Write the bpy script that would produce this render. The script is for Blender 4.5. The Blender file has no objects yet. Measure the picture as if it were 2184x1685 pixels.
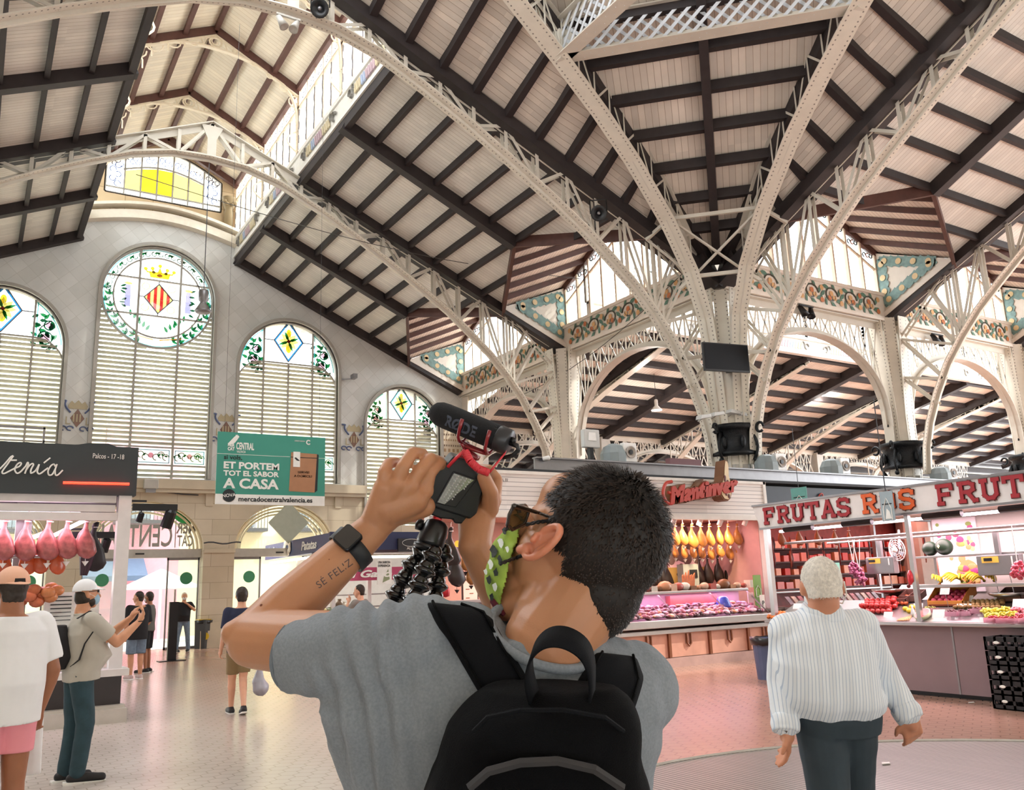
import bpy, math, random
from mathutils import Vector as V, Matrix, noise
from mathutils.bvhtree import BVHTree
random.seed(7)
PI = math.pi
sc = bpy.context.scene
COL = sc.collection

# ------------------------------------------------------------------ camera, world, sun, exposure
FPX, PITCH, ROLL, YAW, EYE = 1850.0, math.radians(12.45), math.radians(-2.07), math.radians(32.1), 1.6
_r0,_u0,_f0=V((1,0,0)),V((0,-math.sin(PITCH),math.cos(PITCH))),V((0,math.cos(PITCH),math.sin(PITCH)))
_cr, _sr = math.cos(ROLL), math.sin(ROLL)
_hall = Matrix.Rotation(-YAW, 3, 'Z')
CR = _hall @ (_r0 * _cr + _u0 * _sr); CU = _hall @ (_u0 * _cr - _r0 * _sr); CF = _hall @ _f0
EYEP = V((0, 0, EYE))
cam = bpy.data.cameras.new('camera'); camo = bpy.data.objects.new('camera', cam); COL.objects.link(camo)
cam.sensor_width = 36; cam.lens = FPX / 2184 * 36; cam.clip_start = 0.05; cam.clip_end = 400
camo.matrix_world = Matrix.Translation(EYEP) @ Matrix((CR, CU, -CF)).transposed().to_4x4()
sc.camera = camo

world = bpy.data.worlds.new('world'); sc.world = world; world.use_nodes = True
wb = world.node_tree.nodes['Background']
wb.inputs['Color'].default_value = (0.93, 0.97, 1.0, 1); wb.inputs['Strength'].default_value = 6.0
sun = bpy.data.lights.new('sun', 'SUN'); suno = bpy.data.objects.new('sun', sun); COL.objects.link(suno)
sun.energy = 3.0; sun.angle = math.radians(1.0); sun.color = (1.0, 0.95, 0.86)
suno.rotation_euler = V((-0.55, 0.40, -0.72)).to_track_quat('-Z', 'Y').to_euler()

vs = sc.view_settings
sc.display_settings.display_device = 'sRGB'
vs.view_transform = 'Standard'; vs.look = 'None'; vs.gamma = 1; vs.use_curve_mapping = False
vs.exposure = 0.3
cy = sc.cycles
cy.max_bounces=6;cy.diffuse_bounces=4;cy.glossy_bounces=3;cy.transmission_bounces=6;cy.transparent_max_bounces=10
cy.caustics_reflective = False; cy.caustics_refractive = False
cy.use_adaptive_sampling = True; cy.adaptive_threshold = 0.03; cy.sample_clamp_indirect = 4.0
cy.use_denoising = True

# ------------------------------------------------------------------ pixel -> point on a known plane / at a known distance
def ray(x, y): return CF + CR * ((x - 1092) / FPX) - CU * ((y - 842.5) / FPX)
def on(x, y, ax, val):
 d = ray(x, y); return EYEP + d * ((val - EYEP[ax]) / d[ax])
def at(x, y, d): return EYEP + ray(x, y) * d

# ------------------------------------------------------------------ materials
def srgb(h):
 if isinstance(h, str):
  h = h.lstrip('#'); c = [int(h[i:i + 2], 16) / 255 for i in (0, 2, 4)]
 else: c = h
 return tuple((v / 12.92 if v <= .04045 else ((v + .055) / 1.055) ** 2.4) for v in c) + (1,)
MATS = {}
def mat(name,col,rough=.6,metal=0,var=0.0,vs_=6.0,bump=0.0,bs=60.0,spec=.5,emit=0,ecol=None,alpha=1,sub=0,coat=0,sheen=0):
 if name in MATS: return MATS[name]
 m = bpy.data.materials.new(name); m.use_nodes = True; nt = m.node_tree; b = nt.nodes['Principled BSDF']
 c = srgb(col)
 b.inputs['Base Color'].default_value = c; b.inputs['Roughness'].default_value = rough
 b.inputs['Metallic'].default_value = metal; b.inputs['Specular IOR Level'].default_value = spec
 b.inputs['Alpha'].default_value = alpha
 if sub:b.inputs['Subsurface Weight'].default_value=sub;b.inputs['Subsurface Radius'].default_value=(.02,.008,.004);b.inputs['Subsurface Scale'].default_value=.5
 if coat: b.inputs['Coat Weight'].default_value = coat; b.inputs['Coat Roughness'].default_value = .12
 if sheen: b.inputs['Sheen Weight'].default_value = sheen
 if emit:b.inputs['Emission Color'].default_value=srgb(ecol or col);b.inputs['Emission Strength'].default_value=emit
 tc = nt.nodes.new('ShaderNodeTexCoord')
 if var or not emit:
  n=nt.nodes.new('ShaderNodeTexNoise');n.inputs['Scale'].default_value=vs_;n.inputs['Detail'].default_value=4
  nt.links.new(tc.outputs['Object'], n.inputs['Vector'])
  mx=nt.nodes.new('ShaderNodeMix');mx.data_type='RGBA';mx.blend_type='MULTIPLY';mx.inputs[0].default_value=1
  rp = nt.nodes.new('ShaderNodeMapRange'); v = var or .06
  rp.inputs['From Min'].default_value = .3; rp.inputs['From Max'].default_value = .7
  rp.inputs['To Min'].default_value = 1 - v; rp.inputs['To Max'].default_value = 1 + v * .6
  nt.links.new(n.outputs['Fac'], rp.inputs['Value'])
  mx.inputs[6].default_value=c;nt.links.new(rp.outputs[0],mx.inputs[7]);nt.links.new(mx.outputs[2],b.inputs['Base Color'])
 if bump:
  n2=nt.nodes.new('ShaderNodeTexNoise');n2.inputs['Scale'].default_value=bs;n2.inputs['Detail'].default_value=3
  nt.links.new(tc.outputs['Object'], n2.inputs['Vector'])
  bp=nt.nodes.new('ShaderNodeBump');bp.inputs['Strength'].default_value=bump;bp.inputs['Distance'].default_value=.02
  nt.links.new(n2.outputs['Fac'], bp.inputs['Height']); nt.links.new(bp.outputs[0], b.inputs['Normal'])
 MATS[name] = m; return m

def nd(nt, typ, **kw):
 n = nt.nodes.new(typ)
 for k, v in kw.items():
  if k.startswith('i'): n.inputs[int(k[1:])].default_value = v
  else: setattr(n, k, v)
 return n
def math_(nt, op, a, b=None):
 n = nt.nodes.new('ShaderNodeMath'); n.operation = op
 for i, q in enumerate((a, b)):
  if q is None: continue
  if isinstance(q, (int, float)): n.inputs[i].default_value = q
  else: nt.links.new(q, n.inputs[i])
 return n.outputs[0]
def base_of(m): return m.node_tree.nodes['Principled BSDF']
def stripe_mat(name, col, dark, period, width, axis='v', rough=.7, var=.1, bump=.25, offset2=None):
 """boards: thin dark joints along one UV direction (metres)"""
 m = mat(name, col, rough, var=var, vs_=1.4); nt = m.node_tree; b = base_of(m)
 tc=nd(nt,'ShaderNodeTexCoord');sp=nd(nt,'ShaderNodeSeparateXYZ');nt.links.new(tc.outputs['UV'],sp.inputs[0])
 u = sp.outputs[1 if axis == 'v' else 0]; w = sp.outputs[0 if axis == 'v' else 1]
 k = math_(nt, 'DIVIDE', u, period)
 fr = math_(nt, 'FRACT', k)
 j = math_(nt, 'LESS_THAN', fr, width / period)
 cell = math_(nt, 'FLOOR', k)
 wn = nd(nt, 'ShaderNodeTexWhiteNoise', noise_dimensions='2D')
 cb = nd(nt, 'ShaderNodeCombineXYZ'); nt.links.new(cell, cb.inputs[0])
 nt.links.new(math_(nt,'FLOOR',math_(nt,'MULTIPLY',w,.6)),cb.inputs[1]);nt.links.new(cb.outputs[0],wn.inputs['Vector'])
 val = math_(nt, 'ADD', math_(nt, 'MULTIPLY', wn.outputs['Value'], .12), .92)
 src = b.inputs['Base Color'].links[0].from_socket
 m1=nd(nt,'ShaderNodeMix',data_type='RGBA',blend_type='MULTIPLY',i0=1);nt.links.new(src,m1.inputs[6]);nt.links.new(val,m1.inputs[7])
 m2=nd(nt,'ShaderNodeMix',data_type='RGBA');nt.links.new(j,m2.inputs[0]);nt.links.new(m1.outputs[2],m2.inputs[6]);m2.inputs[7].default_value=srgb(dark)
 nt.links.new(m2.outputs[2], b.inputs['Base Color'])
 return m
def brick_mat(name, c1, c2, mortar, w, h, msize=.01, rough=.5, rot=0.0, uv=True, offset=.5):
 m = mat(name, c1, rough, var=.08, vs_=1.2); nt = m.node_tree; b = base_of(m)
 tc=nd(nt,'ShaderNodeTexCoord');mp=nd(nt,'ShaderNodeMapping');mp.inputs['Rotation'].default_value=(0,0,rot)
 nt.links.new(tc.outputs['UV'], mp.inputs[0])
 br = nd(nt, 'ShaderNodeTexBrick', offset=offset); nt.links.new(mp.outputs[0], br.inputs['Vector'])
 br.inputs['Color1'].default_value=srgb(c1);br.inputs['Color2'].default_value=srgb(c2);br.inputs['Mortar'].default_value=srgb(mortar)
 br.inputs['Scale'].default_value=1;br.inputs['Mortar Size'].default_value=msize;br.inputs['Brick Width'].default_value=w;br.inputs['Row Height'].default_value=h
 src = b.inputs['Base Color'].links[0].from_node
 nt.links.new(br.outputs['Color'], src.inputs[6])
 return m
def rivet_mat(name, col):
 """painted iron with rows of rivet heads; UV in metres, v across the plate"""
 m = mat(name, col, .45, var=.07, vs_=3); nt = m.node_tree; b = base_of(m)
 tc=nd(nt,'ShaderNodeTexCoord');sp=nd(nt,'ShaderNodeSeparateXYZ');nt.links.new(tc.outputs['UV'],sp.inputs[0])
 du = math_(nt, 'SUBTRACT', math_(nt, 'FRACT', math_(nt, 'DIVIDE', sp.outputs[0], .11)), .5)
 av = math_(nt, 'ABSOLUTE', sp.outputs[1])
 dv = math_(nt, 'DIVIDE', math_(nt, 'SUBTRACT', av, .135), .11)
 dd = math_(nt, 'SQRT', math_(nt, 'ADD', math_(nt, 'MULTIPLY', du, du), math_(nt, 'MULTIPLY', dv, dv)))
 j = math_(nt, 'LESS_THAN', dd, .17)
 src = b.inputs['Base Color'].links[0].from_socket
 m2=nd(nt,'ShaderNodeMix',data_type='RGBA');nt.links.new(j,m2.inputs[0]);nt.links.new(src,m2.inputs[6]);m2.inputs[7].default_value=srgb('#8d867c')
 nt.links.new(m2.outputs[2], b.inputs['Base Color'])
 return m
def glass_mat(name, col, k=.75, rough=0.0):
 """thin pane: mostly see-through and tinted, a little gloss"""
 if name in MATS: return MATS[name]
 m = bpy.data.materials.new(name); m.use_nodes = True; nt = m.node_tree; nt.nodes.clear()
 out=nd(nt,'ShaderNodeOutputMaterial');tr=nd(nt,'ShaderNodeBsdfTransparent');cc=tuple(v**1.15*(.36 if 'stained' in name else 1)for v in srgb(col)[:3])+(1,);tr.inputs[0].default_value=cc
 gl = nd(nt, 'ShaderNodeBsdfGlossy'); gl.inputs['Roughness'].default_value = .03
 tl = nd(nt, 'ShaderNodeBsdfTranslucent'); tl.inputs[0].default_value = cc
 mx=nd(nt,'ShaderNodeMixShader',i0=1-k);nt.links.new(tr.outputs[0],mx.inputs[1]);nt.links.new(tl.outputs[0],mx.inputs[2])
 m2=nd(nt,'ShaderNodeMixShader',i0=.06);nt.links.new(mx.outputs[0],m2.inputs[1]);nt.links.new(gl.outputs[0],m2.inputs[2])
 nt.links.new(m2.outputs[0], out.inputs[0]); MATS[name] = m; return m

# ------------------------------------------------------------------ mesh builder
class MB:
 def __init__(s, f=None): s.v = []; s.f = []; s.uv = []; s.mi = []; s.m = 0; s.tf = f
 def _add(s, vs, fs, uvs=None):
  b = len(s.v)
  for q in vs: s.v.append(tuple(s.tf(q)) if s.tf else tuple(q))
  for i, f in enumerate(fs):
   s.f.append([b + k for k in f]); s.mi.append(s.m)
   s.uv.append(uvs[i] if uvs else [(0, 0)] * len(f))
 def poly(s, pts, uv=None): s._add(pts, [list(range(len(pts)))], [uv] if uv else None)
 def quad(s, a, b, c, d, uv=None): s.poly([a, b, c, d], uv)
 def box(s, x0, x1, y0, y1, z0, z1):
  P = [(x, y, z) for z in (z0, z1) for y in (y0, y1) for x in (x0, x1)]
  F = [(0, 2, 3, 1), (4, 5, 7, 6), (0, 1, 5, 4), (2, 6, 7, 3), (0, 4, 6, 2), (1, 3, 7, 5)]
  U = []
  for f in F:
   q=[P[i]for i in f];dx=max(a[0]for a in q)-min(a[0]for a in q);dy=max(a[1]for a in q)-min(a[1]for a in q)
   if dx < 1e-9: U.append([(a[1], a[2]) for a in q])
   elif dy < 1e-9: U.append([(a[0], a[2]) for a in q])
   else: U.append([(a[0], a[1]) for a in q])
  s._add(P, F, U)
 def beam(s, p, q, w, h, n=(0, 0, 1), off=0.0):
  """bar p->q, w across, h along n (n made perpendicular); off shifts along n"""
  p, q = V(p), V(q); d = q - p; L = d.length
  if L < 1e-6: return
  d /= L; n = V(n); n = n - d * n.dot(d)
  if n.length < 1e-6: n = V((1, 0, 0)) - d * d.x
  n.normalize(); t = d.cross(n)
  P=[a+t*i*w/2+n*(off+j*h/2)for a in(p,q)for i,j in((-1,-1),(1,-1),(1,1),(-1,1))]
  F = [(0, 1, 2, 3), (7, 6, 5, 4), (0, 4, 5, 1), (1, 5, 6, 2), (2, 6, 7, 3), (3, 7, 4, 0)]
  u1 = [(0, -w / 2), (L, -w / 2), (L, w / 2), (0, w / 2)]
  s._add(P,F,[[(0,0)]*4,[(0,0)]*4,u1,[(0,-h/2),(L,-h/2),(L,h/2),(0,h/2)],u1,[(0,-h/2),(L,-h/2),(L,h/2),(0,h/2)]])
 def strip(s, pts, n, w, th):
  """plate of width w along n following pts, thickness th; UV metres"""
  n = V(n).normalized(); pts = [V(p) for p in pts]; N = len(pts); L = 0; rows = []
  for i, p in enumerate(pts):
   d = (pts[min(i + 1, N - 1)] - pts[max(i - 1, 0)]).normalized(); t = d.cross(n)
   if i: L += (p - pts[i - 1]).length
   rows.append((L,[p-n*w/2-t*th/2,p+n*w/2-t*th/2,p+n*w/2+t*th/2,p-n*w/2+t*th/2]))
  P = [q for r in rows for q in r[1]]; F = []; U = []
  for i in range(N - 1):
   a = 4 * i; l0, l1 = rows[i][0], rows[i + 1][0]
   for k in range(4):
    j = (k + 1) % 4; F.append((a + k, a + j, a + 4 + j, a + 4 + k))
    v0, v1 = ((-w / 2, w / 2), (0, 0), (w / 2, -w / 2), (0, 0))[k]
    U.append([(l0, v0), (l0, v1), (l1, v1), (l1, v0)])
  F += [(0, 3, 2, 1), (4 * N - 4, 4 * N - 3, 4 * N - 2, 4 * N - 1)]; U += [[(0, 0)] * 4] * 2
  s._add(P, F, U)
 def tube(s, pts, r, seg=8, cap=True, closed=False):
  pts = [V(p) for p in pts]; N = len(pts); rr = r if isinstance(r, (list, tuple)) else [r] * N
  P = []; n = None
  for i, p in enumerate(pts):
   if closed: d = (pts[(i + 1) % N] - pts[i - 1])
   else: d = pts[min(i + 1, N - 1)] - pts[max(i - 1, 0)]
   d.normalize()
   if n is None: n = d.orthogonal().normalized()
   else:
    n = n - d * n.dot(d); n = n.normalized() if n.length > 1e-6 else d.orthogonal().normalized()
   b = d.cross(n)
   for k in range(seg):
    a = 2 * PI * k / seg; P.append(p + (n * math.cos(a) + b * math.sin(a)) * rr[i])
  F = []
  for i in range(N if closed else N - 1):
   j = (i + 1) % N
   for k in range(seg):l=(k+1)%seg;F.append((i*seg+k,i*seg+l,j*seg+l,j*seg+k))
  if cap and not closed: F += [tuple(range(seg))[::-1], tuple((N - 1) * seg + k for k in range(seg))]
  s._add(P, F)
 def lathe(s, c, prof, seg=16, axis=(0, 0, 1), sx=1, sy=1):
  """prof [(r,z)...] about an axis through c"""
  c=V(c);ax=V(axis).normalized();u=ax.orthogonal().normalized()if abs(ax.z)<.999 else V((1,0,0));w=ax.cross(u)
  P = []; F = []
  for r, z in prof:
   for k in range(seg):
    a=2*PI*k/seg;P.append(c+ax*z+u*math.cos(a)*r*sx+w*math.sin(a)*r*sy)
  for i in range(len(prof) - 1):
   for k in range(seg):l=(k+1)%seg;F.append((i*seg+k,i*seg+l,(i+1)*seg+l,(i+1)*seg+k))
  if prof[0][0] > 1e-5: F.append(tuple(range(seg))[::-1])
  if prof[-1][0] > 1e-5: F.append(tuple((len(prof) - 1) * seg + k for k in range(seg)))
  s._add(P, F)
 def ball(s, c, r, seg=12, rings=8, sc_=(1, 1, 1), rot=None):
  c = V(c); P = []; F = []
  for i in range(rings + 1):
   th = PI * i / rings
   for k in range(seg):
    a=2*PI*k/seg;q=V((math.sin(th)*math.cos(a)*sc_[0],math.sin(th)*math.sin(a)*sc_[1],math.cos(th)*sc_[2]))*r
    if rot is not None: q = rot @ q
    P.append(c + q)
  for i in range(rings):
   for k in range(seg):l=(k+1)%seg;F.append((i*seg+k,(i+1)*seg+k,(i+1)*seg+l,i*seg+l))
  s._add(P, F)
 def prism(s, poly, o, ex, ey, depth):
  """2D polygon -> solid; o origin, ex/ey axes, extruded by vector depth"""
  o, ex, ey, d = V(o), V(ex), V(ey), V(depth); n = len(poly)
  A = [o + ex * a + ey * b for a, b in poly]; B = [q + d for q in A]
  F=[tuple(range(n)),tuple(range(2*n-1,n-1,-1))]+[(i,n+i,n+(i+1)%n,(i+1)%n)for i in range(n)]
  U = [list(poly), list(poly)[::-1]] + [[(0, 0)] * 4] * n
  s._add(A + B, F, U)
 def build(s, name, mats, parent=None, smooth=False, bevel=0, merge=False):
  me = bpy.data.meshes.new(name); me.from_pydata([tuple(q) for q in s.v], [], s.f)
  if not isinstance(mats, (list, tuple)): mats = [mats]
  for m in mats: me.materials.append(m)
  ul = me.uv_layers.new(name='UVMap').data; k = 0
  for p in me.polygons:
   p.material_index = min(s.mi[p.index], len(mats) - 1); p.use_smooth = smooth
   for q in s.uv[p.index]: ul[k].uv = q; k += 1
  me.update()
  return obj(name, me, parent, bevel)

def base_world(o):
 m = o.matrix_basis.copy()
 return base_world(o.parent) @ o.matrix_parent_inverse @ m if o.parent else m
def obj(name, me, parent=None, bevel=0):
 o = bpy.data.objects.new(name, me); COL.objects.link(o)
 if parent is not None:
  o.parent=parent;o.matrix_parent_inverse=base_world(parent).inverted();KIDS.setdefault(parent.name,[]).append(o)
 KIDS.setdefault(o.name, [])
 if bevel:
  md = o.modifiers.new('edge', 'BEVEL'); md.width = bevel; md.segments = 2; md.limit_method = 'ANGLE'
 return o
def tag(o, label=None, cat=None, group=None, kind=None):
 if label: o['label'] = label
 if cat: o['category'] = cat
 if group: o['group'] = group
 if kind: o['kind'] = kind
 return o
def thing(name, label, cat, loc=(0, 0, 0), group=None, rz=0):
 o = bpy.data.objects.new(name, None); COL.objects.link(o); o.location = loc; o.rotation_euler = (0, 0, rz)
 o.empty_display_size = .1; KIDS.setdefault(o.name, [])
 return tag(o, label, cat, group)
def struct(o): return tag(o, kind='structure')
KIDS = {}
def kids(o):
 if o.name not in KIDS: return [c for c in COL.objects if c.parent == o]
 return KIDS[o.name]
def copy_tree(o, parent=None, **kw):
 c = o.copy(); COL.objects.link(c); KIDS[c.name] = []
 if parent is not None:
  c.parent=parent;c.matrix_parent_inverse=o.matrix_parent_inverse.copy();KIDS.setdefault(parent.name,[]).append(c)
 for ch in kids(o): copy_tree(ch, c)
 for k, v in kw.items():
  if k == 'loc': c.location = v
  elif k == 'rz': c.rotation_euler = (0, 0, v)
  elif k == 'rot': c.rotation_euler = v
  elif k == 'scale': c.scale = v if isinstance(v, (tuple, list)) else (v, v, v)
  else: c[k] = v
 return c
def place(o, loc=None, rz=None, scale=None, rot=None, label=None):
 if loc is not None: o.location = loc
 if rz is not None: o.rotation_euler = (0, 0, rz)
 if rot is not None: o.rotation_euler = rot
 if scale is not None: o.scale = (scale,) * 3 if not isinstance(scale, (tuple, list)) else scale
 if label: o['label'] = label
 return o
def filled(name, loops, o, ex, ey, thick, mats, parent=None, uvs=1.0):
 """flat plate from closed 2D loops (holes allowed), thickness along ex x ey"""
 cu=bpy.data.curves.new(name,'CURVE');cu.dimensions='2D';cu.fill_mode='BOTH';cu.extrude=abs(thick)/2
 for lp in loops:
  sp = cu.splines.new('POLY'); sp.points.add(len(lp) - 1); sp.use_cyclic_u = True
  for i, (a, b) in enumerate(lp): sp.points[i].co = (a, b, 0, 1)
 t = bpy.data.objects.new('tmp', cu); COL.objects.link(t)
 me = bpy.data.meshes.new_from_object(t.evaluated_get(bpy.context.evaluated_depsgraph_get()))
 bpy.data.objects.remove(t); bpy.data.curves.remove(cu)
 o, ex, ey = V(o), V(ex), V(ey); n = ex.cross(ey).normalized()
 ul = me.uv_layers.new(name='UVMap').data if not me.uv_layers else me.uv_layers[0].data
 for l in me.loops:
  c = me.vertices[l.vertex_index].co; ul[l.index].uv = (c.x * uvs, c.y * uvs)
 for v_ in me.vertices:
  c = v_.co; v_.co = o + ex * c.x + ey * c.y + n * (c.z + thick / 2)
 me.name = name
 for m in (mats if isinstance(mats, (list, tuple)) else [mats]): me.materials.append(m)
 me.update()
 return obj(name, me, parent)
_textn = 0
def text(name,body,o,ex,ey,size,m,parent=None,depth=.004,align='LEFT',shear=0,bold=0,sx=1.0,fit=None,space=1.0):
 cu=bpy.data.curves.new('t','FONT');cu.body=body;cu.size=size;cu.extrude=depth/2;cu.align_x=align;cu.shear=shear
 cu.space_character = space
 if bold: cu.offset = bold
 cu.resolution_u = 3
 t = bpy.data.objects.new('tmp', cu); COL.objects.link(t)
 me = bpy.data.meshes.new_from_object(t.evaluated_get(bpy.context.evaluated_depsgraph_get()))
 bpy.data.objects.remove(t); bpy.data.curves.remove(cu)
 if fit and len(me.vertices):
  x0=min(v.co.x for v in me.vertices);x1=max(v.co.x for v in me.vertices);sx=fit/max(x1-x0,1e-6)
  if align == 'LEFT':
   for v in me.vertices: v.co.x -= x0
 o, ex, ey = V(o), V(ex).normalized(), V(ey).normalized(); n = ex.cross(ey)
 for v in me.vertices:
  c = v.co; v.co = o + ex * c.x * sx + ey * c.y + n * (c.z + depth / 2)
 me.materials.clear(); me.materials.append(m); me.name = name; me.update()
 return obj(name, me, parent)
def arc(cx, cz, r, a0, a1, n=24, rz=None):
 return[(cx+r*math.cos(a0+(a1-a0)*i/n),cz+(rz or r)*math.sin(a0+(a1-a0)*i/n))for i in range(n+1)]
def arch_loop(cx, hw, z0, zs, rise=None, n=28):
 return [(cx - hw, z0), (cx + hw, z0)] + arc(cx, zs, hw, 0, PI, n, rise or hw)

# ------------------------------------------------------------------ palette
IRON = mat('painted_iron', '#d6cfc2', .42, var=.06, vs_=2.5)
IRONR = rivet_mat('riveted_iron', '#e2dbcd')
IRONG = mat('painted_iron_grey', '#b9b5ad', .45, var=.08)
DARKW = mat('dark_stained_wood', '#2f2829', .6, var=.2, vs_=5)
BROWNW = mat('brown_wood', '#5c3b34', .55, var=.2, vs_=5)
BLACKP = mat('black_plastic', '#17181b', .4)
BLACKM = mat('black_metal', '#1c1d20', .35, metal=.3)
STEEL = mat('brushed_steel', '#b5b3b3', .28, metal=.9, var=.05)
STEELD = mat('dull_steel', '#8e8c8e', .4, metal=.7, var=.08)
WHITE = mat('white_paint', '#ece9e4', .5)
WHITEP = mat('white_plastic', '#f2f1ef', .35)
PLANK = stripe_mat('roof_boards', '#f1eee5', '#c2b8a8', .13, .011, 'v')
PLANKP = stripe_mat('dormer_boards', '#f1d9c8', '#b9897a', .14, .014, 'v')
STONE = brick_mat('stone_blocks', '#cdbfa8', '#c3b49b', '#a3947c', 1.15, .52, .008, .7)
TILEW=brick_mat('glazed_wall_tiles','#dcdcd9','#cfcfcb','#c3c2bd',.42,.42,.006,.28,rot=PI/4,offset=0)
PLASTER = mat('cream_plaster', '#e8dfce', .7, var=.06)
CLEAR = glass_mat('clear_glass', '#f8fbfb', .94)
MILK = glass_mat('milky_glass', '#f8fcfd', .8)
# =================================================================== THE SETTING
XC, XE, YB, YW, BAY = 4.85, 16.7, 15.9, 30.3, 7.2  # nave axis, column line, crossing line, end wall, bay
def roofz(u): return 14.76 - .452 * abs(u)
def TT(p):return(XE+(p[1]-YB),YB+(p[0]-XE),p[2])  # nave -> transept (mirror about the corner column's diagonal)
def ID(p): return p

# ---- floor
FLOORM = mat('terrazzo_hex_tiles', '#c3bab2', .22, var=.08, vs_=.7)
def floor_material():
 m = FLOORM; nt = m.node_tree; b = base_of(m)
 tc=nd(nt,'ShaderNodeTexCoord');sp=nd(nt,'ShaderNodeSeparateXYZ');nt.links.new(tc.outputs['Object'],sp.inputs[0])
 S = .17; h = S * .8660254
 def cellgrid(ox, oy):
  a = math_(nt, 'SUBTRACT', math_(nt, 'MODULO', math_(nt, 'ADD', sp.outputs[0], 100 + ox), S), S / 2)
  c = math_(nt, 'SUBTRACT', math_(nt, 'MODULO', math_(nt, 'ADD', sp.outputs[1], 100 + oy), 2 * h), h)
  a = math_(nt, 'ABSOLUTE', a); c = math_(nt, 'ABSOLUTE', c)
  e = math_(nt, 'ADD', math_(nt, 'MULTIPLY', a, .5), math_(nt, 'MULTIPLY', c, .8660254))
  return math_(nt, 'MAXIMUM', a, e)
 d = math_(nt, 'MINIMUM', cellgrid(0, 0), cellgrid(S / 2, h))
 j = math_(nt, 'GREATER_THAN', d, S / 2 - .006)
 src = b.inputs['Base Color'].links[0].from_socket
 m2=nd(nt,'ShaderNodeMix',data_type='RGBA');nt.links.new(math_(nt,'MULTIPLY',j,.42),m2.inputs[0]);nt.links.new(src,m2.inputs[6]);m2.inputs[7].default_value=srgb('#6d645c')
 n=nd(nt,'ShaderNodeTexNoise');n.inputs['Scale'].default_value=.35;nt.links.new(tc.outputs['Object'],n.inputs['Vector'])
 # terracotta-pink slabs to the east of the aisle, paler ones to the west
 gx = math_(nt, 'ADD', math_(nt, 'MULTIPLY', sp.outputs[0], .45), -1.6)
 cl=nd(nt,'ShaderNodeClamp');nt.links.new(math_(nt,'ADD',gx,math_(nt,'MULTIPLY',n.outputs['Fac'],.8)),cl.inputs[0])
 m3=nd(nt,'ShaderNodeMix',data_type='RGBA',blend_type='MULTIPLY');nt.links.new(cl.outputs[0],m3.inputs[0]);nt.links.new(m2.outputs[2],m3.inputs[6]);m3.inputs[7].default_value=srgb('#ecc4b4')
 nt.links.new(m3.outputs[2], b.inputs['Base Color'])
floor_material()
mb = MB(); mb.box(-16, 60, -6, 44, -.2, 0); struct(mb.build('floor', FLOORM))
# ribbed metal ramp mat (round-edged) in front of the fruit stall
GRATE = stripe_mat('ribbed_metal', '#a9a39f', '#4d4a4a', .05, .02, 'u', .35, .05)
g = MB(); pts = []
cxg, cyg, rg = 5.6, 2.6, 3.75
ring = [(cxg + rg * math.cos(a), cyg + rg * math.sin(a)) for a in [2 * PI * i / 72 for i in range(72)]]
g.prism(ring, (0, 0, .0), (1, 0, 0), (0, 1, 0), (0, 0, .012))
gm = g.build('floor_grating', GRATE)
tag(gm, 'large round ribbed metal grating let into the pink floor', 'grating')
g2 = MB(); g2.tube([(a, b, .012) for a, b in ring], .02, 6, closed=True); g2.build('rim', IRONG, gm)

# ---- end wall (north gable)
WT = .7
wins=[(XC-4.55,1.8,5.5,9.6),(XC+.02,1.82,5.5,11.73),(XC+4.6,1.82,5.5,9.6),(13.97,1.55,3.9,7.8)]
gable = [(-7.0, 5.3), (XE, 5.3), (XE, 9.4)] + [(XC + 2.55, roofz(2.55)), (XC + 2.55, 14.2)]
gable += [(XC + 2.55 - 5.1 * i / 16, 14.2 + .55 * math.sin(PI * i / 16)) for i in range(1, 16)]
gable += [(XC - 2.55, 14.2), (XC - 2.55, roofz(2.55)), (-7.0, 9.4)]
loops=[gable]+[arch_loop(c,hw,max(z0,5.5),zs)for c,hw,z0,zs in wins[:3]]+[arch_loop(13.97,1.55,5.32,7.8)]
w = filled('wall_north', loops, (0, YW, 0), (1, 0, 0), (0, 0, 1), -WT, TILEW); struct(w)
doors = [(XC - 9.1, 1.78), (XC - 4.55, 1.78), (XC, 1.8), (XC + 4.56, 1.75)]
low = [(-7, 0), (15.9, 0), (16.7, 0), (16.7, 5.3), (-7, 5.3)]
def door_loop(c,hw):return[(c-hw,0.0),(c+hw,0.0),(c+hw,3.2)]+arc(c,3.2,hw,0,PI,24,1.53)[1:-1]+[(c-hw,3.2)]
# the lower storey: one outline that dips round each doorway
outl = [(XE, 5.3), (-7, 5.3), (-7, 0)]
for c, hw in doors:
 if c - hw < -7: continue
 outl+=[(c-hw,0),(c-hw,3.2)]+arc(c,3.2,hw,PI,0,24,1.53)[1:-1]+[(c+hw,3.2),(c+hw,0)]
outl += [(XE, 0)]
w2=filled('wall_north',[outl,[(12.42,4.0),(15.52,4.0),(15.52,5.29),(12.42,5.29)]],(0,YW-.12,0),(1,0,0),(0,0,1),-WT-.1,STONE);struct(w2)
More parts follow.
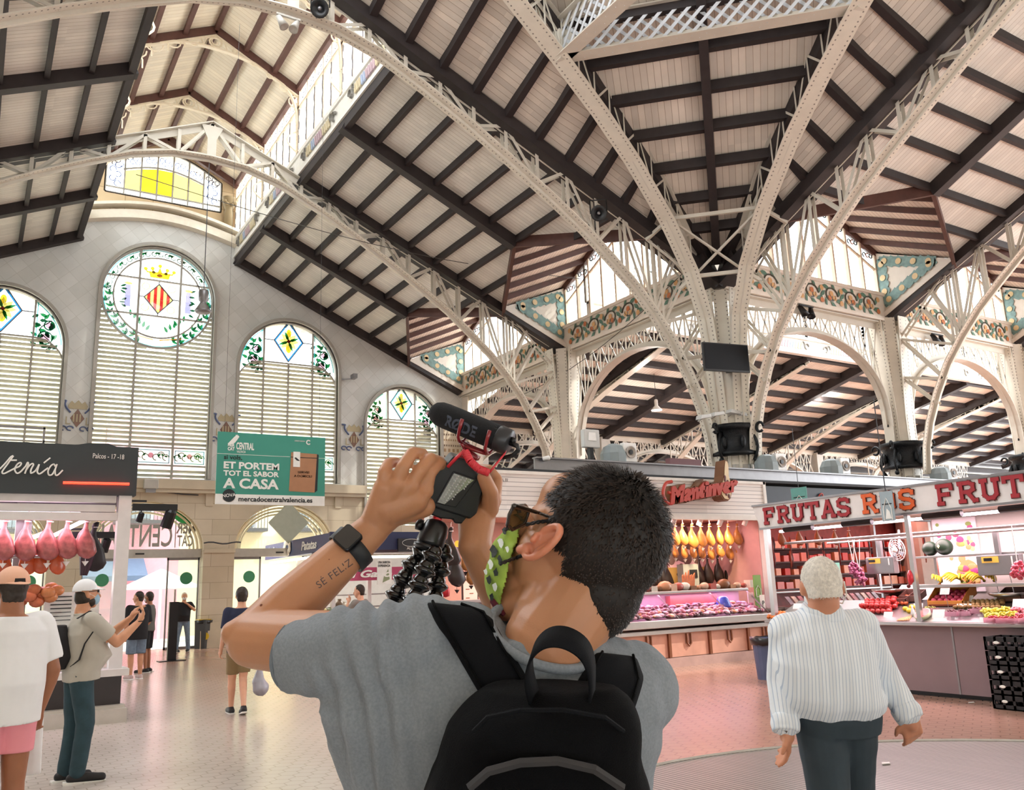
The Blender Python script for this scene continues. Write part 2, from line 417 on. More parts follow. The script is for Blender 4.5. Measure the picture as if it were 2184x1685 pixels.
# stepped stone mouldings round the door arches, ledge, plinths, imposts
STONEP = mat('dressed_stone', '#c9bba3', .65, var=.1, vs_=2)
t=MB();t.box(-7,12.3,YW-.42,YW-.1,5.12,5.42);t.box(-7,12.3,YW-.34,YW-.1,5.0,5.12);struct(t.build('trim_1',STONEP))
for i, (c, hw) in enumerate(doors[2:]):
 for k, (dr, yy) in enumerate(((.0, .0), (-.13, .2), (-.26, .4))):
  pass
t = MB()
for c, hw in doors[1:]:
 for k in range(4):
  r = hw - .02 - .1 * k
  t.strip([(a,YW+.12+.14*k,b)for a,b in arc(c,3.2,r,0,PI,28,1.53-.02-.1*k)],(0,1,0),.14,.06)
struct(t.build('trim_2', mat('yellow_stone', '#e3d6b4', .6)))
t = MB()
for x0, x1 in ((6.67, 7.68), (2.1, 3.05), (11.2, 12.3)):
 t.box(x0-.05,x1+.05,YW-.3,YW-.05,0,.55);t.box(x0-.02,x1+.02,YW-.22,YW-.05,.55,.8);t.box(x0,x1,YW-.18,YW-.05,3.05,3.18)
 t.box(x0 - .02, x0 + .22, YW - .16, YW - .1, 4.6, 5.05);
struct(t.build('trim_3', STONEP))
# curved cornice under the lantern window, and the window wall over it
t = MB()
for k, (dz, dy, h) in enumerate(((0, .34, .1), (.12, .24, .34), (.48, .4, .1))):
 t.strip([(XC+2.75-5.5*i/20,YW-dy/2,13.95+dz+.5*math.sin(PI*i/20))for i in range(21)],(0,1,0),dy,h)
struct(t.build('trim_4', PLASTER))
AGED = brick_mat('aged_stone', '#cdb592', '#b99f7b', '#94805f', .9, .7, .01, .75)
lw=[(XC-1.9,15.27),(XC+1.95,15.27),(XC+1.95,16.4)]+[(XC+1.95-3.85*i/12,16.4+.75*math.sin(PI*i/12))for i in range(1,12)]+[(XC-1.9,16.4)]
lo = [(XC - 2.5, 14.1), (XC + 2.5, 14.1), (XC + 2.5, 16.45), (XC, 17.7), (XC - 2.5, 16.45)]
struct(filled('wall_lantern', [lo, lw], (0, YW + .04, 0), (1, 0, 0), (0, 0, 1), -.5, AGED))
# carved corbel at the right end of the lantern wall
cb = MB(); bx = XC + 2.2
cb.lathe((bx, YW - .12, 14.75), [(.16, 0), (.16, .5), (.12, .6), (.2, .75), (.24, .95), (.26, 1.05)], 12)
for i in range(7):cb.ball((bx-.18+.06*i,YW-.28-.03*math.sin(i*2),15.55+.06*math.cos(i*2.3)),.07,8,6)
cb=cb.build('carved_corbel',AGED,smooth=True);tag(cb,'carved stone corbel with flowers beside the yellow lantern window','corbel')

# ---- stained glass
SG={k:glass_mat('stained_'+k,c,.8)for k,c in dict(green='#2f8f55',dgreen='#21603f',blue='#3f9be0',cyan='#5fd6dc',yellow='#f2d23a',yellow2='#fbe98a',red='#c8322e',
               pink='#e9b7c4',orange='#eda23a',lilac='#b9b2e6',pale='#e9f4ee',navy='#2b4b8c').items()}
LEAD = mat('lead_came', '#77747a', .5, metal=.4)
FRAME = mat('grey_window_frame', '#a7a39b', .5)
FRAMEP = mat('cream_window_frame', '#e3cfb8', .5)
SLATM = mat('louvre_paint', '#b7b3a0', .55, var=.15, vs_=2)
def disc(mb, x, z, r, y, n=14, sx=1, sz=1):
 mb.poly([(x+r*sx*math.cos(2*PI*i/n),y,z+r*sz*math.sin(2*PI*i/n))for i in range(n)])
def leafp(mb, x, z, L, a, y, wd=.35):
 c, s_ = math.cos(a), math.sin(a); P = []
 for t_, w_ in ((0, 0), (.3, wd), (.65, wd * .8), (1, 0), (.65, -wd * .8), (.3, -wd)):
  P.append((x + L * (t_ * c - w_ * .5 * s_), y, z + L * (t_ * s_ + w_ * .5 * c)))
 mb.poly(P)
def ringp(mb, x, z, r, w, y, n=20, a0=0, a1=2 * PI):
 for i in range(n):
  a, b = a0 + (a1 - a0) * i / n, a0 + (a1 - a0) * (i + 1) / n
  mb.poly([(x+(r+k*w/2)*math.cos(q),y,z+(r+k*w/2)*math.sin(q))for q,k in((a,-1),(a,1),(b,1),(b,-1))])
def inpoly(x, z, P):
 c = False; n = len(P)
 for i in range(n):
  x1, z1 = P[i]; x2, z2 = P[i - 1]
  if (z1 > z) != (z2 > z) and x < (x2 - x1) * (z - z1) / (z2 - z1) + x1: c = not c
 return c
def xr(poly, z):
 xs = []
 for i in range(len(poly)):
  (x1, z1), (x2, z2) = poly[i], poly[i - 1]
  if (z1 > z) != (z2 > z): xs.append(x1 + (x2 - x1) * (z - z1) / (z2 - z1))
 return (min(xs), max(xs)) if xs else None
def rose_panel(mb, x, z, s, y):
 """green scroll with two roses filling a side lunette"""
 for k in range(26):
  mb.m=1+k%2;a=k*.9;leafp(mb,x+s*.24*math.sin(k*1.7),z-s*.55+s*.05*k,s*.26,a,y,.5)
 mb.m=1;mb.tube([(x+s*.2*math.sin(k*.8),y-.004,z-s*.55+s*.12*k)for k in range(10)],s*.02,4)
 mb.m=2;ringp(mb,x,z-.1*s,s*.22,s*.05,y);ringp(mb,x+.1*s,z+.35*s,s*.16,s*.05,y)
 mb.m = 3; disc(mb, x, z - .1 * s, s * .15, y - .003); disc(mb, x + .1 * s, z + .35 * s, s * .11, y - .003)
def border_band(mb, x0, x1, z0, z1, y):
 mb.m = 4
 for a,b,c,d in((x0,x1,z0,z0+.03),(x0,x1,z1-.03,z1),(x0,x0+.03,z0,z1),(x1-.03,x1,z0,z1)):mb.quad((a,y,c),(b,y,c),(b,y,d),(a,y,d))
 L = x1 - x0; zc = (z0 + z1) / 2
 for sgn in (-1, 1):
  for k in range(3):
   mb.m=1;ringp(mb,(x0+x1)/2+sgn*L*(.14+.13*k),zc+(.05 if k%2 else-.03),.10,.03,y,14,0,4.8)
   leafp(mb, (x0 + x1) / 2 + sgn * L * (.2 + .13 * k), zc, .14, 1 + k, y, .5)
 mb.m = 3; disc(mb, (x0 + x1) / 2, zc + .03, .09, y)
def louvres(parent, x0, x1, z0, z1, y, clip=None, holes=None, pitch=.155, gap=None):
 m = MB(); z = z0 + pitch / 2
 while z < z1:
  a, b = x0, x1
  if clip:
   r = xr(clip, z)
   if r: a, b = max(a, r[0] + .02), min(b, r[1] - .02)
   else: z += pitch; continue
  segs = [(a, b)]
  if holes:
   hx, hz, hr = holes; dz = abs(z - hz)
   if dz < hr:
    e = math.sqrt(hr * hr - dz * dz); segs = [(a, min(b, hx - e)), (max(a, hx + e), b)]
  for a, b in segs:
   if b - a > .05 and not (gap and abs(z - gap) < pitch * .8):
    m.beam(V((a, y, z)), V((b, y, z)), .135, .012, n=(0, .62, 1) if True else (0, 0, 1))
  z += pitch
 return m.build('louvre_slats', SLATM, parent)
def window_base(k, cx_, hw, z0, zs, y):
 root = struct(thing('window_%d' % k, '', '', (cx_, y, z0))); del root['label']; del root['category']
 return root
def thing0(name, loc):
 o=bpy.data.objects.new(name,None);COL.objects.link(o);o.location=loc;o.empty_display_size=.1;return struct(o)
SGM=[MILK,SG['green'],SG['dgreen'],SG['pink'],SG['cyan'],SG['yellow'],SG['red'],SG['blue'],SG['yellow2'],SG['orange'],SG['lilac'],SG['navy']]
YG = YW + .16
def lunette_window(k, cx_, hw, z0, zs, nm):
 root = thing0('window_%d' % k, (cx_, YG, z0)); top = zs + hw
 outer = arch_loop(cx_, hw, z0, zs)
 f = MB(); f.strip([(a, YG - .05, b) for a, b in outer[1:] + [outer[0]]], (0, 1, 0), .22, .09)
 f.strip([(a,YG-.28,b)for a,b in arch_loop(cx_,hw+.06,z0,zs)[1:]+[(cx_-hw-.06,z0)]],(0,1,0),.12,.1)
 zl = zs - .05 if True else zs
 div = [cx_ + hw * q for q in ((-.5, 0, .5) if nm == 4 else (-.37, .37))]
 for x in div:
  e=math.sqrt(max(hw*hw-(x-cx_)**2,0));zt=zs+e if not(nm==4 and x==cx_)else zs+.28
  f.box(x - .03, x + .03, YG - .06, YG + .04, z0, zt)
 # lower edge of the stained lunette: drop at the sides, flat in the middle
 a = div[0]; b = div[-1]; R = a - (cx_ - hw)
 edge=[(cx_-hw+R*(1-math.cos(t_)),zs-.55+(.55+.28)*math.sin(t_))for t_ in[PI/2*i/8 for i in range(9)]]
 edge+=[(b+R*math.sin(t_),zs-.55+.83*math.cos(t_))for t_ in[PI/2*i/8 for i in range(9)]]
 f.strip([(x, YG - .01, z) for x, z in edge], (0, 1, 0), .08, .05)
 f.box(cx_-hw,cx_+hw,YG-.05,YG+.03,z0+1.02,z0+1.07);f.box(cx_-hw,cx_+hw,YG-.05,YG+.03,z0+.42,z0+.47)
 f.build('window_frame', FRAME, root)
 g = MB(); y = YG + .01
 g.m = 0; g.poly([(x, y, z) for x, z in edge] + [(x, y, z) for x, z in arc(cx_, zs, hw, 0, PI, 28)])
 g.poly([(cx_-hw,y+.06,z0),(cx_+hw,y+.06,z0),(cx_+hw,y+.06,zs-.5),(cx_-hw,y+.06,zs-.5)])
 g.build('glass', MILK, root)
 g = MB(); y = YG - .01
 # diamond
 zc = zs + hw * .62; dh = hw * .43; dw = hw * .3
 D = [(cx_, zc + dh), (cx_ + dw, zc), (cx_, zc - dh), (cx_ - dw, zc)]
 for i in range(4):
  p, q = D[i], D[(i + 1) % 4]; pi_ = [(cx_ + (x - cx_) * .86, zc + (z - zc) * .86) for x, z in (p, q)]
  g.m=7 if nm==4 else 4;g.poly([(p[0],y,p[1]),(q[0],y,q[1]),(pi_[1][0],y,pi_[1][1]),(pi_[0][0],y,pi_[0][1])])
 g.m = 8
 for i in range(8): leafp(g, cx_, zc, dh * .5, i * PI / 4, y, .5)
 g.m = 5; disc(g, cx_, zc - dh * .35, dw * .2, y, sz=1.6); disc(g, cx_, zc + dh * .4, dw * .18, y, sz=1.6)
 g.m = 1
 for i in range(4): leafp(g, cx_, zc, dh * .55, PI / 8 + i * PI / 2, y - .002, .25)
 g.m = 6; disc(g, cx_, zc, dw * .15, y - .004, 4)
 rose_panel(g,cx_-hw*.69,zs+hw*.22,hw*.52,y);rose_panel(g,cx_+hw*.69,zs+hw*.22,hw*.52,y)
 for sgn in (-1, 1):
  g.m = 4
  ringp(g,cx_,zs,hw*.955,.035,y,16,*((PI*.02,PI*.33)if sgn>0 else(PI*.67,PI*.98)))
  x=div[-1 if sgn>0 else 0]+sgn*.06;g.quad((x,y,zs+.25),(x+sgn*.03,y,zs+.25),(x+sgn*.03,y,zs+hw*.84),(x,y,zs+hw*.84))
 dd = [cx_ - hw] + div + [cx_ + hw]
 for a_, b_ in zip(dd, dd[1:]): border_band(g, a_ + .08, b_ - .08, z0 + .52, z0 + .97, y)
 g.build('stained_motif', SGM, root)
 l = MB()
 for i in range(4):
  p, q = D[i], D[(i + 1) % 4]; l.beam((p[0], y, p[1]), (q[0], y, q[1]), .03, .05, n=(0, 1, 0))
 l.beam((div[0],y,zc),(cx_-dw,y,zc),.03,.03,n=(0,1,0));l.beam((cx_+dw,y,zc),(div[-1],y,zc),.03,.03,n=(0,1,0))
 l.build('lead_bar', LEAD, root)
 clip = [(cx_ - hw, z0)] + edge + [(cx_ + hw, z0)]
 louvres(root,cx_-hw,cx_+hw,z0+1.1,zs+.26,YG-.02,clip);louvres(root,cx_-hw,cx_+hw,z0+.02,z0+.4,YG-.02)
lunette_window(1, XC - 4.55, 1.8, 5.5, 9.6, 4)
lunette_window(3, XC + 4.6, 1.82, 5.5, 9.6, 4)
lunette_window(4, 13.97, 1.55, 4.0, 7.8, 3)
# ---- the middle window with its roundel
cx_, hw, z0, zs = XC + .02, 1.82, 5.5, 11.73
root = thing0('window_2', (cx_, YG, z0))
f = MB(); outer = arch_loop(cx_, hw, z0, zs)
f.strip([(a, YG - .05, b) for a, b in outer[1:] + [outer[0]]], (0, 1, 0), .22, .08)
f.strip([(a,YG-.28,b)for a,b in arch_loop(cx_,hw+.05,z0,zs)[1:]+[(cx_-hw-.05,z0)]],(0,1,0),.12,.1)
for x in (cx_ - .64, cx_ + .7): f.box(x - .035, x + .035, YG - .07, YG + .04, z0, zs + 1.68)
RR = 1.79
f.strip([(a, YG - .03, b) for a, b in arc(cx_, zs, RR, 0, 2 * PI, 56)], (0, 1, 0), .1, .07)
f.strip([(a, YG - .03, b) for a, b in arc(cx_, zs, RR * .80, 0, 2 * PI, 56)], (0, 1, 0), .06, .05)
for dz in (.62, -.66):
 e=math.sqrt(RR*RR-dz*dz);f.box(cx_-e,cx_+e,YG-.06,YG+.03,zs+dz-.025,zs+dz+.025)
f.box(cx_-hw,cx_+hw,YG-.05,YG+.03,z0+1.02,z0+1.07);f.box(cx_-hw,cx_+hw,YG-.05,YG+.03,z0+.42,z0+.47)
f.build('window_frame', FRAME, root)
g = MB(); y = YG + .02
g.poly([(a,y,b)for a,b in arc(cx_,zs,RR,0,2*PI,56)[:-1]]);g.poly([(cx_-hw,y+.06,z0),(cx_+hw,y+.06,z0),(cx_+hw,y+.06,zs),(cx_-hw,y+.06,zs)]);g.build('glass',MILK,root)
g = MB(); y = YG - .0
g.m=4;ringp(g,cx_,zs,RR*.965,.03,y,60);g.m=7;ringp(g,cx_,zs,RR*.985,.03,y,30,PI*.1,PI*.9)
for i in range(23):  # scrolls round the upper half of the ring
 a = PI * (.03 + .94 * i / 22); x, z = cx_ + RR * .89 * math.cos(a), zs + RR * .89 * math.sin(a)
 g.m=2;ringp(g,x,z,.075,.03,y,12,a,a+4.6);g.m=1;leafp(g,x,z,.2,a+(1.2 if i%2 else-1.2),y-.002,.35)
for i in range(26):  # laurel leaves round the lower half
 a=-PI*(-.02+1.04*i/25);rr=RR*(.86+.07*(i%2));x,z=cx_+rr*math.cos(a),zs+rr*math.sin(a)
 if abs(a + PI / 2) < .2: continue
 for k in (-1, 0, 1):
  g.m=1 if(i+k)%2 else 2;leafp(g,x,z,.24,a+(PI/2 if a>-PI/2 else-PI/2)+k*.8,y,.4)
for sgn in (-1, 1):  # sprays inside the ring
 for k in range(6):
  g.m = 1; x, z = cx_ + sgn * (.35 + .1 * k), zs - 1.2 + .09 * k
  leafp(g, x, z, .26, PI / 2 + sgn * (.5 - .3 * (k % 3)), y, .4)
  g.m=2;leafp(g,cx_+sgn*(1.0+.04*(k%2)),zs-.45+.16*k,.22,(0 if sgn>0 else PI)+.5*(k%3-1),y,.4)
 g.m=9;g.quad((cx_+sgn*.1,y,zs-1.52),(cx_+sgn*.9,y,zs-1.36),(cx_+sgn*.9,y,zs-1.33),(cx_+sgn*.1,y,zs-1.47))
 g.m=10;g.quad((cx_+sgn*.98-.1,y+.004,zs-.42),(cx_+sgn*.98+.1,y+.004,zs-.42),(cx_+sgn*.98+.08,y+.004,zs+.35),(cx_+sgn*.98-.08,y+.004,zs+.35))
 g.m = 8; disc(g, cx_ + sgn * .98, zs + .4, .13, y, sz=.4)
# crown
g.m = 5; cz = zs + .72
g.poly([(cx_ - .3, y, cz), (cx_ + .3, y, cz), (cx_ + .36, y, cz + .22), (cx_ - .36, y, cz + .22)])
for dx, h in ((-.42, .26), (-.22, .3), (0, .42), (.22, .3), (.42, .26)):
 g.m=5;g.poly([(cx_+dx*.8-.09,y,cz+.16),(cx_+dx*.8+.09,y,cz+.16),(cx_+dx*1.1,y,cz+h)]);disc(g,cx_+dx*1.1,cz+h+.03,.065,y-.002)
g.m=9;disc(g,cx_,cz+.1,.09,y-.004,sz=.6);g.m=10;disc(g,cx_-.2,cz+.2,.05,y-.004);disc(g,cx_+.2,cz+.2,.05,y-.004)
# striped lozenge
D = [(cx_, zs + .5), (cx_ + .47, zs - .02), (cx_, zs - .56), (cx_ - .47, zs - .02)]
NB = 9
for i in range(NB):
 a = -.47 + .94 * i / NB; b = a + .94 / NB
 def top_(x): return zs - .02 + .52 * (1 - abs(x) / .47)
 def bot_(x): return zs - .02 - .54 * (1 - abs(x) / .47)
 g.m = 6 if i % 2 else 8
 P=[(cx_+a,y-.004,bot_(a)),(cx_+b,y-.004,bot_(b)),(cx_+b,y-.004,top_(b)),(cx_+a,y-.004,top_(a))]
 if a < 0 < b: P = [P[0], (cx_, y - .004, bot_(0)), P[1], P[2], (cx_, y - .004, top_(0)), P[3]]
 g.poly(P)
g.m = 8
for sx_ in (-1, 1):
 for sz_ in (-1, 1):
  ringp(g, cx_ + sx_ * .42, zs + sz_ * .38, .12, .03, y);
dd = [cx_ - hw, cx_ - .64, cx_ + .7, cx_ + hw]
for a_, b_ in zip(dd, dd[1:]): border_band(g, a_ + .08, b_ - .08, z0 + .52, z0 + .97, y)
g.build('stained_motif', SGM, root)
l = MB()
for i in range(4):
 p, q = D[i], D[(i + 1) % 4]; l.beam((p[0], y - .02, p[1]), (q[0], y - .02, q[1]), .035, .05, n=(0, 1, 0))
l.beam((cx_,y,zs+.5),(cx_,y,zs+.62),.03,.03,n=(0,1,0));l.beam((cx_,y,zs-.56),(cx_,y,zs-.66),.03,.03,n=(0,1,0))
l.beam((cx_-.64,y,zs),(cx_-.47,y,zs),.03,.03,n=(0,1,0));l.beam((cx_+.47,y,zs),(cx_+.7,y,zs),.03,.03,n=(0,1,0))
l.build('lead_bar', LEAD, root)
louvres(root,cx_-hw,cx_+hw,z0+1.1,zs-.35,YG-.02,None,(cx_,zs,RR+.03),gap=z0+3.22 if False else None)
louvres(root, cx_ - hw, cx_ + hw, z0 + .02, z0 + .4, YG - .02)
# ---- lantern gable window (yellow)
root = thing0('window_5', (XC, YW + .1, 15.27)); y = YW + .1
f=MB();f.strip([(a,y,b)for a,b in lw[1:]+lw[:1]],(0,1,0),.12,.07);f.beam((lw[0][0],y,lw[0][1]),(lw[1][0],y,lw[1][1]),.12,.07)
x0, x1 = XC - 1.9, XC + 1.95; cols = [x0 + (x1 - x0) * q for q in (.155, .292, .429, .566, .703, .84)]
for x in cols:f.box(x-.025,x+.025,y-.04,y+.04,15.27,16.4+.75*math.sin(PI*(x-x0)/(x1-x0)))
f.box(x0, x1, y - .03, y + .03, 15.47, 15.52)
f.strip([(XC+1.35-2.7*i/12,y,16.22+.3*math.sin(PI*i/12))for i in range(13)],(0,1,0),.07,.05)
f.build('window_frame', FRAME, root)
g = MB(); ed = [x0] + cols + [x1]
tints = [0, 8, 5, 5, 8, 8, 0]
for i in range(7):
 g.m = tints[i] if 0 < i < 6 else 0
 a,b=ed[i],ed[i+1];za,zb=[16.18+.3*math.sin(PI*max(min((q-x0-.6)/2.65,1),0))for q in(a,b)]
 if i in (0, 6): za = zb = 16.3
 g.quad((a, y, 15.5), (b, y, 15.5), (b, y, zb), (a, y, za))
 g.m=0;g.quad((a,y,za),(b,y,zb),(b,y,17.2),(a,y,17.2));g.quad((a,y,15.27),(b,y,15.27),(b,y,15.5),(a,y,15.5))
 zt = min(16.4 + .75 * math.sin(PI * ((a + b) / 2 - x0) / (x1 - x0)), 17.1)
 g.m = 11
 for q in range(4):ringp(g,a+(b-a)*(.25+.17*q),(zb+zt)/2+.06*(-1)**q,.08,.025,y-.01,12,q,q+4.5)
 if i in (0, 6):
  for q in range(5):ringp(g,(a+b)/2+.08*(-1)**q,15.65+.17*q,.1,.03,y-.01,12,q*2,q*2+4.6)
 g.m = 7
 for q in range(5):g.quad((a+.03,y-.01,15.3+.0),(b-.03,y-.01,15.3),(b-.03,y-.01,15.33),(a+.03,y-.01,15.33));break
g.build('stained_motif', SGM, root)

# tile dado beside the corner pier
m = MB(); m.m = 0; m.box(15.65, 16.62, YW - .03, YW, 6.1, 7.9)
for r in range(7):
 for k in range(9 if r != 3 else 5):
  m.m=1+r%2;w_=.05 if r!=3 else.09;x=15.72+(.1 if r!=3 else.19)*k;m.box(x,x+w_,YW-.04,YW-.03,6.25+.22*r,6.25+.22*r+w_*1.4)
struct(m.build('trim_5',[mat('dado_cream','#d9cdb8',.35),mat('dado_brown','#7d6a58',.4),mat('dado_ochre','#a98d68',.4)]))
# ---- wall plaques (heraldic tiles), four between the windows
PB=[mat('plaque_blue','#5a688e',.3),mat('plaque_gold','#b9ac8c',.3),mat('plaque_red','#86675a',.3),mat('plaque_dark','#4b4a44',.3)]
def plaque():
 root = thing('wall_plaque', '', 'plaque', (0, 0, 0)); y = -.02
 m = MB()
 m.m=1;m.prism([(-.3,.0),(.3,.0),(.34,.12),(.22,.3),(.12,.2),(0,.34),(-.12,.2),(-.22,.3),(-.34,.12)],(0,0,.5),(1,0,0),(0,0,1),(0,y,0))
 m.m = 3
 for s_ in (-1, 1):
  m.m = 0
  m.tube([(s_*(.24+.2*math.sin(t_)),-.02,.35+.45*t_/2.2)for t_ in[2.2*i/10 for i in range(11)]],.035,6)
  m.box(s_ * .5 - .07, s_ * .5 + .07, -.04, 0, .76, .82)
  for k in range(2):m.tube([(s_*(.22+.24*k)+.11*math.cos(a),-.02,-.25+.08*math.sin(a))for a in[5*i/12 for i in range(13)]],.025,6)
 m.build('scroll_frame', PB, root)
 m = MB(); D = [(0, .5), (.24, .14), (0, -.2), (-.24, .14)]
 m.m = 2; m.prism(D, (0, -.01, 0), (1, 0, 0), (0, 0, 1), (0, -.02, 0))
 for i in range(3): m.m = 1; m.box(-.15 + .11 * i, -.1 + .11 * i, -.045, -.03, .0, .3)
 m.build('striped_lozenge', PB, root)
 for s_ in(-1,1):text('letter','L',(s_*.34-.08,-.02,-.1),(1,0,0),(0,0,1),.42,PB[1],root,.02)
 return root
pl=plaque();labels=['tile plaque with crowned lozenge left of the roundel window','tile plaque with crowned lozenge half behind the green banner','tile plaque with crowned lozenge beside the microphone window']
for i, (x, z) in enumerate(((2.62, 7.2), (7.26, 7.12), (11.95, 7.05))):
 o=pl if i==0 else copy_tree(pl);place(o,(x,YW-.01,z),scale=.85);o['label']=labels[i];o['group']='heraldic tile plaques on the end wall'
# =================================================================== ROOFS
def plank(mb, pts, ex):
 """roof surface polygon; UV u along ex (boards run along ex)"""
 pts=[V(p)for p in pts];ex=V(ex).normalized();n=(pts[1]-pts[0]).cross(pts[2]-pts[0]).normalized();ey=n.cross(ex)
 mb.poly(pts, [((p - pts[0]).dot(ex), (p - pts[0]).dot(ey)) for p in pts])
def roof(name_, polys, ex, parent=None, m=None):
 mb = MB()
 for P in polys: plank(mb, P, ex)
 return struct(mb.build(name_, m or PLANK))
def clipseg(p, q, zone):
 return [(p, q)]
SL = V((1, 0, -.452)).normalized()
def nave_panels(T, mirror_left, y0, y1, bays):
 """right slope with dormer notches (T maps nave -> world)"""
 P = []
 a = lambda u, y: T((XC + u, y, roofz(u)))
 U1, U2, UE = 7.65, 9.4, 11.85
 P.append([a(2.5, y0), a(2.5, y1), a(U1, y1), a(U1, y0)])
 for b0, b1 in bays:
  m_ = (b0 + b1) / 2
  P.append([a(U1, b0), a(U1, m_), a(U2, b0 + .0), ]); P.append([a(U1, m_), a(U1, b1), a(U2, b1)])
 return P
def slope_dir(T): return V(T((XC + 5, 20, roofz(5)))) - V(T((XC + 4, 20, roofz(4))))
def build_slope(T, y0, y1, bays, lo_label, trans=False):
 r = roof('ceiling', nave_panels(T, False, y0, y1, bays), slope_dir(T))
 nrm = V((0, 0, 1))
 U1, U2 = 7.65, 9.4
 us = [2.58] + [3.4 + .85 * k for k in range(6)]
 mids = [(b0 + b1) / 2 for b0, b1 in bays]; edges = sorted({q for b in bays for q in b})
 cuts = sorted(set(mids + edges + [y0, y1]))
 for u in us:
  for c0, c1 in zip(edges, edges[1:]):
   m = MB(); w, h = (.16, .3) if u < 3 else (.11, .2)
   m.beam(T((XC+u,c0,roofz(u)-h/2)),T((XC+u,c1,roofz(u)-h/2)),w,h);m.build('purlin',DARKW,r)
 for b0, b1 in bays:  # short purlins in the notch corners
  mid = (b0 + b1) / 2
  for u in (8.5,):
   k = (u - U1) / (U2 - U1)
   for e0, e1 in ((b0, mid + (b0 - mid) * k), (mid + (b1 - mid) * k, b1)):
    m=MB();m.beam(T((XC+u,e0,roofz(u)-.1)),T((XC+u,e1,roofz(u)-.1)),.11,.2);m.build('purlin',DARKW,r)
  for e in (b0, b1):  # notch edge boards
   m=MB();m.beam(T((XC+U1,mid,roofz(U1)-.12)),T((XC+U2,e,roofz(U2)-.12)),.1,.34);m.build('hip_board',BROWNW,r)
 for mday in mids:
  m=MB();m.beam(T((XC+2.5,mday,roofz(2.5)-.18)),T((XC+U1,mday,roofz(U1)-.18)),.26,.36);m.build('rafter',DARKW,r)
 for e in edges:
  m=MB();m.beam(T((XC+2.5,e,roofz(2.5)-.14)),T((XC+11.6,e,roofz(11.6)-.14)),.5,.28);m.build('rafter',DARKW,r)
 return r
BAYS = [(15.9, 23.1), (23.1, 30.3)]
rr = build_slope(ID, 15.9, 30.3, BAYS, '')
TB = [(15.9, 23.1), (23.1, 30.3), (30.3, 37.5)]
rt = build_slope(TT, 15.9, 37.5, TB, '', True)
# left nave slope
P=[[(XC-2.5,13,roofz(2.5)),(XC-11.85,13,roofz(11.85)),(XC-11.85,30.3,roofz(11.85)),(XC-2.5,30.3,roofz(2.5))]]
rl = roof('ceiling', P, (1, 0, .452))
for u in [2.58] + [3.4 + .85 * k * 1.0 for k in range(10)]:
 for c0, c1 in ((13, 15.9), (15.9, 23.1), (23.1, 30.3)):
  m=MB();h=.3 if u<3 else.2;m.beam((XC-u,c0,roofz(u)-h/2),(XC-u,c1,roofz(u)-h/2),.16 if u<3 else.11,h);m.build('purlin',DARKW,rl)
for e, w in ((15.9, .5), (19.5, .26), (23.1, .5), (26.7, .26), (30.3, .5)):
 m=MB();m.beam((XC-2.5,e,roofz(2.5)-.15),(XC-11.8,e,roofz(11.8)-.15),w,.32);m.build('rafter',DARKW,rl)

# ---- the lantern over the nave
LZ, LR, LH = 16.45, 17.72, 2.5
P=[[(XC,15.9,LR),(XC+LH,15.9,LZ),(XC+LH,30.3,LZ),(XC,30.3,LR)],[(XC,15.9,LR),(XC,30.3,LR),(XC-LH,30.3,LZ),(XC-LH,15.9,LZ)]]
mb = MB(); plank(mb, P[0], (0, 1, 0)); plank(mb, P[1], (0, 1, 0))
lan = struct(mb.build('ceiling', stripe_mat('lantern_boards', '#f3e7d2', '#d3bfa0', .16, .012, 'u')))
def lz(u): return LR - (LR - LZ) * abs(u) / LH
for u in (-2.42, -1.7, -.85, 0, .85, 1.7, 2.42):
 for y0 in (15.9, 19.5, 23.1, 26.7):
  m=MB();m.beam((XC+u,y0,lz(u)-.09),(XC+u,y0+3.6,lz(u)-.09),.12,.18);m.build('purlin',BROWNW,lan)
for y0 in (16.1, 19.5, 23.1, 26.7, 30.1):
 for s_ in (-1, 1):
  m=MB();m.beam((XC,y0,LR-.14),(XC+s_*LH,y0,LZ-.14),.16,.22);m.build('rafter',BROWNW,lan)
# small curved brackets with scrollwork across the lantern
SCR = mat('cream_ironwork', '#eadcc4', .5)
def lantern_arch(y0):
 root = thing('lantern_arch', '', 'roof arch', (XC, y0, LZ))
 m = MB(); n = 22
 top = [(XC + LH * (-1 + 2 * i / n), y0, lz(LH * (-1 + 2 * i / n)) - .3) for i in range(n + 1)]
 bot=[(XC+(LH-.06)*math.cos(PI-PI*i/n),y0,15.0+(LR-.72-15.0)*math.sin(PI*i/n)**.62)for i in range(n+1)]
 m.strip(top, (0, 1, 0), .09, .05); m.strip(bot, (0, 1, 0), .12, .05); m.build('curved_rib', SCR, root)
 m = MB()
 for i in range(1, n):
  t_, b_ = V(top[i]), V(bot[i]); r = min((t_ - b_).length / 2 * .8, .3)
  if t_.z - b_.z < .12: continue
  c = (t_ + b_) / 2; sg = -1 if i < n / 2 else 1
  if i%2:m.tube([c+V((math.cos(a)*r*(1-a/9),0,math.sin(a)*r*(1-a/9)))for a in[sg*q*.55 for q in range(13)]],.022,5)
  else: m.beam(t_, b_, .03, .03)
 m.tube([V((XC+.17*math.cos(a),y0,LR-.52+.14*math.sin(a)))for a in[2*PI*q/14 for q in range(14)]],.03,5,closed=True)
 for s_ in (-1, 1):  # long foot running down the wall
  m.tube([(XC+s_*(LH-.1-.25*math.sin(q*.5)),y0,15.0-.11*q*.9)for q in range(8)],.03,5)
  m.beam((XC + s_ * (LH - .06), y0, 15.1), (XC + s_ * (LH - .06), y0, 14.3), .08, .05, n=(1, 0, 0))
 m.build('scrollwork', SCR, root)
 return root
LA = lantern_arch(26.7)
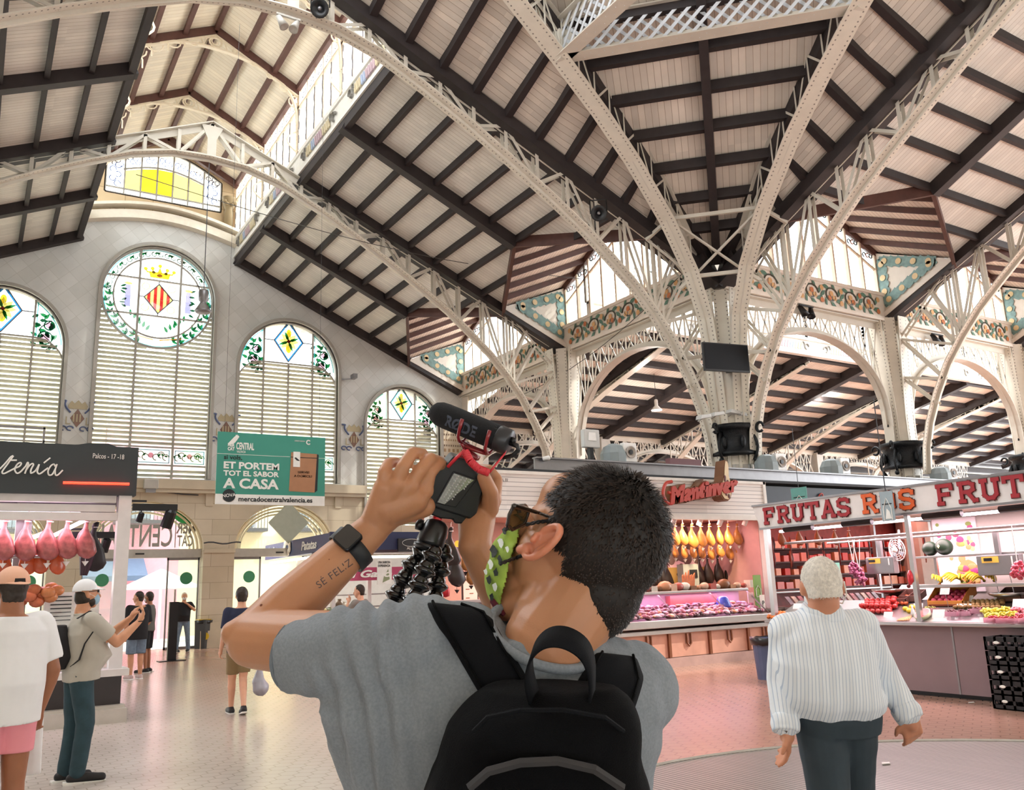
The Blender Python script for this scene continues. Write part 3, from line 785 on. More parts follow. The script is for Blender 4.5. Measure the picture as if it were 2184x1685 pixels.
LA['label']='cream scrollwork arch across the lantern roof, the one nearest the yellow window';LA['group']='scrollwork arches of the lantern'
for y0,lab in((23.1,'cream scrollwork arch right above the middle roof truss'),(19.5,'cream scrollwork arch in the lantern between the two roof trusses')):
 o = copy_tree(LA, label=lab); o.location.y = y0
# lantern side walls: louvred windows above a lettered band
BAND = mat('band_white', '#e6e2da', .5)
def side_wall(s_, yA, yB, tag_no):
 x = XC + s_ * LH
 m = MB(); m.box(min(x, x + s_ * .12), max(x, x + s_ * .12), yA, yB, 13.6, 14.3)
 m.box(min(x-s_*.05,x),max(x-s_*.05,x),yA,yB,13.58,13.68);m.box(min(x-s_*.05,x),max(x-s_*.05,x),yA,yB,14.22,14.34)
 w_ = struct(m.build('wall_lantern', BAND))
 bays = [(yA + 3.6 * i, min(yA + 3.6 * (i + 1), yB)) for i in range(int(math.ceil((yB - yA) / 3.6 - .01)))]
 return w_
side_wall(1, 15.9, 30.3, 0); side_wall(-1, 15.9, 30.3, 0)
wn = 6
for s_ in (1, -1):
 x = XC + s_ * LH
 for y0 in (15.9, 19.5, 23.1, 26.7):
  root = thing0('window_%d' % wn, (x, y0 + 1.8, 14.34)); wn += 1
  m=MB();m.box(x-.05,x+.05,y0,y0+.12,14.3,16.4);m.box(x-.05,x+.05,y0+3.5,y0+3.6,14.3,16.4)
  for k in range(1,5):m.box(x-.035,x+.035,y0+.1+.68*k-.03,y0+.1+.68*k+.03,14.3,16.4)
  m.box(x-.05,x+.05,y0,y0+3.6,16.32,16.42);m.box(x-.05,x+.05,y0,y0+3.6,15.78,15.84);m.build('window_frame',FRAMEP,root)
  m = MB(); z = 14.42
  while z < 15.75:
   m.beam((x+s_*.02,y0+.1,z),(x+s_*.02,y0+3.5,z),.09,.01,n=(s_*-.5,0,1));z+=.125
  m.build('louvre_slats', mat('white_slat', '#eeeae2', .5), root)
  m=MB();m.quad((x+s_*.04,y0,14.3),(x+s_*.04,y0+3.6,14.3),(x+s_*.04,y0+3.6,16.4),(x+s_*.04,y0,16.4));m.build('glass',MILK,root)
  m = MB()
  for k in range(5):  # little scroll in each top pane, twisted bead below
   yc = y0 + .45 + .68 * k
   for q in range(2):m.tube([(x-s_*.01,yc+(q-.5)*.2+.07*math.cos(a),16.08+.09*math.sin(a))for a in[1.57*q+.5*t_ for t_ in range(10)]],.012,4)
   m.tube([(x-s_*.04,yc+.34+.02*math.sin(t_*1.4),14.4+.1*t_)for t_ in range(14)],.02,4)
  m.build('scroll_bars', LEAD, root)
# ornamental lettering-like scroll panels on the band (plain scrolls between curled ends)
OR=[mat('orn_dark','#77736c',.5),mat('orn_ochre','#cdbf9f',.5),mat('orn_mauve','#b9a0a8',.5),mat('orn_blue','#a3afc6',.5)]
def band_ornament(T, flip=1):
 m = MB(T);
 for e in (-1, 1):
  m.m=0;m.tube([(0,e*(1.25+.12*math.cos(a)),.0+.12*math.sin(a))for a in[.5*q for q in range(10)]],.035,5)
  m.tube([(0,e*(1.05+.09*math.cos(a)),.02+.16*math.sin(a))for a in[PI-.5*q for q in range(8)]],.03,5)
 for k in range(13):
  yy = -.9 + .15 * k; m.m = 2 if k in (4, 5, 6, 7) else (3 if k > 7 and k < 10 else 1)
  m.beam((0,yy,-.13),(0,yy+.09,.14),.04,.08,n=(0,1,0));m.beam((0,yy+.1,.14),(0,yy+.07,-.1),.03,.05,n=(0,1,0))
 return m
proto = None
for s_, ys, nm in ((1, (17.6, 21.3, 24.9, 28.5), 'right'), (-1, (21.3, 24.9, 28.5), 'left')):
 for i, yc in enumerate(ys):
  x = XC + s_ * (LH - .02)
  o=band_ornament(lambda p,x=x,yc=yc,s_=s_:(x-s_*abs(p[0])-s_*.0+p[0],yc+p[1],13.95+p[2])).build('band_ornament',OR)
  struct(o); o.name = 'trim_band'
# =================================================================== DORMERS, FRIEZES, GABLE WINDOWS
GREEN=mat('tile_green','#5f8474',.35,var=.15);ORANGE=mat('tile_orange','#dcae7a',.35,var=.1);ORANGE2=mat('tile_pale_orange','#e3c795',.35)
TERRA=mat('tile_terracotta','#c8794a',.35);TILEB=mat('tile_white','#ece2d6',.3,var=.04);DKOUT=mat('tile_outline','#474a40',.4);TEAL=mat('tile_teal','#7d9f9c',.4,var=.25,vs_=8)
def dormer(T, b0, b1, idx, gapless=True):
 global wn
 mid = (b0 + b1) / 2; zE, zP = 11.6, 13.3
 a = lambda u, y, z: T((XC + u, y, z))
 sides = []
 cei = MB()
 for e, s_ in ((b0, -1), (b1, 1)):
  P_,Q,R_,S=a(7.65,mid,roofz(7.65)),a(9.4,e,roofz(9.4)+.02),a(11.85,e,zE),a(11.85,mid,zP)
  plank(cei, [P_, Q, R_, S] if s_ > 0 else [P_, S, R_, Q], V(R_) - V(S))
 c = struct(cei.build('ceiling', PLANKP))
 for e in (b0, b1):
  P_,Q,R_,S=V(a(7.65,mid,roofz(7.65))),V(a(9.4,e,roofz(9.4))),V(a(11.85,e,zE)),V(a(11.85,mid,zP))
  dn = V((0, 0, -.1))
  for k in range(1, 6):
   t_ = k / 6 - .04
   m = MB(); m.beam(P_.lerp(Q, t_) + dn, S.lerp(R_, t_) + dn, .09, .16); m.build('purlin', BROWNW, c)
  m = MB(); m.beam(Q + dn, R_ + dn, .12, .2); m.build('purlin', BROWNW, c)
  m = MB(); m.beam(S + dn * 1.2, R_ + dn * 1.2, .14, .24); m.build('rafter', BROWNW, c)
 m=MB();m.beam(V(a(7.65,mid,roofz(7.65)))+V((0,0,-.1)),V(a(11.85,mid,zP))+V((0,0,-.1)),.1,.2);m.build('ridge_beam',BROWNW,c)
 # cheeks with tile garland, at both ends of the dormer
 for e, s_ in ((b0, 1), (b1, -1)):
  tri = [(9.4, roofz(9.4)), (11.85, 9.45), (11.85, 11.55)]
  m=MB(T);pa=[(XC+u,e+s_*.02,z)for u,z in tri];m.poly(pa);m.poly([(x,e+s_*.16,z)for x,y,z in pa])
  m.beam((XC+9.35,e+s_*.1,roofz(9.4)-.05),(XC+11.85,e+s_*.1,9.38),.34,.14,n=(0,0,1))
  wl = m.build('wall_cheek', TILEB); struct(wl)
  g = MB(T); yy = e + s_ * .175
  cxm, czm = 10.95, 10.62
  tr = [(9.95, 10.62), (11.62, 11.2), (11.62, 9.85)]
  for i in range(3):
   p, q = V(tr[i]).to_3d(), V(tr[(i + 1) % 3]).to_3d(); n_ = 7 if i != 1 else 6
   g.m = 0; d = (q - p).normalized(); nn = V((-d.y, d.x, 0)) * .15
   P4 = [p + nn - d * .1, q + nn + d * .1, q - nn + d * .1, p - nn - d * .1]
   g.poly([(XC + v.x, yy, v.y) for v in P4])
   for k in range(n_):
    c0 = p.lerp(q, (k + .5) / n_)
    g.m=0;g.poly([(XC+c0.x+.19*math.cos(t_)*(1+.2*math.sin(5*t_)),yy+s_*(.002+.0012*(k+8*i)),c0.y+.17*math.sin(t_)*(1+.2*math.cos(4*t_)))for t_ in[2*PI*j/12 for j in range(12)]])
    if k%2==0:g.m=1;g.poly([(XC+c0.x+.1*math.cos(t_),yy+s_*.034,c0.y+.1*math.sin(t_))for t_ in[2*PI*j/10 for j in range(10)]])
  g.build('fruit_garland', [TEAL, ORANGE2], wl)
 # gable window
 xw = XC + 11.85
 root = thing0('window_%d' % wn, T((xw, mid, 10.15))); wn += 1
 m = MB(T)
 n_ = 10
 for k in range(n_ + 1):
  y = b0 + .2 + (b1 - b0 - .4) * k / n_; zt = zP - (zP - zE) * abs(y - mid) / 3.6 - .1
  m.box(xw - .06, xw + .06, y - .035, y + .035, 10.12, zt)
 for s_, e in ((-1, b0), (1, b1)):
  m.beam((xw,mid,zP-.12),(xw,e,zE-.12),.12,.12,n=(0,0,1));m.beam((xw,mid,zP-.72),(xw,e,zE-.72),.06,.06,n=(0,0,1))
 m.box(xw - .08, xw + .08, b0, b1, 10.1, 10.2)
 m.build('window_frame', FRAMEP, root)
 m=MB(T);m.poly([(xw+.03,b0,10.1),(xw+.03,b1,10.1),(xw+.03,b1,zE),(xw+.03,mid,zP),(xw+.03,b0,zE)]);m.build('glass',CLEAR,root)
 m = MB(T)
 for k in range(n_):
  y = b0 + .2 + (b1 - b0 - .4) * (k + .5) / n_; zt = zP - (zP - zE) * abs(y - mid) / 3.6 - .45
  m.m=0;m.quad((xw-.01,y-.3,zt-.27),(xw-.01,y+.3,zt-.27),(xw-.01,y+.3,zt+.2),(xw-.01,y-.3,zt+.2))
  for q in range(3):m.m=1+q%2;m.tube([(xw-.03,y+(q-1)*.16+.07*math.cos(t_),zt+.07*math.sin(t_))for t_ in[q+.6*j for j in range(9)]],.018,4)
 m.build('stained_motif', [MILK, SG['dgreen'], SG['orange']], root)
 # frieze of oranges on scrolling branches
 fz=MB(T);fz.box(xw-.16,xw+.16,b0,b1,9.3,10.12);fz.box(xw-.24,xw+.2,b0,b1,9.22,9.34);fz.box(xw-.22,xw+.2,b0,b1,10.04,10.14)
 fr = struct(fz.build('wall_frieze', TILEB))
 g = MB(T); y0 = b0 + .55; K = 7; st = (b1 - b0 - 1.1) / K; xs = xw - .17
 for k in range(K):
  yc = y0 + st * (k + .5); sg = 1 if k % 2 else -1
  g.m=2;g.tube([(xs,yc+.3*math.cos(t_)*(1-t_/14),9.7+.26*math.sin(t_)*(1-t_/14))for t_ in[sg*PI*0+.45*j for j in range(15)]],.028,4)
  for j in range(7):
   t_ = 1.2 + .9 * j; g.m = 0
   c0 = (yc + .36 * math.cos(t_), 9.7 + .27 * math.sin(t_))
   pts=[(c0[0]+.17*math.cos(t_+.9)*q+.05*w_*math.cos(t_+2.5),c0[1]+.17*math.sin(t_+.9)*q+.07*w_*math.sin(t_+2.5))for q,w_ in((-.7,0),(0,1),(.8,.5),(1.1,0),(.6,-1),(0,-1))]
   g.poly([(xs - .012, a_, b_) for a_, b_ in pts])
  for j, (dy, dz) in enumerate(((0, .05), (.12, -.08), (-.1, -.1), (.42, -.2), (.45, .18))):
   g.m = 1 if (j + k) % 3 else 3
   g.poly([(xs-.02,yc+dy+.085*math.cos(t_),9.7+dz+.085*math.sin(t_))for t_ in[2*PI*q/10 for q in range(10)]])
 g.build('orange_branches', [GREEN, ORANGE, DKOUT, TERRA], fr)
for i, (b0, b1) in enumerate(BAYS): dormer(ID, b0, b1, i)
for i, (b0, b1) in enumerate(TB): dormer(TT, b0, b1, i)

# =================================================================== IRONWORK
PROF_LO=[(0,13.55),(1.0,13.48),(2.0,13.2),(3.1,12.68),(4.2,12.1),(5.35,11.42),(6.5,10.7),(7.4,10.1),(8.2,9.45),(8.9,8.85),(9.5,8.2),(10.05,7.5),(10.5,6.7),(10.85,5.9),(11.05,5.2),(11.15,4.4)]
def prof_up(u): return min(14.62 - .447 * u, 14.62)
def prof_lo(u):
 for (a, za), (b, zb) in zip(PROF_LO, PROF_LO[1:]):
  if a <= u <= b: return za + (zb - za) * (u - a) / (b - a)
 return 4.4
def truss(T, y, label, grp, foot=4.4, name='roof_truss', sides=(1, -1)):
 nrm = V(T((0, 1, 0))) - V(T((0, 0, 0)))
 root = thing(name, label, 'roof truss', T((XE, y, foot)), grp)
 for s_ in sides:
  P = [T((XC + s_ * u, y, z)) for u, z in PROF_LO if z >= foot - .01]
  m = MB(); m.strip(P, nrm, .42, .03); m.build('lower_flange', IRONR, root)
  m = MB(); m.strip([V(p) + V((0, 0, .02)) for p in P], nrm, .03, .22)
  U = [0, 2, 4, 6, 8, 10, 11.7]; Q = [T((XC + s_ * u, y, prof_up(u))) for u in U]
  m.strip(Q, nrm, .34, .03); m.strip([V(p) - V((0, 0, .1)) for p in Q], nrm, .03, .2)
  m.build('upper_chord', IRON, root)
  m = MB(); u = .0; k = 0; prev = None
  st = .86
  while u < 9.7:
   lo_, up_ = T((XC + s_ * u, y, prof_lo(u))), T((XC + s_ * u, y, prof_up(u) - .05))
   u2 = u + st
   lo2, up2 = T((XC + s_ * u2, y, prof_lo(u2))), T((XC + s_ * u2, y, prof_up(u2) - .05))
   for off in (-.09, .09):
    o_ = nrm * off
    m.beam(V(lo_) + o_, V(up_) + o_, .09, .012, n=nrm)
    if k % 2: m.beam(V(lo_) + o_, V(up2) + o_, .08, .012, n=nrm)
    else: m.beam(V(up_) + o_, V(lo2) + o_, .08, .012, n=nrm)
   u = u2; k += 1
  # fan of struts behind the haunch
  for(ua,za),(ub,zb)in(((9.7,8.0),(10.6,9.4)),((10.2,7.1),(11.4,8.6)),((9.7,8.0),(11.4,8.6)),((10.5,6.4),(11.5,7.4)),((10.2,7.1),(11.5,7.4)),((9.7,8.0),(9.7,10.2)),((9.7,10.2),(11.4,8.6))):
   for off in(-.1,.1):m.beam(V(T((XC+s_*ua,y,za)))+nrm*off,V(T((XC+s_*ub,y,zb)))+nrm*off,.07,.015,n=nrm)
  m.build('lattice_web', IRON, root)
 m = MB(); c = T((XC, y, 14.0)); ex = V(T((1, 0, 0))) - V(T((0, 0, 0)))
 m.prism([(-.3,.5),(.3,.5),(.12,.1),(.12,-.4),(-.12,-.4),(-.12,.1)],V(c)-nrm*.11,ex,(0,0,1),nrm*.02);m.build('gusset_plate',IRON,root)
 return root
truss(ID,23.1,'arched white lattice truss spanning in front of the tiled end wall','arched lattice roof trusses')
truss(ID,15.9,'arched white lattice truss crossing from top edge down to the column with the screen','arched lattice roof trusses')
truss(TT,15.9,'arched lattice truss rising from the screen column toward the top right corner','arched lattice roof trusses',name='roof_truss')
truss(TT,23.1,'arched lattice truss rising from the second ringed column at the right','arched lattice roof trusses')
truss(TT,30.3,'arched lattice truss at the far right edge, from the third ringed column','arched lattice roof trusses')

# ---- crossing: diagonal ribs, lattice ring, steep panels
Bc = V((XE, YB, 0))
P1, P2 = V((9.9, 13.3, 12.5)), V((14.1, 9.1, 12.5))
RPROF=[(.62,4.4),(.68,5.6),(.8,7.0),(1.05,8.2),(1.7,9.3),(2.8,10.3),(4.4,11.3),(5.8,11.95),(7.28,12.5),(10.0,13.4),(12.6,14.2)]
def rib(dst, label):
 d = (dst - Bc); d.z = 0; d.normalize(); nrm = d.cross(V((0, 0, 1)))
 root = thing('diagonal_rib', label, 'roof rib', Bc + V((0, 0, 4.4)), 'diagonal ribs of the crossing')
 P = [Bc + d * r + V((0, 0, z)) for r, z in RPROF]
 m = MB(); m.strip(P, nrm, .42, .03); m.build('lower_flange', IRONR, root)
 top = [Bc + d * r + V((0, 0, z + .85 * min(1, (r + .6) / 2.2))) for r, z in RPROF[4:]]
 m=MB();m.strip(top,nrm,.34,.03);m.strip([p-V((0,0,.1))for p in top],nrm,.03,.22);m.strip([p+V((0,0,.1))for p in P],nrm,.03,.2);m.build('upper_chord',IRON,root)
 m = MB()
 def zl(r):
  for (a, za), (b, zb) in zip(RPROF, RPROF[1:]):
   if a <= r <= b: return za + (zb - za) * (r - a) / (b - a)
  return RPROF[-1][1]
 r = 1.8; k = 0
 while r < 12:
  h = .85 * min(1, (r + .6) / 2.2); r2 = r + .62
  a,b=Bc+d*r+V((0,0,zl(r))),Bc+d*r+V((0,0,zl(r)+h));a2,b2=Bc+d*r2+V((0,0,zl(r2))),Bc+d*r2+V((0,0,zl(r2)+h))
  for off in (-.1, .1):
   m.beam(a + nrm * off, b + nrm * off, .05, .012, n=nrm)
   if k % 2: m.beam(a + nrm * off, b2 + nrm * off, .05, .012, n=nrm)
   else: m.beam(b + nrm * off, a2 + nrm * off, .05, .012, n=nrm)
  r = r2; k += 1
 m.build('lattice_web', IRON, root)
 return root
rib(P1, 'left of the two straight diagonal ribs rising from the screen column to the ring girder')
rib(P2, 'right of the two straight diagonal ribs rising from the screen column to the ring girder')
def lattice_girder(a, b, h, label, cell=.3):
 a, b = V(a), V(b); d = (b - a); L = d.length; d.normalize(); nrm = d.cross(V((0, 0, 1)))
 root = thing('ring_girder', label, 'girder', a, 'lattice ring girders of the crossing')
 m = MB()
 m.strip([a, b], nrm, .34, .03); m.strip([a + V((0, 0, h)), b + V((0, 0, h))], nrm, .34, .03)
 m.strip([a+V((0,0,.08)),b+V((0,0,.08))],nrm,.04,.17);m.strip([a+V((0,0,h-.08)),b+V((0,0,h-.08))],nrm,.04,.17)
 m.build('chord', IRON, root)
 m = MB(); n_ = int(L / cell); hz = h
 for s_ in (-1, 1):
  for k in range(-int(hz / cell) - 1, n_ + 1):
   x0, x1 = k * cell, k * cell + hz * .95
   z0, z1 = (.0, hz) if s_ > 0 else (hz, .0)
   # clip to the girder's length
   def cl(x): return min(max(x, 0), L)
   t0, t1 = (cl(x0) - x0) / (x1 - x0), (cl(x1) - x0) / (x1 - x0)
   if t1 - t0 < .05: continue
   p=a+d*cl(x0)+V((0,0,z0+(z1-z0)*t0));q=a+d*cl(x1)+V((0,0,z0+(z1-z0)*t1))
   m.beam(p + nrm * .06 * s_, q + nrm * .06 * s_, .07, .015, n=nrm)
 m.build('lattice_web', mat('bright_iron', '#dfe3e8', .4), root)
 m = MB()
 for e in (a, b):
  s_ = 1 if e is a else -1
  m.prism([(0,0),(s_*.9,0),(s_*.5,.2),(s_*.28,.5),(s_*.2,h),(0,h)],e-nrm*.09,d,(0,0,1),nrm*.03)
  if cell < .31: m.box(e.x - .1, e.x + .1, e.y - .1, e.y + .1, e.z - .06, e.z + h + .2)
 m.build('gusset_plate', IRON, root)
 return root
lattice_girder(P1+V((0,0,.05)),P2+V((0,0,.05)),.85,'criss-cross lattice girder high above the screen column, between the two straight ribs')
lattice_girder(P1+V((0,0,.05)),V((9.9,7.0,12.55)),.85,'short stretch of criss-cross girder at the top edge beside the left straight rib',.315)
# panel between the ribs
dch=(P2-P1).normalized();mid=(P1+P2)/2;dirB=(mid-Bc);dirB.z=0;RL=dirB.length;dirB.normalize()
def pz(r): return 10.0 + (13.45 - 10.0) * (r - .3) / (RL - .3)
def ppt(r, t_): return Bc + dirB * r + dch * t_ * (3.0 * r / RL) + V((0, 0, pz(r)))
mb=MB();plank(mb,[ppt(.4,-1),ppt(.4,1),ppt(13.5,1),ppt(13.5,-1)],dirB+V((0,0,.3)));pn=struct(mb.build('ceiling',stripe_mat('crossing_boards','#e8ddd0','#b8a795',.15,.012,'v')))
for k in range(1, 15):
 r = .55 + .87 * k
 m=MB();m.beam(ppt(r,-1)-V((0,0,.12)),ppt(r,1)-V((0,0,.12)),.17,.24);m.build('purlin',DARKW,pn)
for t_ in (-1, 0, 1):
 m=MB();m.beam(ppt(.4,t_)-V((0,0,.14)),ppt(13.5,t_)-V((0,0,.14)),.2,.3);m.build('rafter',DARKW,pn)
# nave and transept slopes running on into the crossing up to the ribs
CRB = stripe_mat('crossing_boards', '#e8ddd0', '#b3a18f', .15, .012, 'v')
d1 = (P1 - Bc); d1.z = 0; d1.normalize()
for T in (ID, TT):
 e = lambda u, y: T((XC + u, y, roofz(u)))
 # rib line in nave coordinates: from (11.85,15.9) through (5.05,13.3)
 def yr(u): return 15.9 - (11.85 - u) * 2.6 / 6.8
 def eb(u): return T((XC + u, yr(u), roofz(u) + .92 * min(1, (11.85 - u + .3) / 2.2)))
 mb = MB(); US = [11.7, 10.5, 9.5, 7, 4, 0]
 for ua, ub in zip(US, US[1:]): plank(mb, [e(ua, 15.9), e(ub, 15.9), eb(ub), eb(ua)], slope_dir(T))
 c = struct(mb.build('ceiling', CRB))
 for k in range(0, 13):
  u = 11.05 - .85 * k + .0
  if u < 0: break
  m=MB();m.beam(V(e(u,15.9))-V((0,0,.11)),V(eb(u))-V((0,0,.11)),.17,.22);m.build('purlin',DARKW,c)
 m=MB();m.beam(V(e(11.7,15.72))-V((0,0,.14)),V(e(0,15.72))-V((0,0,.14)),.3,.3);m.build('rafter',DARKW,c)
 m = MB()
 for ua, ub in zip(US, US[1:]): m.beam(V(eb(ua)) - V((0, 0, .1)), V(eb(ub)) - V((0, 0, .1)), .16, .22)
 m.build('rafter', DARKW, c)
 # beyond the ridge line: upper part of the crossing roof
# tie beams between the flanges just above the column
m = MB()
pts=[Bc+V((-2.5,-.05,10.2)),Bc+d1*2.7+V((0,0,10.4)),Bc+V((d1.y,d1.x,0))*2.7+V((0,0,10.4)),Bc+V((-.05,-2.5,10.2))]
pts2=[Bc+V((-1.5,-.05,9.0)),Bc+d1*1.55+V((0,0,9.2)),Bc+V((d1.y,d1.x,0))*1.55+V((0,0,9.2)),Bc+V((-.05,-1.5,9.0))]
for Q in (pts, pts2):
 for p, q in zip(Q, Q[1:]): m.beam(p, q, .07, .09)
m.beam(pts[1],pts2[2],.05,.05);m.beam(pts[2],pts2[1],.05,.05);m.beam(pts[0],pts2[1],.05,.05);m.beam(pts[3],pts2[2],.05,.05)
tb=m.build('tie_braces',IRON);tag(tb,'crossed tie braces joining the four flanges above the column screen','bracing')

# ---- unseen rest of the hall behind and above the camera, added to cut daylight
m=MB();m.box(-14,22,-9,6.5,15.5,15.7);m.box(-14,-7.0,6.5,30,9.6,9.8);m.box(-7,1.5,6.5,13,15.5,15.7);struct(m.build('ceiling',CRB))  # unseen slabs; the last narrows the open crossing to let in less light
m = MB(); m.box(-14, 30, -9.3, -9, 0, 15.5); struct(m.build('wall_south', mat('south_wall', '#cfc6b8', .7)))
m=MB();m.box(-14.3,-14,-9,31,0,9.7);m.box(-14.3,-14,-9,6.5,9.7,15.5);m.box(-14,-6.8,6.3,6.5,9.7,15.5);struct(m.build('wall_west',MATS['south_wall']))
m=MB();m.box(29,29.3,-9,3.4,0,15.5);m.box(22,29.3,-9,3.4,15.2,15.5);struct(m.build('wall_southeast',MATS['south_wall']))  # unseen wall and slab added to close off light from the east
# ---- columns
RINGM = mat('cast_iron_black', '#1f2225', .45, metal=.5, bump=.6, bs=30)
def column(x, y, w, ztop, label, ring=True, flare=True):
 root = thing('iron_column', label, 'column', (x, y, 0), 'riveted iron columns along the halls')
 m=MB();m.lathe((x,y,0),[(w*.85,0),(w*.85,.5),(w*.6,.7),(w*.5,4.4)],8);m.build('base',IRONG,root)
 m = MB()
 for a in range(4):
  dx, dy = ((1, 0), (0, 1), (-1, 0), (0, -1))[a]
  c = V((x + dx * w * .42, y + dy * w * .42, 0)); n_ = V((-dy, dx, 0))
  m.strip([c+V((0,0,3.2)),c+V((0,0,6.2)),c+V((dx*.08,dy*.08,7.6)),c+V((dx*.2,dy*.2,ztop))],n_,.44,.03)
 for a in range(4):
  dx, dy = ((1, 1), (-1, 1), (-1, -1), (1, -1))[a]
  c = V((x + dx * w * .3, y + dy * w * .3, 0)); n_ = V((-dy, dx, 0)).normalized()
  m.strip([c + V((0, 0, 3.2)), c + V((0, 0, 8.2)), c + V((dx * .04, dy * .04, ztop))], n_, .34, .03)
 m.build('riveted_plate', IRONR, root)
 if ring:
  m=MB();m.lathe((x,y,4.62),[(w*.62,0),(w*.72,.03),(w*.7,.1),(w*.64,.14),(w*.64,.62),(w*.7,.66),(w*.76,.72),(w*.74,.8),(w*.62,.82)],16)
  for k in range(8):
   a=PI/8+k*PI/4;c=V((x+w*.7*math.cos(a),y+w*.7*math.sin(a),4.95));m.ball(c,.085,8,6,(.8,.8,1.9))
  for k in range(4):
   a = PI / 4 + k * PI / 2 - .56; cc = V((math.cos(a), math.sin(a), 0))
   m.tube([V((x,y,5.3))+cc*(w*.92+.1*math.cos(t_))+V((0,0,.12*math.sin(t_)))for t_ in[.5*q for q in range(12)]],.035,6)
   m.tube([V((x,y,0))+cc*(w*(.64+.16*math.sin(q*.5)))+V((0,0,4.5+.11*q))for q in range(8)],.04,6)
   m.ball(V((x, y, 4.5)) + cc * w * .72, .07, 8, 6)
  m.build('cast_ring', RINGM, root, smooth=True)
 return root
column(XE - .2, YB - .2, .86, 9.0, 'riveted iron column carrying the black screen, with a cast black ring')
column(XE-.1,23.1,.95,9.3,'broad pale iron column beside the camera microphone, between the two dormers',ring=False)
a_,b_,c_=TT((XE,23.1,0));column(a_,b_,.9,9.3,'second column with a cast black ring, right of the screen column')
a_,b_,c_=TT((XE,30.3,0));column(a_,b_,.9,9.3,'third column with a cast black ring, nearest the right edge')
a_,b_,c_=TT((XE,37.5,0));column(a_,b_,.9,9.3,'far column past the right edge beyond the third ringed column',ring=False)

# ---- arcade girders under the friezes: lattice spandrel over an arch
def arcade(T, b0, b1, label, x=XE, z1=9.22, zc=8.45, zsp=5.6, r0=.55, name='arcade_girder'):
 nrm = V(T((1, 0, 0))) - V(T((0, 0, 0)))
 root = thing(name, label, 'girder', T((x, b0, z1)), 'arched lattice girders between columns')
 mid = (b0 + b1) / 2; hw = (b1 - b0) / 2 - r0
 A=[(mid-hw*math.cos(t_),zsp+(zc-zsp)*math.sin(t_)**.8)for t_ in[PI*i/24 for i in range(25)]]
 m=MB();m.strip([T((x,y,z))for y,z in A],nrm,.34,.03);m.strip([T((x,y,z+.08))for y,z in A],nrm,.03,.18)
 m.strip([T((x,mid-hw,zsp)),T((x,mid-hw-.05,4.2))],nrm,.3,.03);m.strip([T((x,mid+hw,zsp)),T((x,mid+hw+.05,4.2))],nrm,.3,.03)
 m.build('arch_rib', IRON, root)
 m=MB();m.strip([T((x,b0,z1-.04)),T((x,b1,z1-.04))],nrm,.34,.03);m.strip([T((x,b0,z1-.14)),T((x,b1,z1-.14))],nrm,.03,.2);m.build('upper_chord',IRON,root)
 m = MB()
 N = 14
 def za(y):
  for (ya, z_a), (yb, z_b) in zip(A, A[1:]):
   if ya <= y <= yb: return z_a + (z_b - z_a) * (y - ya) / max(yb - ya, 1e-6)
  return zsp
 ys = [mid - hw + 2 * hw * i / N for i in range(N + 1)]
 for i in range(N):
  y0, y1 = ys[i], ys[i + 1]
  m.beam(T((x, y0, max(za(y0), 6.6) )), T((x, y0, z1 - .1)), .05, .02, n=nrm)
  if i<N/2:m.beam(T((x,y1,za(y1))),T((x,y0,z1-.1)),.05,.02,n=nrm);m.beam(T((x,y0,max(za(y0),6.9))),T((x,y1,z1-.1)),.05,.02,n=nrm)
  else:m.beam(T((x,y0,za(y0))),T((x,y1,z1-.1)),.05,.02,n=nrm);m.beam(T((x,y1,max(za(y1),6.9))),T((x,y0,z1-.1)),.05,.02,n=nrm)
 m.build('lattice_web', IRON, root)
 # little scroll in each haunch
 m = MB()
 for s_ in (-1, 1):
  for zz in (6.5, 5.9):
   m.tube([T((x,mid+s_*(hw+.12-.14*math.cos(t_)),zz+.16*math.sin(t_)))for t_ in[.55*q for q in range(11)]],.03,5)
 m.build('scrollwork', RINGM, root)
 return root
arcade(ID, 15.9, 23.1, 'arched lattice girder under the orange frieze, left of the screen column')
arcade(ID, 23.1, 30.3, 'arched lattice girder under the frieze where it meets the tiled end wall')
arcade(TT, 15.9, 23.1, 'arched lattice girder under the orange frieze, right of the screen column', zsp=5.9)
arcade(TT, 23.1, 30.3, 'arched lattice girder between the second and third ringed columns', zsp=5.9)
arcade(TT,30.3,37.5,'arched lattice girder starting from the third ringed column at the right edge',zsp=5.9)
# corner pier where the end wall meets the arcade
m=MB();m.box(XE-.1,XE+.55,YW-.45,YW+.4,0,9.3);struct(m.build('wall_pier',mat('pier_cream','#ded4c6',.6)))

# =================================================================== the hall behind (north-east)
QX0, QX1 = XE, 95
QY0, QZ0, QY1, QZ1 = 21.8, 10.25, 30.6, 8.25
def qz(y): return QZ0 + (QZ1 - QZ0) * (y - QY0) / (QY1 - QY0)
mb=MB();plank(mb,[(QX0,QY0,QZ0),(QX1,QY0,QZ0),(QX1,QY1,QZ1),(QX0,QY1,QZ1)],(0,1,-.23));q1=struct(mb.build('ceiling',stripe_mat('back_boards','#f2e8dc','#b8a795',.15,.012,'v')))
for k in range(9):
 y = QY0 + .3 + 1.03 * k
 for xa in (16.7, 23.9, 31.1, 38.3, 45.5, 52.7, 59.9, 67.1, 74.3):
  m=MB();m.beam((xa,y,qz(y)-.1),(xa+7.2,y,qz(y)-.1),.26,.2);m.build('purlin',DARKW,q1)
for x in (20.3, 23.9, 27.5, 31.1, 34.7, 38.3, 41.9, 45.5, 49.1, 52.7, 56.3, 59.9, 67.1):
 m = MB(); m.beam((x, QY0, QZ0 - .2), (x, QY1, QZ1 - .2), .3, .4); m.build('rafter', DARKW, q1)
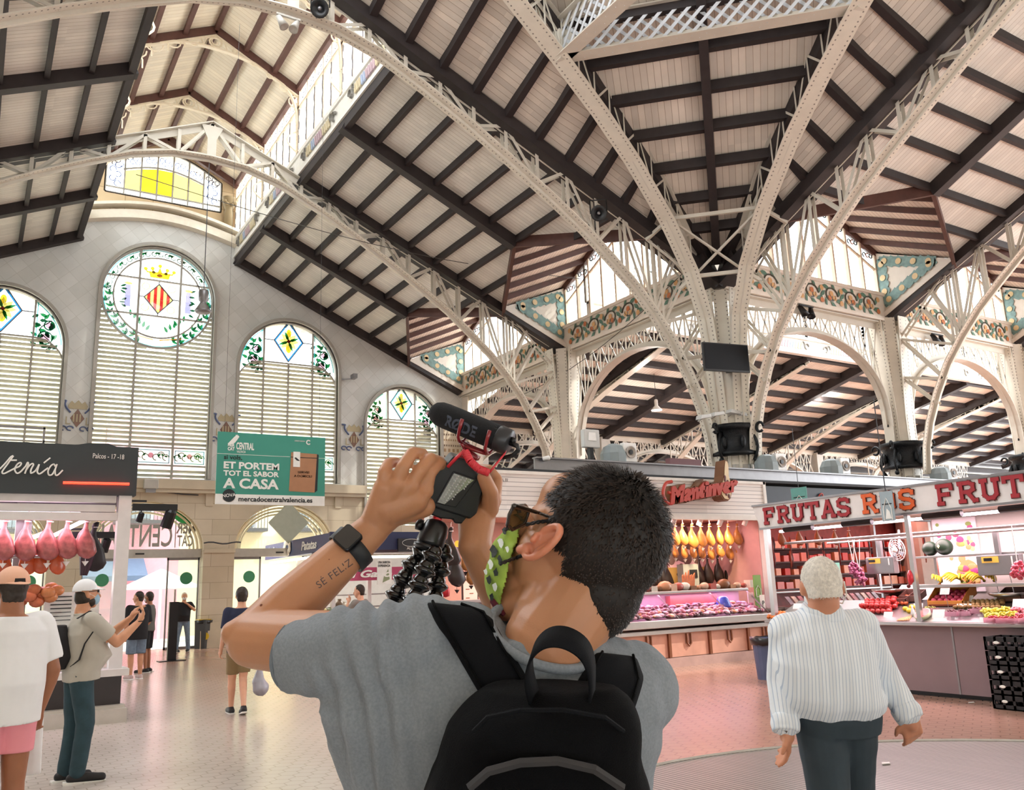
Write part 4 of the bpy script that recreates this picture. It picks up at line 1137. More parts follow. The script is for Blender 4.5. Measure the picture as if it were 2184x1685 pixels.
# its lantern: lettered band and a long run of louvred windows
m=MB();m.box(QX0,QX1,QY0-.15,QY0,QZ0-.2,QZ0+.42);m.box(QX0,QX1,QY0-.22,QY0,QZ0+.36,QZ0+.46);m.box(QX0,QX1,QY0-.24,QY0,QZ0-.26,QZ0-.14)
q2 = struct(m.build('wall_lantern', BAND))
for x0 in (17.6, 21.2, 24.8, 28.4, 32.0, 35.6, 39.2):
 o=band_ornament(lambda p,x0=x0:(x0+1.2+p[1],QY0-.17+p[0],QZ0+.1+p[2])).build('trim_band',OR);struct(o)
for x0 in (16.7, 20.3, 23.9, 27.5, 31.1, 34.7, 38.3, 41.9, 45.5):
 root = thing0('window_%d' % wn, (x0 + 1.8, QY0, QZ0 + .45)); wn += 1; zt = QZ0 + 2.0
 m = MB()
 for k in range(6): m.box(x0 + .72 * k - .03, x0 + .72 * k + .03, QY0 - .05, QY0 + .05, QZ0 + .42, zt)
 m.box(x0, x0 + 3.6, QY0 - .05, QY0 + .05, zt - .08, zt); m.build('window_frame', FRAME, root)
 m = MB(); z = QZ0 + .52
 while z < zt - .1: m.beam((x0, QY0, z), (x0 + 3.6, QY0, z), .1, .012, n=(0, .5, 1)); z += .15
 m.build('louvre_slats', mat('white_slat', '#eeeae2', .5), root)
 m=MB();m.quad((x0,QY0+.06,QZ0+.4),(x0+3.6,QY0+.06,QZ0+.4),(x0+3.6,QY0+.06,zt),(x0,QY0+.06,zt));m.build('glass',MILK,root)
# trusses of that hall
for i,(x,lab)in enumerate(((20.3,'lattice truss under the dark back roof, seen through the arch left of the screen column'),(27.5,'lattice truss under the dark back roof, just right of the screen column'),(34.7,'lattice truss under the dark back roof, behind the second ringed column'),(41.9,'lattice truss under the dark back roof, behind the third ringed column'))):
 root = thing('back_truss', lab, 'roof truss', (x, QY1, 5.5), 'lattice trusses of the hall behind')
 lo_=[(QY1-.1,5.0),(QY1-.35,6.2),(QY1-1.1,7.1),(QY1-2.4,7.85),(QY1-5,8.75),(QY0+.2,9.7)]
 m=MB();m.strip([(x,a,b)for a,b in lo_],(1,0,0),.3,.03);m.strip([(x,QY1,7.95),(x,QY0,QZ0-.3)],(1,0,0),.26,.03);m.strip([(x,QY1,7.85),(x,QY0,QZ0-.4)],(1,0,0),.03,.18);m.strip([(x,a,b+.08)for a,b in lo_],(1,0,0),.03,.16);m.build('chord',IRON,root)
 m = MB(); N = 11
 def zlo(y):
  for (ya, za_), (yb, zb_) in zip(lo_, lo_[1:]):
   if yb <= y <= ya: return za_ + (zb_ - za_) * (ya - y) / (ya - yb)
  return 9.7
 for k in range(N):
  y0, y1 = QY1 - .5 - .74 * k, QY1 - .5 - .74 * (k + 1)
  zu0, zu1 = qz(y0) - .35, qz(y1) - .35
  m.beam((x,y0,zlo(y0)),(x,y0,zu0),.05,.05);m.beam((x,y0,zlo(y0)),(x,y1,zu1),.05,.03);m.beam((x,y0,zu0),(x,y1,zlo(y1)),.05,.03)
 m.build('lattice_web', IRON, root)
# arcade along its far side, piers, next hall beyond
for i, xa in enumerate((16.7, 23.9, 31.1, 38.3, 45.5)):
 T_ = lambda p: (p[1], QY1 + (p[0] - XE), p[2])
 arcade(T_,xa,xa+7.2,['far arched girder seen through the arch beside the microphone','far arched girder behind the screen column','far arched girder between the screen column and the second ringed column','far arched girder behind the third ringed column','farthest arched girder, past the third ringed column'][i],z1=8.15,zc=7.5,zsp=5.2,r0=.35,name='far_arcade')
 m = MB(); m.box(xa - .25, xa + .25, QY1 - .25, QY1 + .25, 0, 8.0)
 o=m.build('iron_pier',IRONG);tag(o,['slim grey pier behind the broad column by the microphone','slim grey pier seen just left of the screen column base','slim grey pier between the screen column and the second ringed column','slim grey pier just left of the third ringed column','slim grey pier beyond the third ringed column'][i],'pier','slim piers of the hall behind')
# hall beyond, brighter, with pale boards between dark bars
mb=MB();plank(mb,[(16.9,31.0,9.6),(95,31.0,9.6),(95,43,6.0),(16.9,43,6.0)],(0,1,-.3));q3=struct(mb.build('ceiling',PLANK))
for k in range(12):
 y=31.4+.98*k;z=9.6-.3*(y-31);m=MB();m.beam((16.9,y,z-.2),(95,y,z-.2),.34,.3);m.build('purlin',DARKW,q3)
for x in (20.3, 23.9, 27.5, 31.1, 34.7, 38.3):
 m = MB(); m.beam((x, 31, 9.3), (x, 43, 5.7), .2, .3); m.build('rafter', DARKW, q3)
for x,lab in((22.0,'pale straight lattice truss beyond the far girder, left of the screen column'),(29.2,'pale straight lattice truss beyond the far girder, right of the screen column')):
 root = thing('far_truss', lab, 'roof truss', (x, 42, 5), 'straight lattice trusses of the farthest hall')
 m = MB(); a, b, c_, d_ = V((x, 42, 5.2)), V((x, 31.2, 8.6)), V((x, 42, 5.9)), V((x, 31.2, 9.4))
 m.strip([a, b], (1, 0, 0), .25, .04); m.strip([c_, d_], (1, 0, 0), .25, .04); m.build('chord', IRON, root)
 m = MB()
 for k in range(12):
  t0,t1=k/12,(k+1)/12;m.beam(a.lerp(b,t0),c_.lerp(d_,t1),.06,.04);m.beam(c_.lerp(d_,t0),a.lerp(b,t1),.06,.04)
 m.build('lattice_web', IRON, root)
# far wall with arched windows
FW_ = [20.5 + 6 * k for k in range(12)]
FAR=filled('wall_far',[[(16.9,0),(98,0),(98,7.2),(16.9,7.2)]]+[arch_loop(c,1.7,2.6,4.4)for c in FW_],(0,42.5,0),(1,0,0),(0,0,1),-.4,PLASTER);struct(FAR)
for c in FW_:
 root = thing0('window_%d' % wn, (c, 42.6, 2.6)); wn += 1
 m=MB();m.strip([(a,42.6,b)for a,b in arch_loop(c,1.7,2.6,4.4)[1:]+[(c-1.7,2.6)]],(0,1,0),.2,.1)
 for x in (-.85, 0, .85): m.box(c + x - .03, c + x + .03, 42.55, 42.65, 2.6, 6.0)
 m.box(c - 1.7, c + 1.7, 42.55, 42.65, 4.3, 4.4); m.build('window_frame', FRAME, root)
 m = MB(); m.poly([(a, 42.7, b) for a, b in arch_loop(c, 1.7, 2.6, 4.4)]); m.build('glass', MILK, root)
 m = MB()
 for q in (-1.2, 1.2):
  for k in range(5): m.m = k % 2; leafp(m, c + q * .8, 4.7 + .12 * k, .4, k * 1.3, 42.58, .5)
 m.build('stained_motif', [SG['green'], SG['yellow2']], root)
 louvres(root, c - 1.7, c + 1.7, 2.7, 4.3, 42.55, pitch=.2)
# east-running bit of end wall beyond the pier, with tall narrow windows facing the hall behind
ew=filled('wall_east',[[(30.7,0),(42.5,0),(42.5,8.9),(30.7,9.2)]]+[arch_loop(c,.95,3.6,6.6)for c in(32.6,35.6,38.6)],(17.6,0,0),(0,1,0),(0,0,1),.4,TILEW);struct(ew)
for c in (32.6, 35.6, 38.6):
 root = thing0('window_%d' % wn, (17.7, c, 3.6)); wn += 1
 m=MB();m.strip([(17.6,a,b)for a,b in arch_loop(c,.95,3.6,6.6)[1:]],(1,0,0),.2,.08);m.box(17.55,17.65,c-.03,c+.03,3.6,7.5);m.build('window_frame',FRAME,root)
 m = MB(); m.poly([(17.75, a, b) for a, b in arch_loop(c, .95, 3.6, 6.6)]); m.build('glass', MILK, root)
# =================================================================== STREET AND DOORS BEHIND THE END WALL
PINKW=mat('pink_render','#e79aa6',.8,var=.05);CREAMW=mat('cream_render','#f3e6b8',.8,var=.05);WOODB=mat('balcony_brown','#a8785a',.7)
AWN = mat('awning_blue_grey', '#4f6078', .7); IRONB = mat('balcony_iron', '#3c3f44', .5)
m=MB();m.box(-16,60,43,60,-.22,-.02);m.box(-16,16,31.2,43,-.02,.01);struct(m.build('floor_street',mat('street_paving','#d9d6cf',.8)))
def street_house(x0, x1, y, z0, z1, mw, label, pos):
 root = thing('street_house', label, 'building', ((x0 + x1) / 2, y, 0))
 m = MB(); m.box(x0, x1, y, y + 2, z0, z1); m.build('wall', mw, root)
 for i, (wx, wz) in enumerate(pos):
  f = MB(); f.box(wx - .62, wx + .62, y - .08, y - .01, wz - .1, wz + 2.1)
  fo = f.build('balcony_door', WHITE, root)
  g=MB();g.box(wx-.5,wx-.04,y-.12,y-.08,wz,wz+2);g.box(wx+.04,wx+.5,y-.12,y-.08,wz,wz+2);g.build('pane',mat('shutter_glass','#93a2a8',.3),fo)
  b = MB(); b.box(wx - .95, wx + .95, y - .8, y, wz - .25, wz - .1)
  for k in range(14):b.box(wx-.93+.143*k-.012,wx-.93+.143*k+.012,y-.79,y-.76,wz-.1,wz+.9)
  b.box(wx - .95, wx + .95, y - .8, y - .75, wz + .88, wz + .93); b.build('balcony', IRONB, root)
 return root
street_house(-6,4.6,40,0,12,CREAMW,'cream house with balcony doors seen through the middle door arch',[(1.6,4.6),(3.6,4.6)])
ph=street_house(4.65,7.6,39,0,9,PINKW,'pink house front seen through the open glass doors',[(5.9,4.9)])
street_house(7.65,18,40.5,0,12,CREAMW,'cream house with iron balcony seen through the second door arch',[(10.6,4.7),(13.2,4.7)])
m=MB();m.prism([(0,0),(-1.3,-.75),(-1.3,-.95),(0,-.3)],(3.6,38.9,3.3),(0,1,0),(0,0,1),(2.6,0,0));a=m.build('street_awning',AWN);tag(a,'blue-grey shop awning outside the open doors','awning')
m=MB();m.lathe((6.5,36.5,0),[(.05,0),(.05,2.5)],8);pu=m.build('terrace_parasol',WHITEP);tag(pu,'white terrace parasol outside the open glass doors','parasol')
m = MB(); m.lathe((6.5, 36.5, 2.0), [(1.6, 0), (.05, .75)], 8); m.build('canopy', WHITEP, pu)
# door leaves and transoms
DG = glass_mat('door_glass', '#d9e6e4', .86)
dn = 1
for i, (c, hw) in enumerate(doors[1:]):
 root = thing0('door_%d' % dn, (c, YW + .35, 0)); dn += 1; y = YW + .3
 m=MB();m.box(c-hw,c+hw,y-.12,y+.12,2.92,3.2);m.build('transom',STEEL if False else IRONG,root)
 m = MB(); m.box(c - .25, c + .02, y - .14, y - .12, 3.03, 3.08); m.build('door_sensor', BLACKP, root)
 for x0, x1 in ((c - hw + .02, c - hw * .42), (c + hw * .42, c + hw - .02)):
  m = MB()
  for a,b,z0,z1 in((x0,x0+.05,0,2.92),(x1-.05,x1,0,2.92),(x0,x1,0,.08),(x0,x1,2.84,2.92)):m.box(a,b,y-.03,y+.03,z0,z1)
  lf = m.build('door_leaf', STEELD, root)
  m = MB(); m.quad((x0, y, .05), (x1, y, .05), (x1, y, 2.9), (x0, y, 2.9)); m.build('glass', DG, lf)
  m = MB(); m.box(x0 + .25, x0 + .3, y - .1, y - .05, .8, 1.9); m.build('door_handle', STEEL, lf)
  m=MB();m.prism([(.2*math.cos(t_),.2*math.sin(t_))for t_ in[2*PI*k/20 for k in range(20)]],((x0+x1)/2+.1,y-.04,2.25),(1,0,0),(0,0,1),(0,-.01,0));m.build('round_sticker',mat('sticker_green','#3f8f68',.5),lf)
 m=MB();m.poly([(a,y,b)for a,b in[(c-hw,3.2),(c+hw,3.2)]+arc(c,3.2,hw,0,PI,20,1.53)[1:-1]]);m.build('fanlight_glass',CLEAR,root)
# lettering on the middle fanlight (seen from behind, so mirrored) and the green bird
LT = mat('fanlight_letters', '#9c9a92', .6); GB = mat('bird_green', '#2fae5b', .5)
d2 = [o for o in COL.objects if o.name == 'door_2'][0]; y = YW + .26
text('lettering','MER',(6.45,y,3.72),(-1,0,0),(0,0,1),.5,LT,d2,.01,fit=.62,bold=.01);text('lettering','CAT',(6.38,y,3.3),(-1,0,0),(0,0,1),.5,LT,d2,.01,fit=.5,bold=.01)
text('lettering', 'CENTRAL', (5.72, y, 3.3), (-1, 0, 0), (0, 0, 1), 1.0, LT, d2, .01, fit=2.3, bold=.015)
m = MB(); m.box(5.8, 5.83, y - .01, y, 3.25, 4.15); m.build('lettering', LT, d2)
def bird_poly(s=1.0):return[(s*a,s*b)for a,b in((0,.62),(.14,.75),(.2,.7),(.24,.82),(.32,.72),(.42,.8),(.45,.68),(.58,.62),(1.35,.0),(1.0,-.02),(.75,.0),(.5,.12),(.28,.32),(.12,.5))]
m=MB();m.prism(bird_poly(.62),(5.55,y,4.05),(1,0,0),(0,0,1),(0,-.01,0));bd=m.build('bird_emblem',GB,d2)
m=MB();m.prism([(.035*math.cos(k),.035*math.sin(k))for k in range(6)],(5.73,y-.012,4.48),(1,0,0),(0,0,1),(0,-.01,0));m.build('bird_eye',WHITEP,bd)
# grey lozenge sign hanging in the right fanlight
m=MB();m.prism([(0,.72),(.66,.06),(.7,0),(.66,-.06),(0,-.72),(-.66,-.06),(-.7,0),(-.66,.06)],(9.45,YW-.3,4.05),(1,0,0),(0,0,1),(0,.05,0))
lz_=m.build('lozenge_sign',mat('lozenge_grey','#a7aa98',.5));tag(lz_,'grey-green lozenge board hanging in the arch under the green banner','sign')

# =================================================================== SMALL FIXTURES
def P3(x, y, ax, v): return on(x, y, ax, v)
# green hanging banner
Yb=18.0;A=on(465,920,1,Yb);B=on(694,935,1,Yb);z1,z0=A.z,on(460,1075,1,Yb).z;x0,x1=A.x,B.x;Wb,Hb=x1-x0,z1-z0
ban=thing('hanging_banner','green market banner with white lettering and a paper bag picture','banner',(x0,Yb,z0))
TEALB=mat('banner_teal','#3f9483',.6,var=.02);LW=mat('letters_white','#f0f2ee',.6);LB=mat('letters_black','#20282b',.6);KRAFT=mat('kraft_brown','#b08160',.7)
m = MB(); m.box(x0, x1, Yb, Yb + .03, z0 + Hb * .14, z1); m.build('panel', TEALB, ban)
m = MB(); m.box(x0, x1, Yb, Yb + .03, z0, z0 + Hb * .14); m.build('white_strip', LW, ban)
def bt(s,fx,fz,size,fw,mt,bold=.0):return text('lettering',s,(x0+Wb*fx,Yb-.002,z0+Hb*fz),(1,0,0),(0,0,1),size,mt,ban,.006,fit=Wb*fw,bold=bold)
bt('CENTRAL',.165,.765,.2,.16,LW,.006);bt('MER',.09,.80,.09,.06,LW,.004);bt('CAT',.09,.745,.09,.06,LW,.004);bt('VALENCIA',.17,.715,.07,.08,LW)
bt('si vols,',.06,.62,.13,.16,LB,.002);bt('ET PORTEM',.06,.495,.19,.50,LW,.007);bt('TOT EL SABOR',.06,.395,.145,.50,LW,.005);bt('A CASA',.06,.225,.28,.5,LW,.009)
bt('mercadocentralvalencia.es', .2, .045, .14, .68, LB, .003)
bt('SERVEI',.735,.46,.07,.11,LB,.002);bt('A DOMICILI',.7,.405,.07,.17,LB,.002);bt('COMUNITAT VALENCIANA',.7,.92,.04,.1,LW);bt('C',.81,.885,.14,.04,LW,.006)
m=MB();m.box(x0,x0+Wb*.66,Yb-.003,Yb,z0+Hb*.69,z0+Hb*.695);m.box(x0+Wb*.92,x1,Yb-.003,Yb,z0+Hb*.69,z0+Hb*.695);m.build('rule',LW,ban)
m = MB(); X = lambda f: x0 + Wb * f; Z = lambda f: z0 + Hb * f
m.prism([(X(.655),Z(.2)),(X(.9),Z(.19)),(X(.92),Z(.75)),(X(.67),Z(.76))],(0,Yb-.002,0),(1,0,0),(0,0,1),(0,-.006,0));bag=m.build('paper_bag_print',KRAFT,ban)
m=MB();m.prism([(X(.9),Z(.19)),(X(.925),Z(.22)),(X(.935),Z(.74)),(X(.918),Z(.75))],(0,Yb-.002,0),(1,0,0),(0,0,1),(0,-.006,0));m.box(X(.665),X(.92),Yb-.012,Yb-.008,Z(.685),Z(.695));m.build('bag_shade_print',LB,ban)
m = MB(); m.box(X(.69), X(.755), Yb - .014, Yb - .008, Z(.55), Z(.77)); m.build('bag_label_print', LW, ban)
m=MB();m.prism([(X(.7)+a*.09,Z(.64)+b*.09)for a,b in bird_poly()],(0,Yb-.016,0),(1,0,0),(0,0,1),(0,-.004,0));m.build('bird_print',LB,ban)
m=MB();m.prism([(X(.115)+(1-a)*.17,Z(.835)+b*.25)for a,b in bird_poly()][::-1],(0,Yb-.004,0),(1,0,0),(0,0,1),(0,-.004,0));m.build('bird_print',LW,ban)
m=MB();m.prism([(X(.115)+Hb*.088*math.cos(t_),Z(.12)+Hb*.088*math.sin(t_))for t_ in[2*PI*k/28 for k in range(28)]],(0,Yb-.004,0),(1,0,0),(0,0,1),(0,-.006,0));m.build('round_badge',LB,ban)
text('lettering','NOVA',(X(.115),Yb-.012,Z(.1)),(1,0,.12),(-.12,0,1),.095,LW,ban,.004,align='CENTER',bold=.001)
m = MB()
for x in (X(.06), X(.94)): m.beam((x, Yb + .015, z1), (x, Yb + .015, roofz(x - XC) - .1), .005, .005)
m.build('suspension_wire', IRONB, ban)
# pendant lamp in front of the roundel
top = on(447, 335, 1, 23.1); lp = on(437, 645, 1, 23.1)
root=thing('pendant_lamp','grey pendant floodlight hanging in front of the round stained window','lamp',(top.x,23.1,lp.z-.2))
m = MB(); m.beam((top.x, 23.1, 13.4), (top.x, 23.1, lp.z + .35), .02, .02); m.build('cable', IRONB, root)
m=MB();m.lathe((top.x,23.1,lp.z),[(.1,.35),(.13,.3),(.13,.05),(.08,0),(.1,-.05),(.2,-.22),(.22,-.25),(.18,-.3)],14);m.build('lamp_body',STEELD,root,smooth=True)
# long droop wires across the nave
wm = mat('thin_wire', '#4b4a48', .6)
for lab,a,b,ax,v in(('thin dark wire sagging across in front of the tiled wall',(290,372),(1290,600),1,22.0),('thin dark wire slanting from column top down past the microphone',(1480,560),(1075,860),0,16.4)):
 p, q = on(*a, ax, v), on(*b, ax, v)
 m=MB();m.tube([p.lerp(q,t_/12)-V((0,0,.5*math.sin(PI*t_/12)))for t_ in range(13)],.011,4);o=m.build('overhead_wire',wm);tag(o,lab,'wire')
# pendant lamps in the hall behind
for px,py,lab in((1750,838,'small white pendant lamp hanging in the hall right of the screen'),(1953,866,'small white pendant lamp hanging in the hall behind the second ringed column'),(1400,868,'small pale pendant lamp in the hall left of the screen column')):
 q = on(px, py, 1, 25.0); root = thing('pendant_lamp', lab, 'lamp', q, 'pendant lamps of the hall behind')
 m=MB();m.lathe(q,[(.05,.3),(.07,.25),(.07,.05),(.22,-.12),(.2,-.14),(.04,.02)],14);m.build('lamp_shade',WHITE,root,smooth=True)
 m = MB(); m.beam(q + V((0, 0, .28)), (q.x, 25, qz(25)), .015, .015); m.build('cable', IRONB, root)
 l=bpy.data.lights.new('lamp_light','POINT');l.energy=170;l.color=(1,.93,.85);l.shadow_soft_size=.25;o=bpy.data.objects.new('lamp_light',l);COL.objects.link(o);o.location=q-V((0,0,.45))
# horn speakers on the near truss
def speaker(p, lab, d):
 d=V(d).normalized();root=thing('horn_speaker',lab,'loudspeaker',p,'black loudspeakers on the ironwork')
 m=MB();m.lathe(p,[(.05,.32),(.11,.3),(.13,.12),(.17,.02),(.2,-.06),(.19,-.08),(.12,-.04),(.05,.02)],16,axis=-d);m.build('horn',BLACKP,root,smooth=True)
 m=MB();m.lathe(p,[(.05,-.03),(.03,-.06),(0,-.065)],10,axis=-d);m.build('driver_cap',STEELD,root,smooth=True)
 m = MB(); s_ = V((d.y, -d.x, 0)).normalized()
 for e in (-1, 1): m.beam(p + s_ * .2 * e, p + s_ * .2 * e + V((0, 0, .35)), .03, .02)
 m.beam(p-s_*.21+V((0,0,.35)),p+s_*.21+V((0,0,.35)),.03,.02);m.build('bracket',BLACKM,root)
speaker(on(683,18,1,15.55),'black horn speaker at the top edge on the near arched truss',(-.45,-.6,-.5))
speaker(on(1277, 455, 1, 15.55), 'black horn speaker half way down the near arched truss', (-.45, -.6, -.3))
def spot_pair(p, lab, m_, k=1.0):
 root = thing('spot_lamp', lab, 'lamp', p)
 m=MB();m.beam(p+V((-.25*k,0,.1)),p+V((.25*k,0,.1)),.04,.04);m.build('bracket',m_,root)
 for s_ in (-1, 1):
  m=MB();m.lathe(p+V((s_*.15*k,0,-.05)),[(.05*k,.14*k),(.07*k,0),(.1*k,-.16*k),(.08*k,-.15*k),(0,-.1*k)],12,axis=(s_*.4,.3,1));m.build('lamp_head',m_,root,smooth=True)
spot_pair(on(615, 45, 1, 15.6), 'pair of small grey spotlights clipped to the top truss', IRONG)
spot_pair(on(1720, 660, 1, 15.65), 'dark pair of spotlights on the arch right of the screen', BLACKM, 1.2)
spot_pair(on(2000,720,1,15.65),'dark pair of spotlights on the arch above the third ringed column',BLACKM,1.2)
# screen on the column
sA,sB,sC,sD=on(1498,735,1,14.75),on(1591,725,1,14.65),on(1594,783,1,14.65),on(1504,790,1,14.75)
root = thing('flat_screen', 'black flat screen mounted on the front of the middle column', 'screen', sD)
ex = (sB - sA); wS = ex.length; ex.normalize(); ey = V((0, 0, 1)); nS = ex.cross(ey)
c0 = sD + V((0, 0, 0)); hS = .72; ex2 = (V((ex.x, ex.y, .04))).normalized()
m=MB();m.prism([(0,0),(wS,0),(wS,hS),(0,hS)],c0,ex2,ey,-nS*.07);m.build('casing',BLACKP,root,bevel=.01)
m=MB();m.prism([(.03,.05),(wS-.03,.05),(wS-.03,hS-.03),(.03,hS-.03)],c0+nS*.002,ex2,ey,nS*.003);m.build('display',mat('display_black','#0d0f14',.55,spec=.2),root)
m=MB();m.beam(c0+ex2*wS/2+V((0,.09,.3)),(XE-.3,YB-.4,c0.z+.3),.15,.15);m.build('wall_bracket',BLACKM,root)
# flood lamps round the screen column, above the cast ring
for i, (px, py) in enumerate(((1507, 890), (1535, 884), (1570, 880), (1592, 886))):
 p=on(px,py,1,15.2);root=thing('clip_floodlight',['outermost left of the four pale floodlights above the cast ring','second from left of the pale floodlights above the cast ring','third from left of the pale floodlights above the cast ring','outermost right of the pale floodlights above the cast ring'][i],'lamp',p,'pale floodlights on the screen column')
 m=MB();s_=(-1,-1,1,1)[i];m.prism([(-.19,-.03),(.19,.0),(.16,.08),(-.15,.07)],p,V((1,0,.12*-s_)).normalized(),(0,0,1),(0,.2,0));m.build('housing',STEELD if False else mat('lamp_grey','#c9cac8',.4),root,bevel=.01)
 m = MB(); m.beam(p + V((0, .15, 0)), (p.x, 15.5, p.z - .05), .03, .03); m.build('bracket', IRONG, root)
spt = on(1232, 870, 1, 22.4)
# CCTV, ledge floodlight
p=on(722,806,1,YW-.05);root=thing('security_camera','small grey security camera on an arm beside the right tall window','camera',p)
m = MB(); m.box(p.x, p.x + .12, YW - .08, YW, p.z - .12, p.z + .12); m.build('wall_plate', IRONG, root)
m=MB();m.beam(p+V((.1,0,-.05)),p+V((.5,-.2,-.03)),.05,.04);m.box(p.x+.42,p.x+.58,YW-.5,YW-.18,p.z-.05,p.z+.12);m.build('camera_body',STEELD,root)
p=on(322,1032,1,YW-.5);root=thing('ledge_floodlight','grey floodlight sitting on the stone ledge above the door arch','lamp',p)
m=MB();m.box(p.x-.22,p.x+.22,YW-.6,YW-.42,p.z-.16,p.z+.14);m.build('housing',IRONG,root,bevel=.02)
m=MB();m.box(p.x-.15,p.x+.15,YW-.55,YW-.43,p.z-.28,p.z-.16);m.build('bracket',STEELD,root)
m=MB();m.tube([(2.4+.5*k,YW-.2,5.0-.05*math.sin(k))for k in range(9)],.02,5);m.tube([(6.6+.15*k,YW-.35,3.36+.03*math.sin(k*1.1))for k in range(9)],.025,5);o=m.build('wall_cable',IRONB);tag(o,'dark cable looping along the stone pier between the door arches','cable')

# =================================================================== PRODUCE AND GOODS (shared builders)
HAMG=mat('ham_golden','#c07f3e',.35,var=.3,vs_=9,coat=.3);HAMP=mat('ham_pink','#a85a58',.35,var=.45,vs_=12,coat=.3);HAMO=mat('ham_orange','#c9582c',.3,var=.2,coat=.4);HAMD=mat('ham_black','#2a201e',.4,var=.3)
def ham(root_name, mm, s=1.0, cone=WHITEP, cup=True, lab='', grp=None):
 """hanging cured leg: knob end up, origin at the hook"""
 root = thing(root_name, lab, 'ham', (0, 0, 0), grp)
 m=MB();prof=[(.0,0),(.035,-.01),(.04,-.05),(.028,-.1),(.04,-.17),(.085,-.26),(.13,-.36),(.15,-.45),(.14,-.53),(.10,-.59),(.04,-.62),(0,-.625)]
 prof = [(r * s, z * s) for r, z in prof][::-1]; seg = 14; m.lathe((0, 0, 0), prof, seg, sx=1, sy=.62)
 for i, v in enumerate(m.v):
  n_=noise.noise(V(v)*13/s)*.034*s;bend=.03*s*math.sin(v[2]/s*6);m.v[i]=(v[0]*(1+n_*6)+bend,v[1]*(1+n_*6),v[2]+n_*.5)
 m.build('leg_meat', mm, root, smooth=True)
 m=MB();m.tube([(0,0,0),(.0,0,.06),(.02,0,.09)],.006,5);m.tube([(.05*math.cos(t_)*.8,.035*math.sin(t_),-.08)for t_ in[.6*k for k in range(11)]],.005,4);m.build('cord',WHITEP,root)
 if cup:
  m=MB();m.lathe((0,0,-.70*s),[(0,-.035),(.045,.03),(.05,.035),(.045,.035),(.004,-.01),(.004,.09)],12,sx=1.0);m.build('drip_cup',cone,root)
 return root
def put_many(proto, spots, grp, labs=None, scale=1.0, jitter=.0, rz=True):
 for i, p in enumerate(spots):
  o = proto if i == 0 else copy_tree(proto)
  place(o, p); o['group'] = grp
  s_ = scale * (1 + random.uniform(-jitter, jitter)); o.scale = (s_,) * 3
  if rz: o.rotation_euler = (0, 0, random.uniform(-.5, .5))
  if labs: o['label'] = labs[i] if isinstance(labs, (list, tuple)) else labs
def area(name, p, sx, sy, power, col, rot=(0, 0, 0)):
 l=bpy.data.lights.new(name,'AREA');l.shape='RECTANGLE';l.size=sx;l.size_y=sy;l.energy=power;l.color=col
 o = bpy.data.objects.new(name, l); COL.objects.link(o); o.location = p; o.rotation_euler = rot; return o
TUBE=mat('tube_light','#fff2fb',.5,emit=7,ecol='#ffe3f4');TUBEW=mat('tube_light_warm','#fff6e4',.5,emit=7,ecol='#fff0d8')
def tube_light(p, q, lab, grp, r=.022, m_=None):
 m = MB(); m.tube([p, q], r, 8); o = m.build('tube_lamp', m_ or TUBE); return tag(o, lab, 'lamp', grp)

# =================================================================== LEFT DELICATESSEN STALL
SY = 13.6; CHAR = mat('charcoal_panel', '#2f3639', .5, var=.04); OFFW = mat('stall_white', '#dcd9d8', .4)
root=thing('deli_stall','butcher stall under a charcoal sign lettered in thin white script, left edge','market stall',(0,SY,0))
sg = MB(); sg.box(-3.2, 2.0, SY - .12, SY + .1, 3.07, 3.77); sg = sg.build('sign_board', CHAR, root)
m=MB();m.prism([(-3.2+.13*k,.02+.014*abs(math.sin(k*1.9))+(.035 if 34<k<38 else 0))for k in range(40)]+[(2.0,0),(-3.2,0)],(0,SY,3.76),(1,0,0),(0,0,1),(0,.1,0));m.build('sign_top_edge',CHAR,sg)
SCRW = mat('script_white', '#e9e9e4', .3)
def stroke(mb, pts, o, ex, ey, r, closed=False, n=6):
 """smooth tube through 2D control points (Catmull-Rom)"""
 P = [V((a, b)) for a, b in pts]; out = []
 Q = [P[0]] + P + [P[-1]]
 for i in range(len(P) - 1):
  p0, p1, p2, p3 = Q[i:i + 4]
  for k in range(n):
   t_=k/n;out.append(.5*((2*p1)+(p2-p0)*t_+(2*p0-5*p1+4*p2-p3)*t_**2+(3*p1-p0-3*p2+p3)*t_**3))
 out.append(P[-1]); o, ex, ey = V(o), V(ex), V(ey)
 mb.tube([o + ex * q.x + ey * q.y for q in out], r, 6)
def sgn_px(pts, y_):  # pixel polyline -> (x, z) on the sign face
 return [(on(a, b, 1, y_)[0], on(a, b, 1, y_)[2]) for a, b in pts]
zz = lambda L: [(a / 5.266, 920 + b / 5.266) for a, b in L]
lets=[[(-40,440),(0,420),(60,360),(120,290),(150,275)],[(150,275),(90,360),(25,450),(40,475),(90,455),(165,415)],[(120,325),(190,325)],
  [(165,415),(215,395),(238,365),(225,352),(190,375),(165,430),(190,470),(230,455),(290,390)],
  [(290,390),(310,350),(318,372),(295,430),(278,475)],[(290,440),(330,385),(365,362),(375,378),(362,400)],[(362,400),(345,440),(350,470),(400,440),(440,370)],
  [(440,370),(430,400),(418,455),(445,478),(500,440),(540,410)],[(492,355),(530,325),(565,298)],
  [(620,395),(605,370),(570,390),(540,445),(550,490),(590,480),(630,400)],[(640,368),(620,430),(622,485),(650,490),(705,435)]]
m = MB()
for L in lets: stroke(m, sgn_px(zz(L), SY - .15), (0, SY - .15, 0), (1, 0, 0), (0, 0, 1), .011)
m.build('script_lettering', SCRW, sg)
a=on(198,974,1,SY-.13);text('lettering','Palcos - 17 -18',(a.x,SY-.125,a.z-.02),(1,0,0),(0,0,1),.1,SCRW,sg,.01,fit=on(265,974,1,SY-.13).x-a.x)
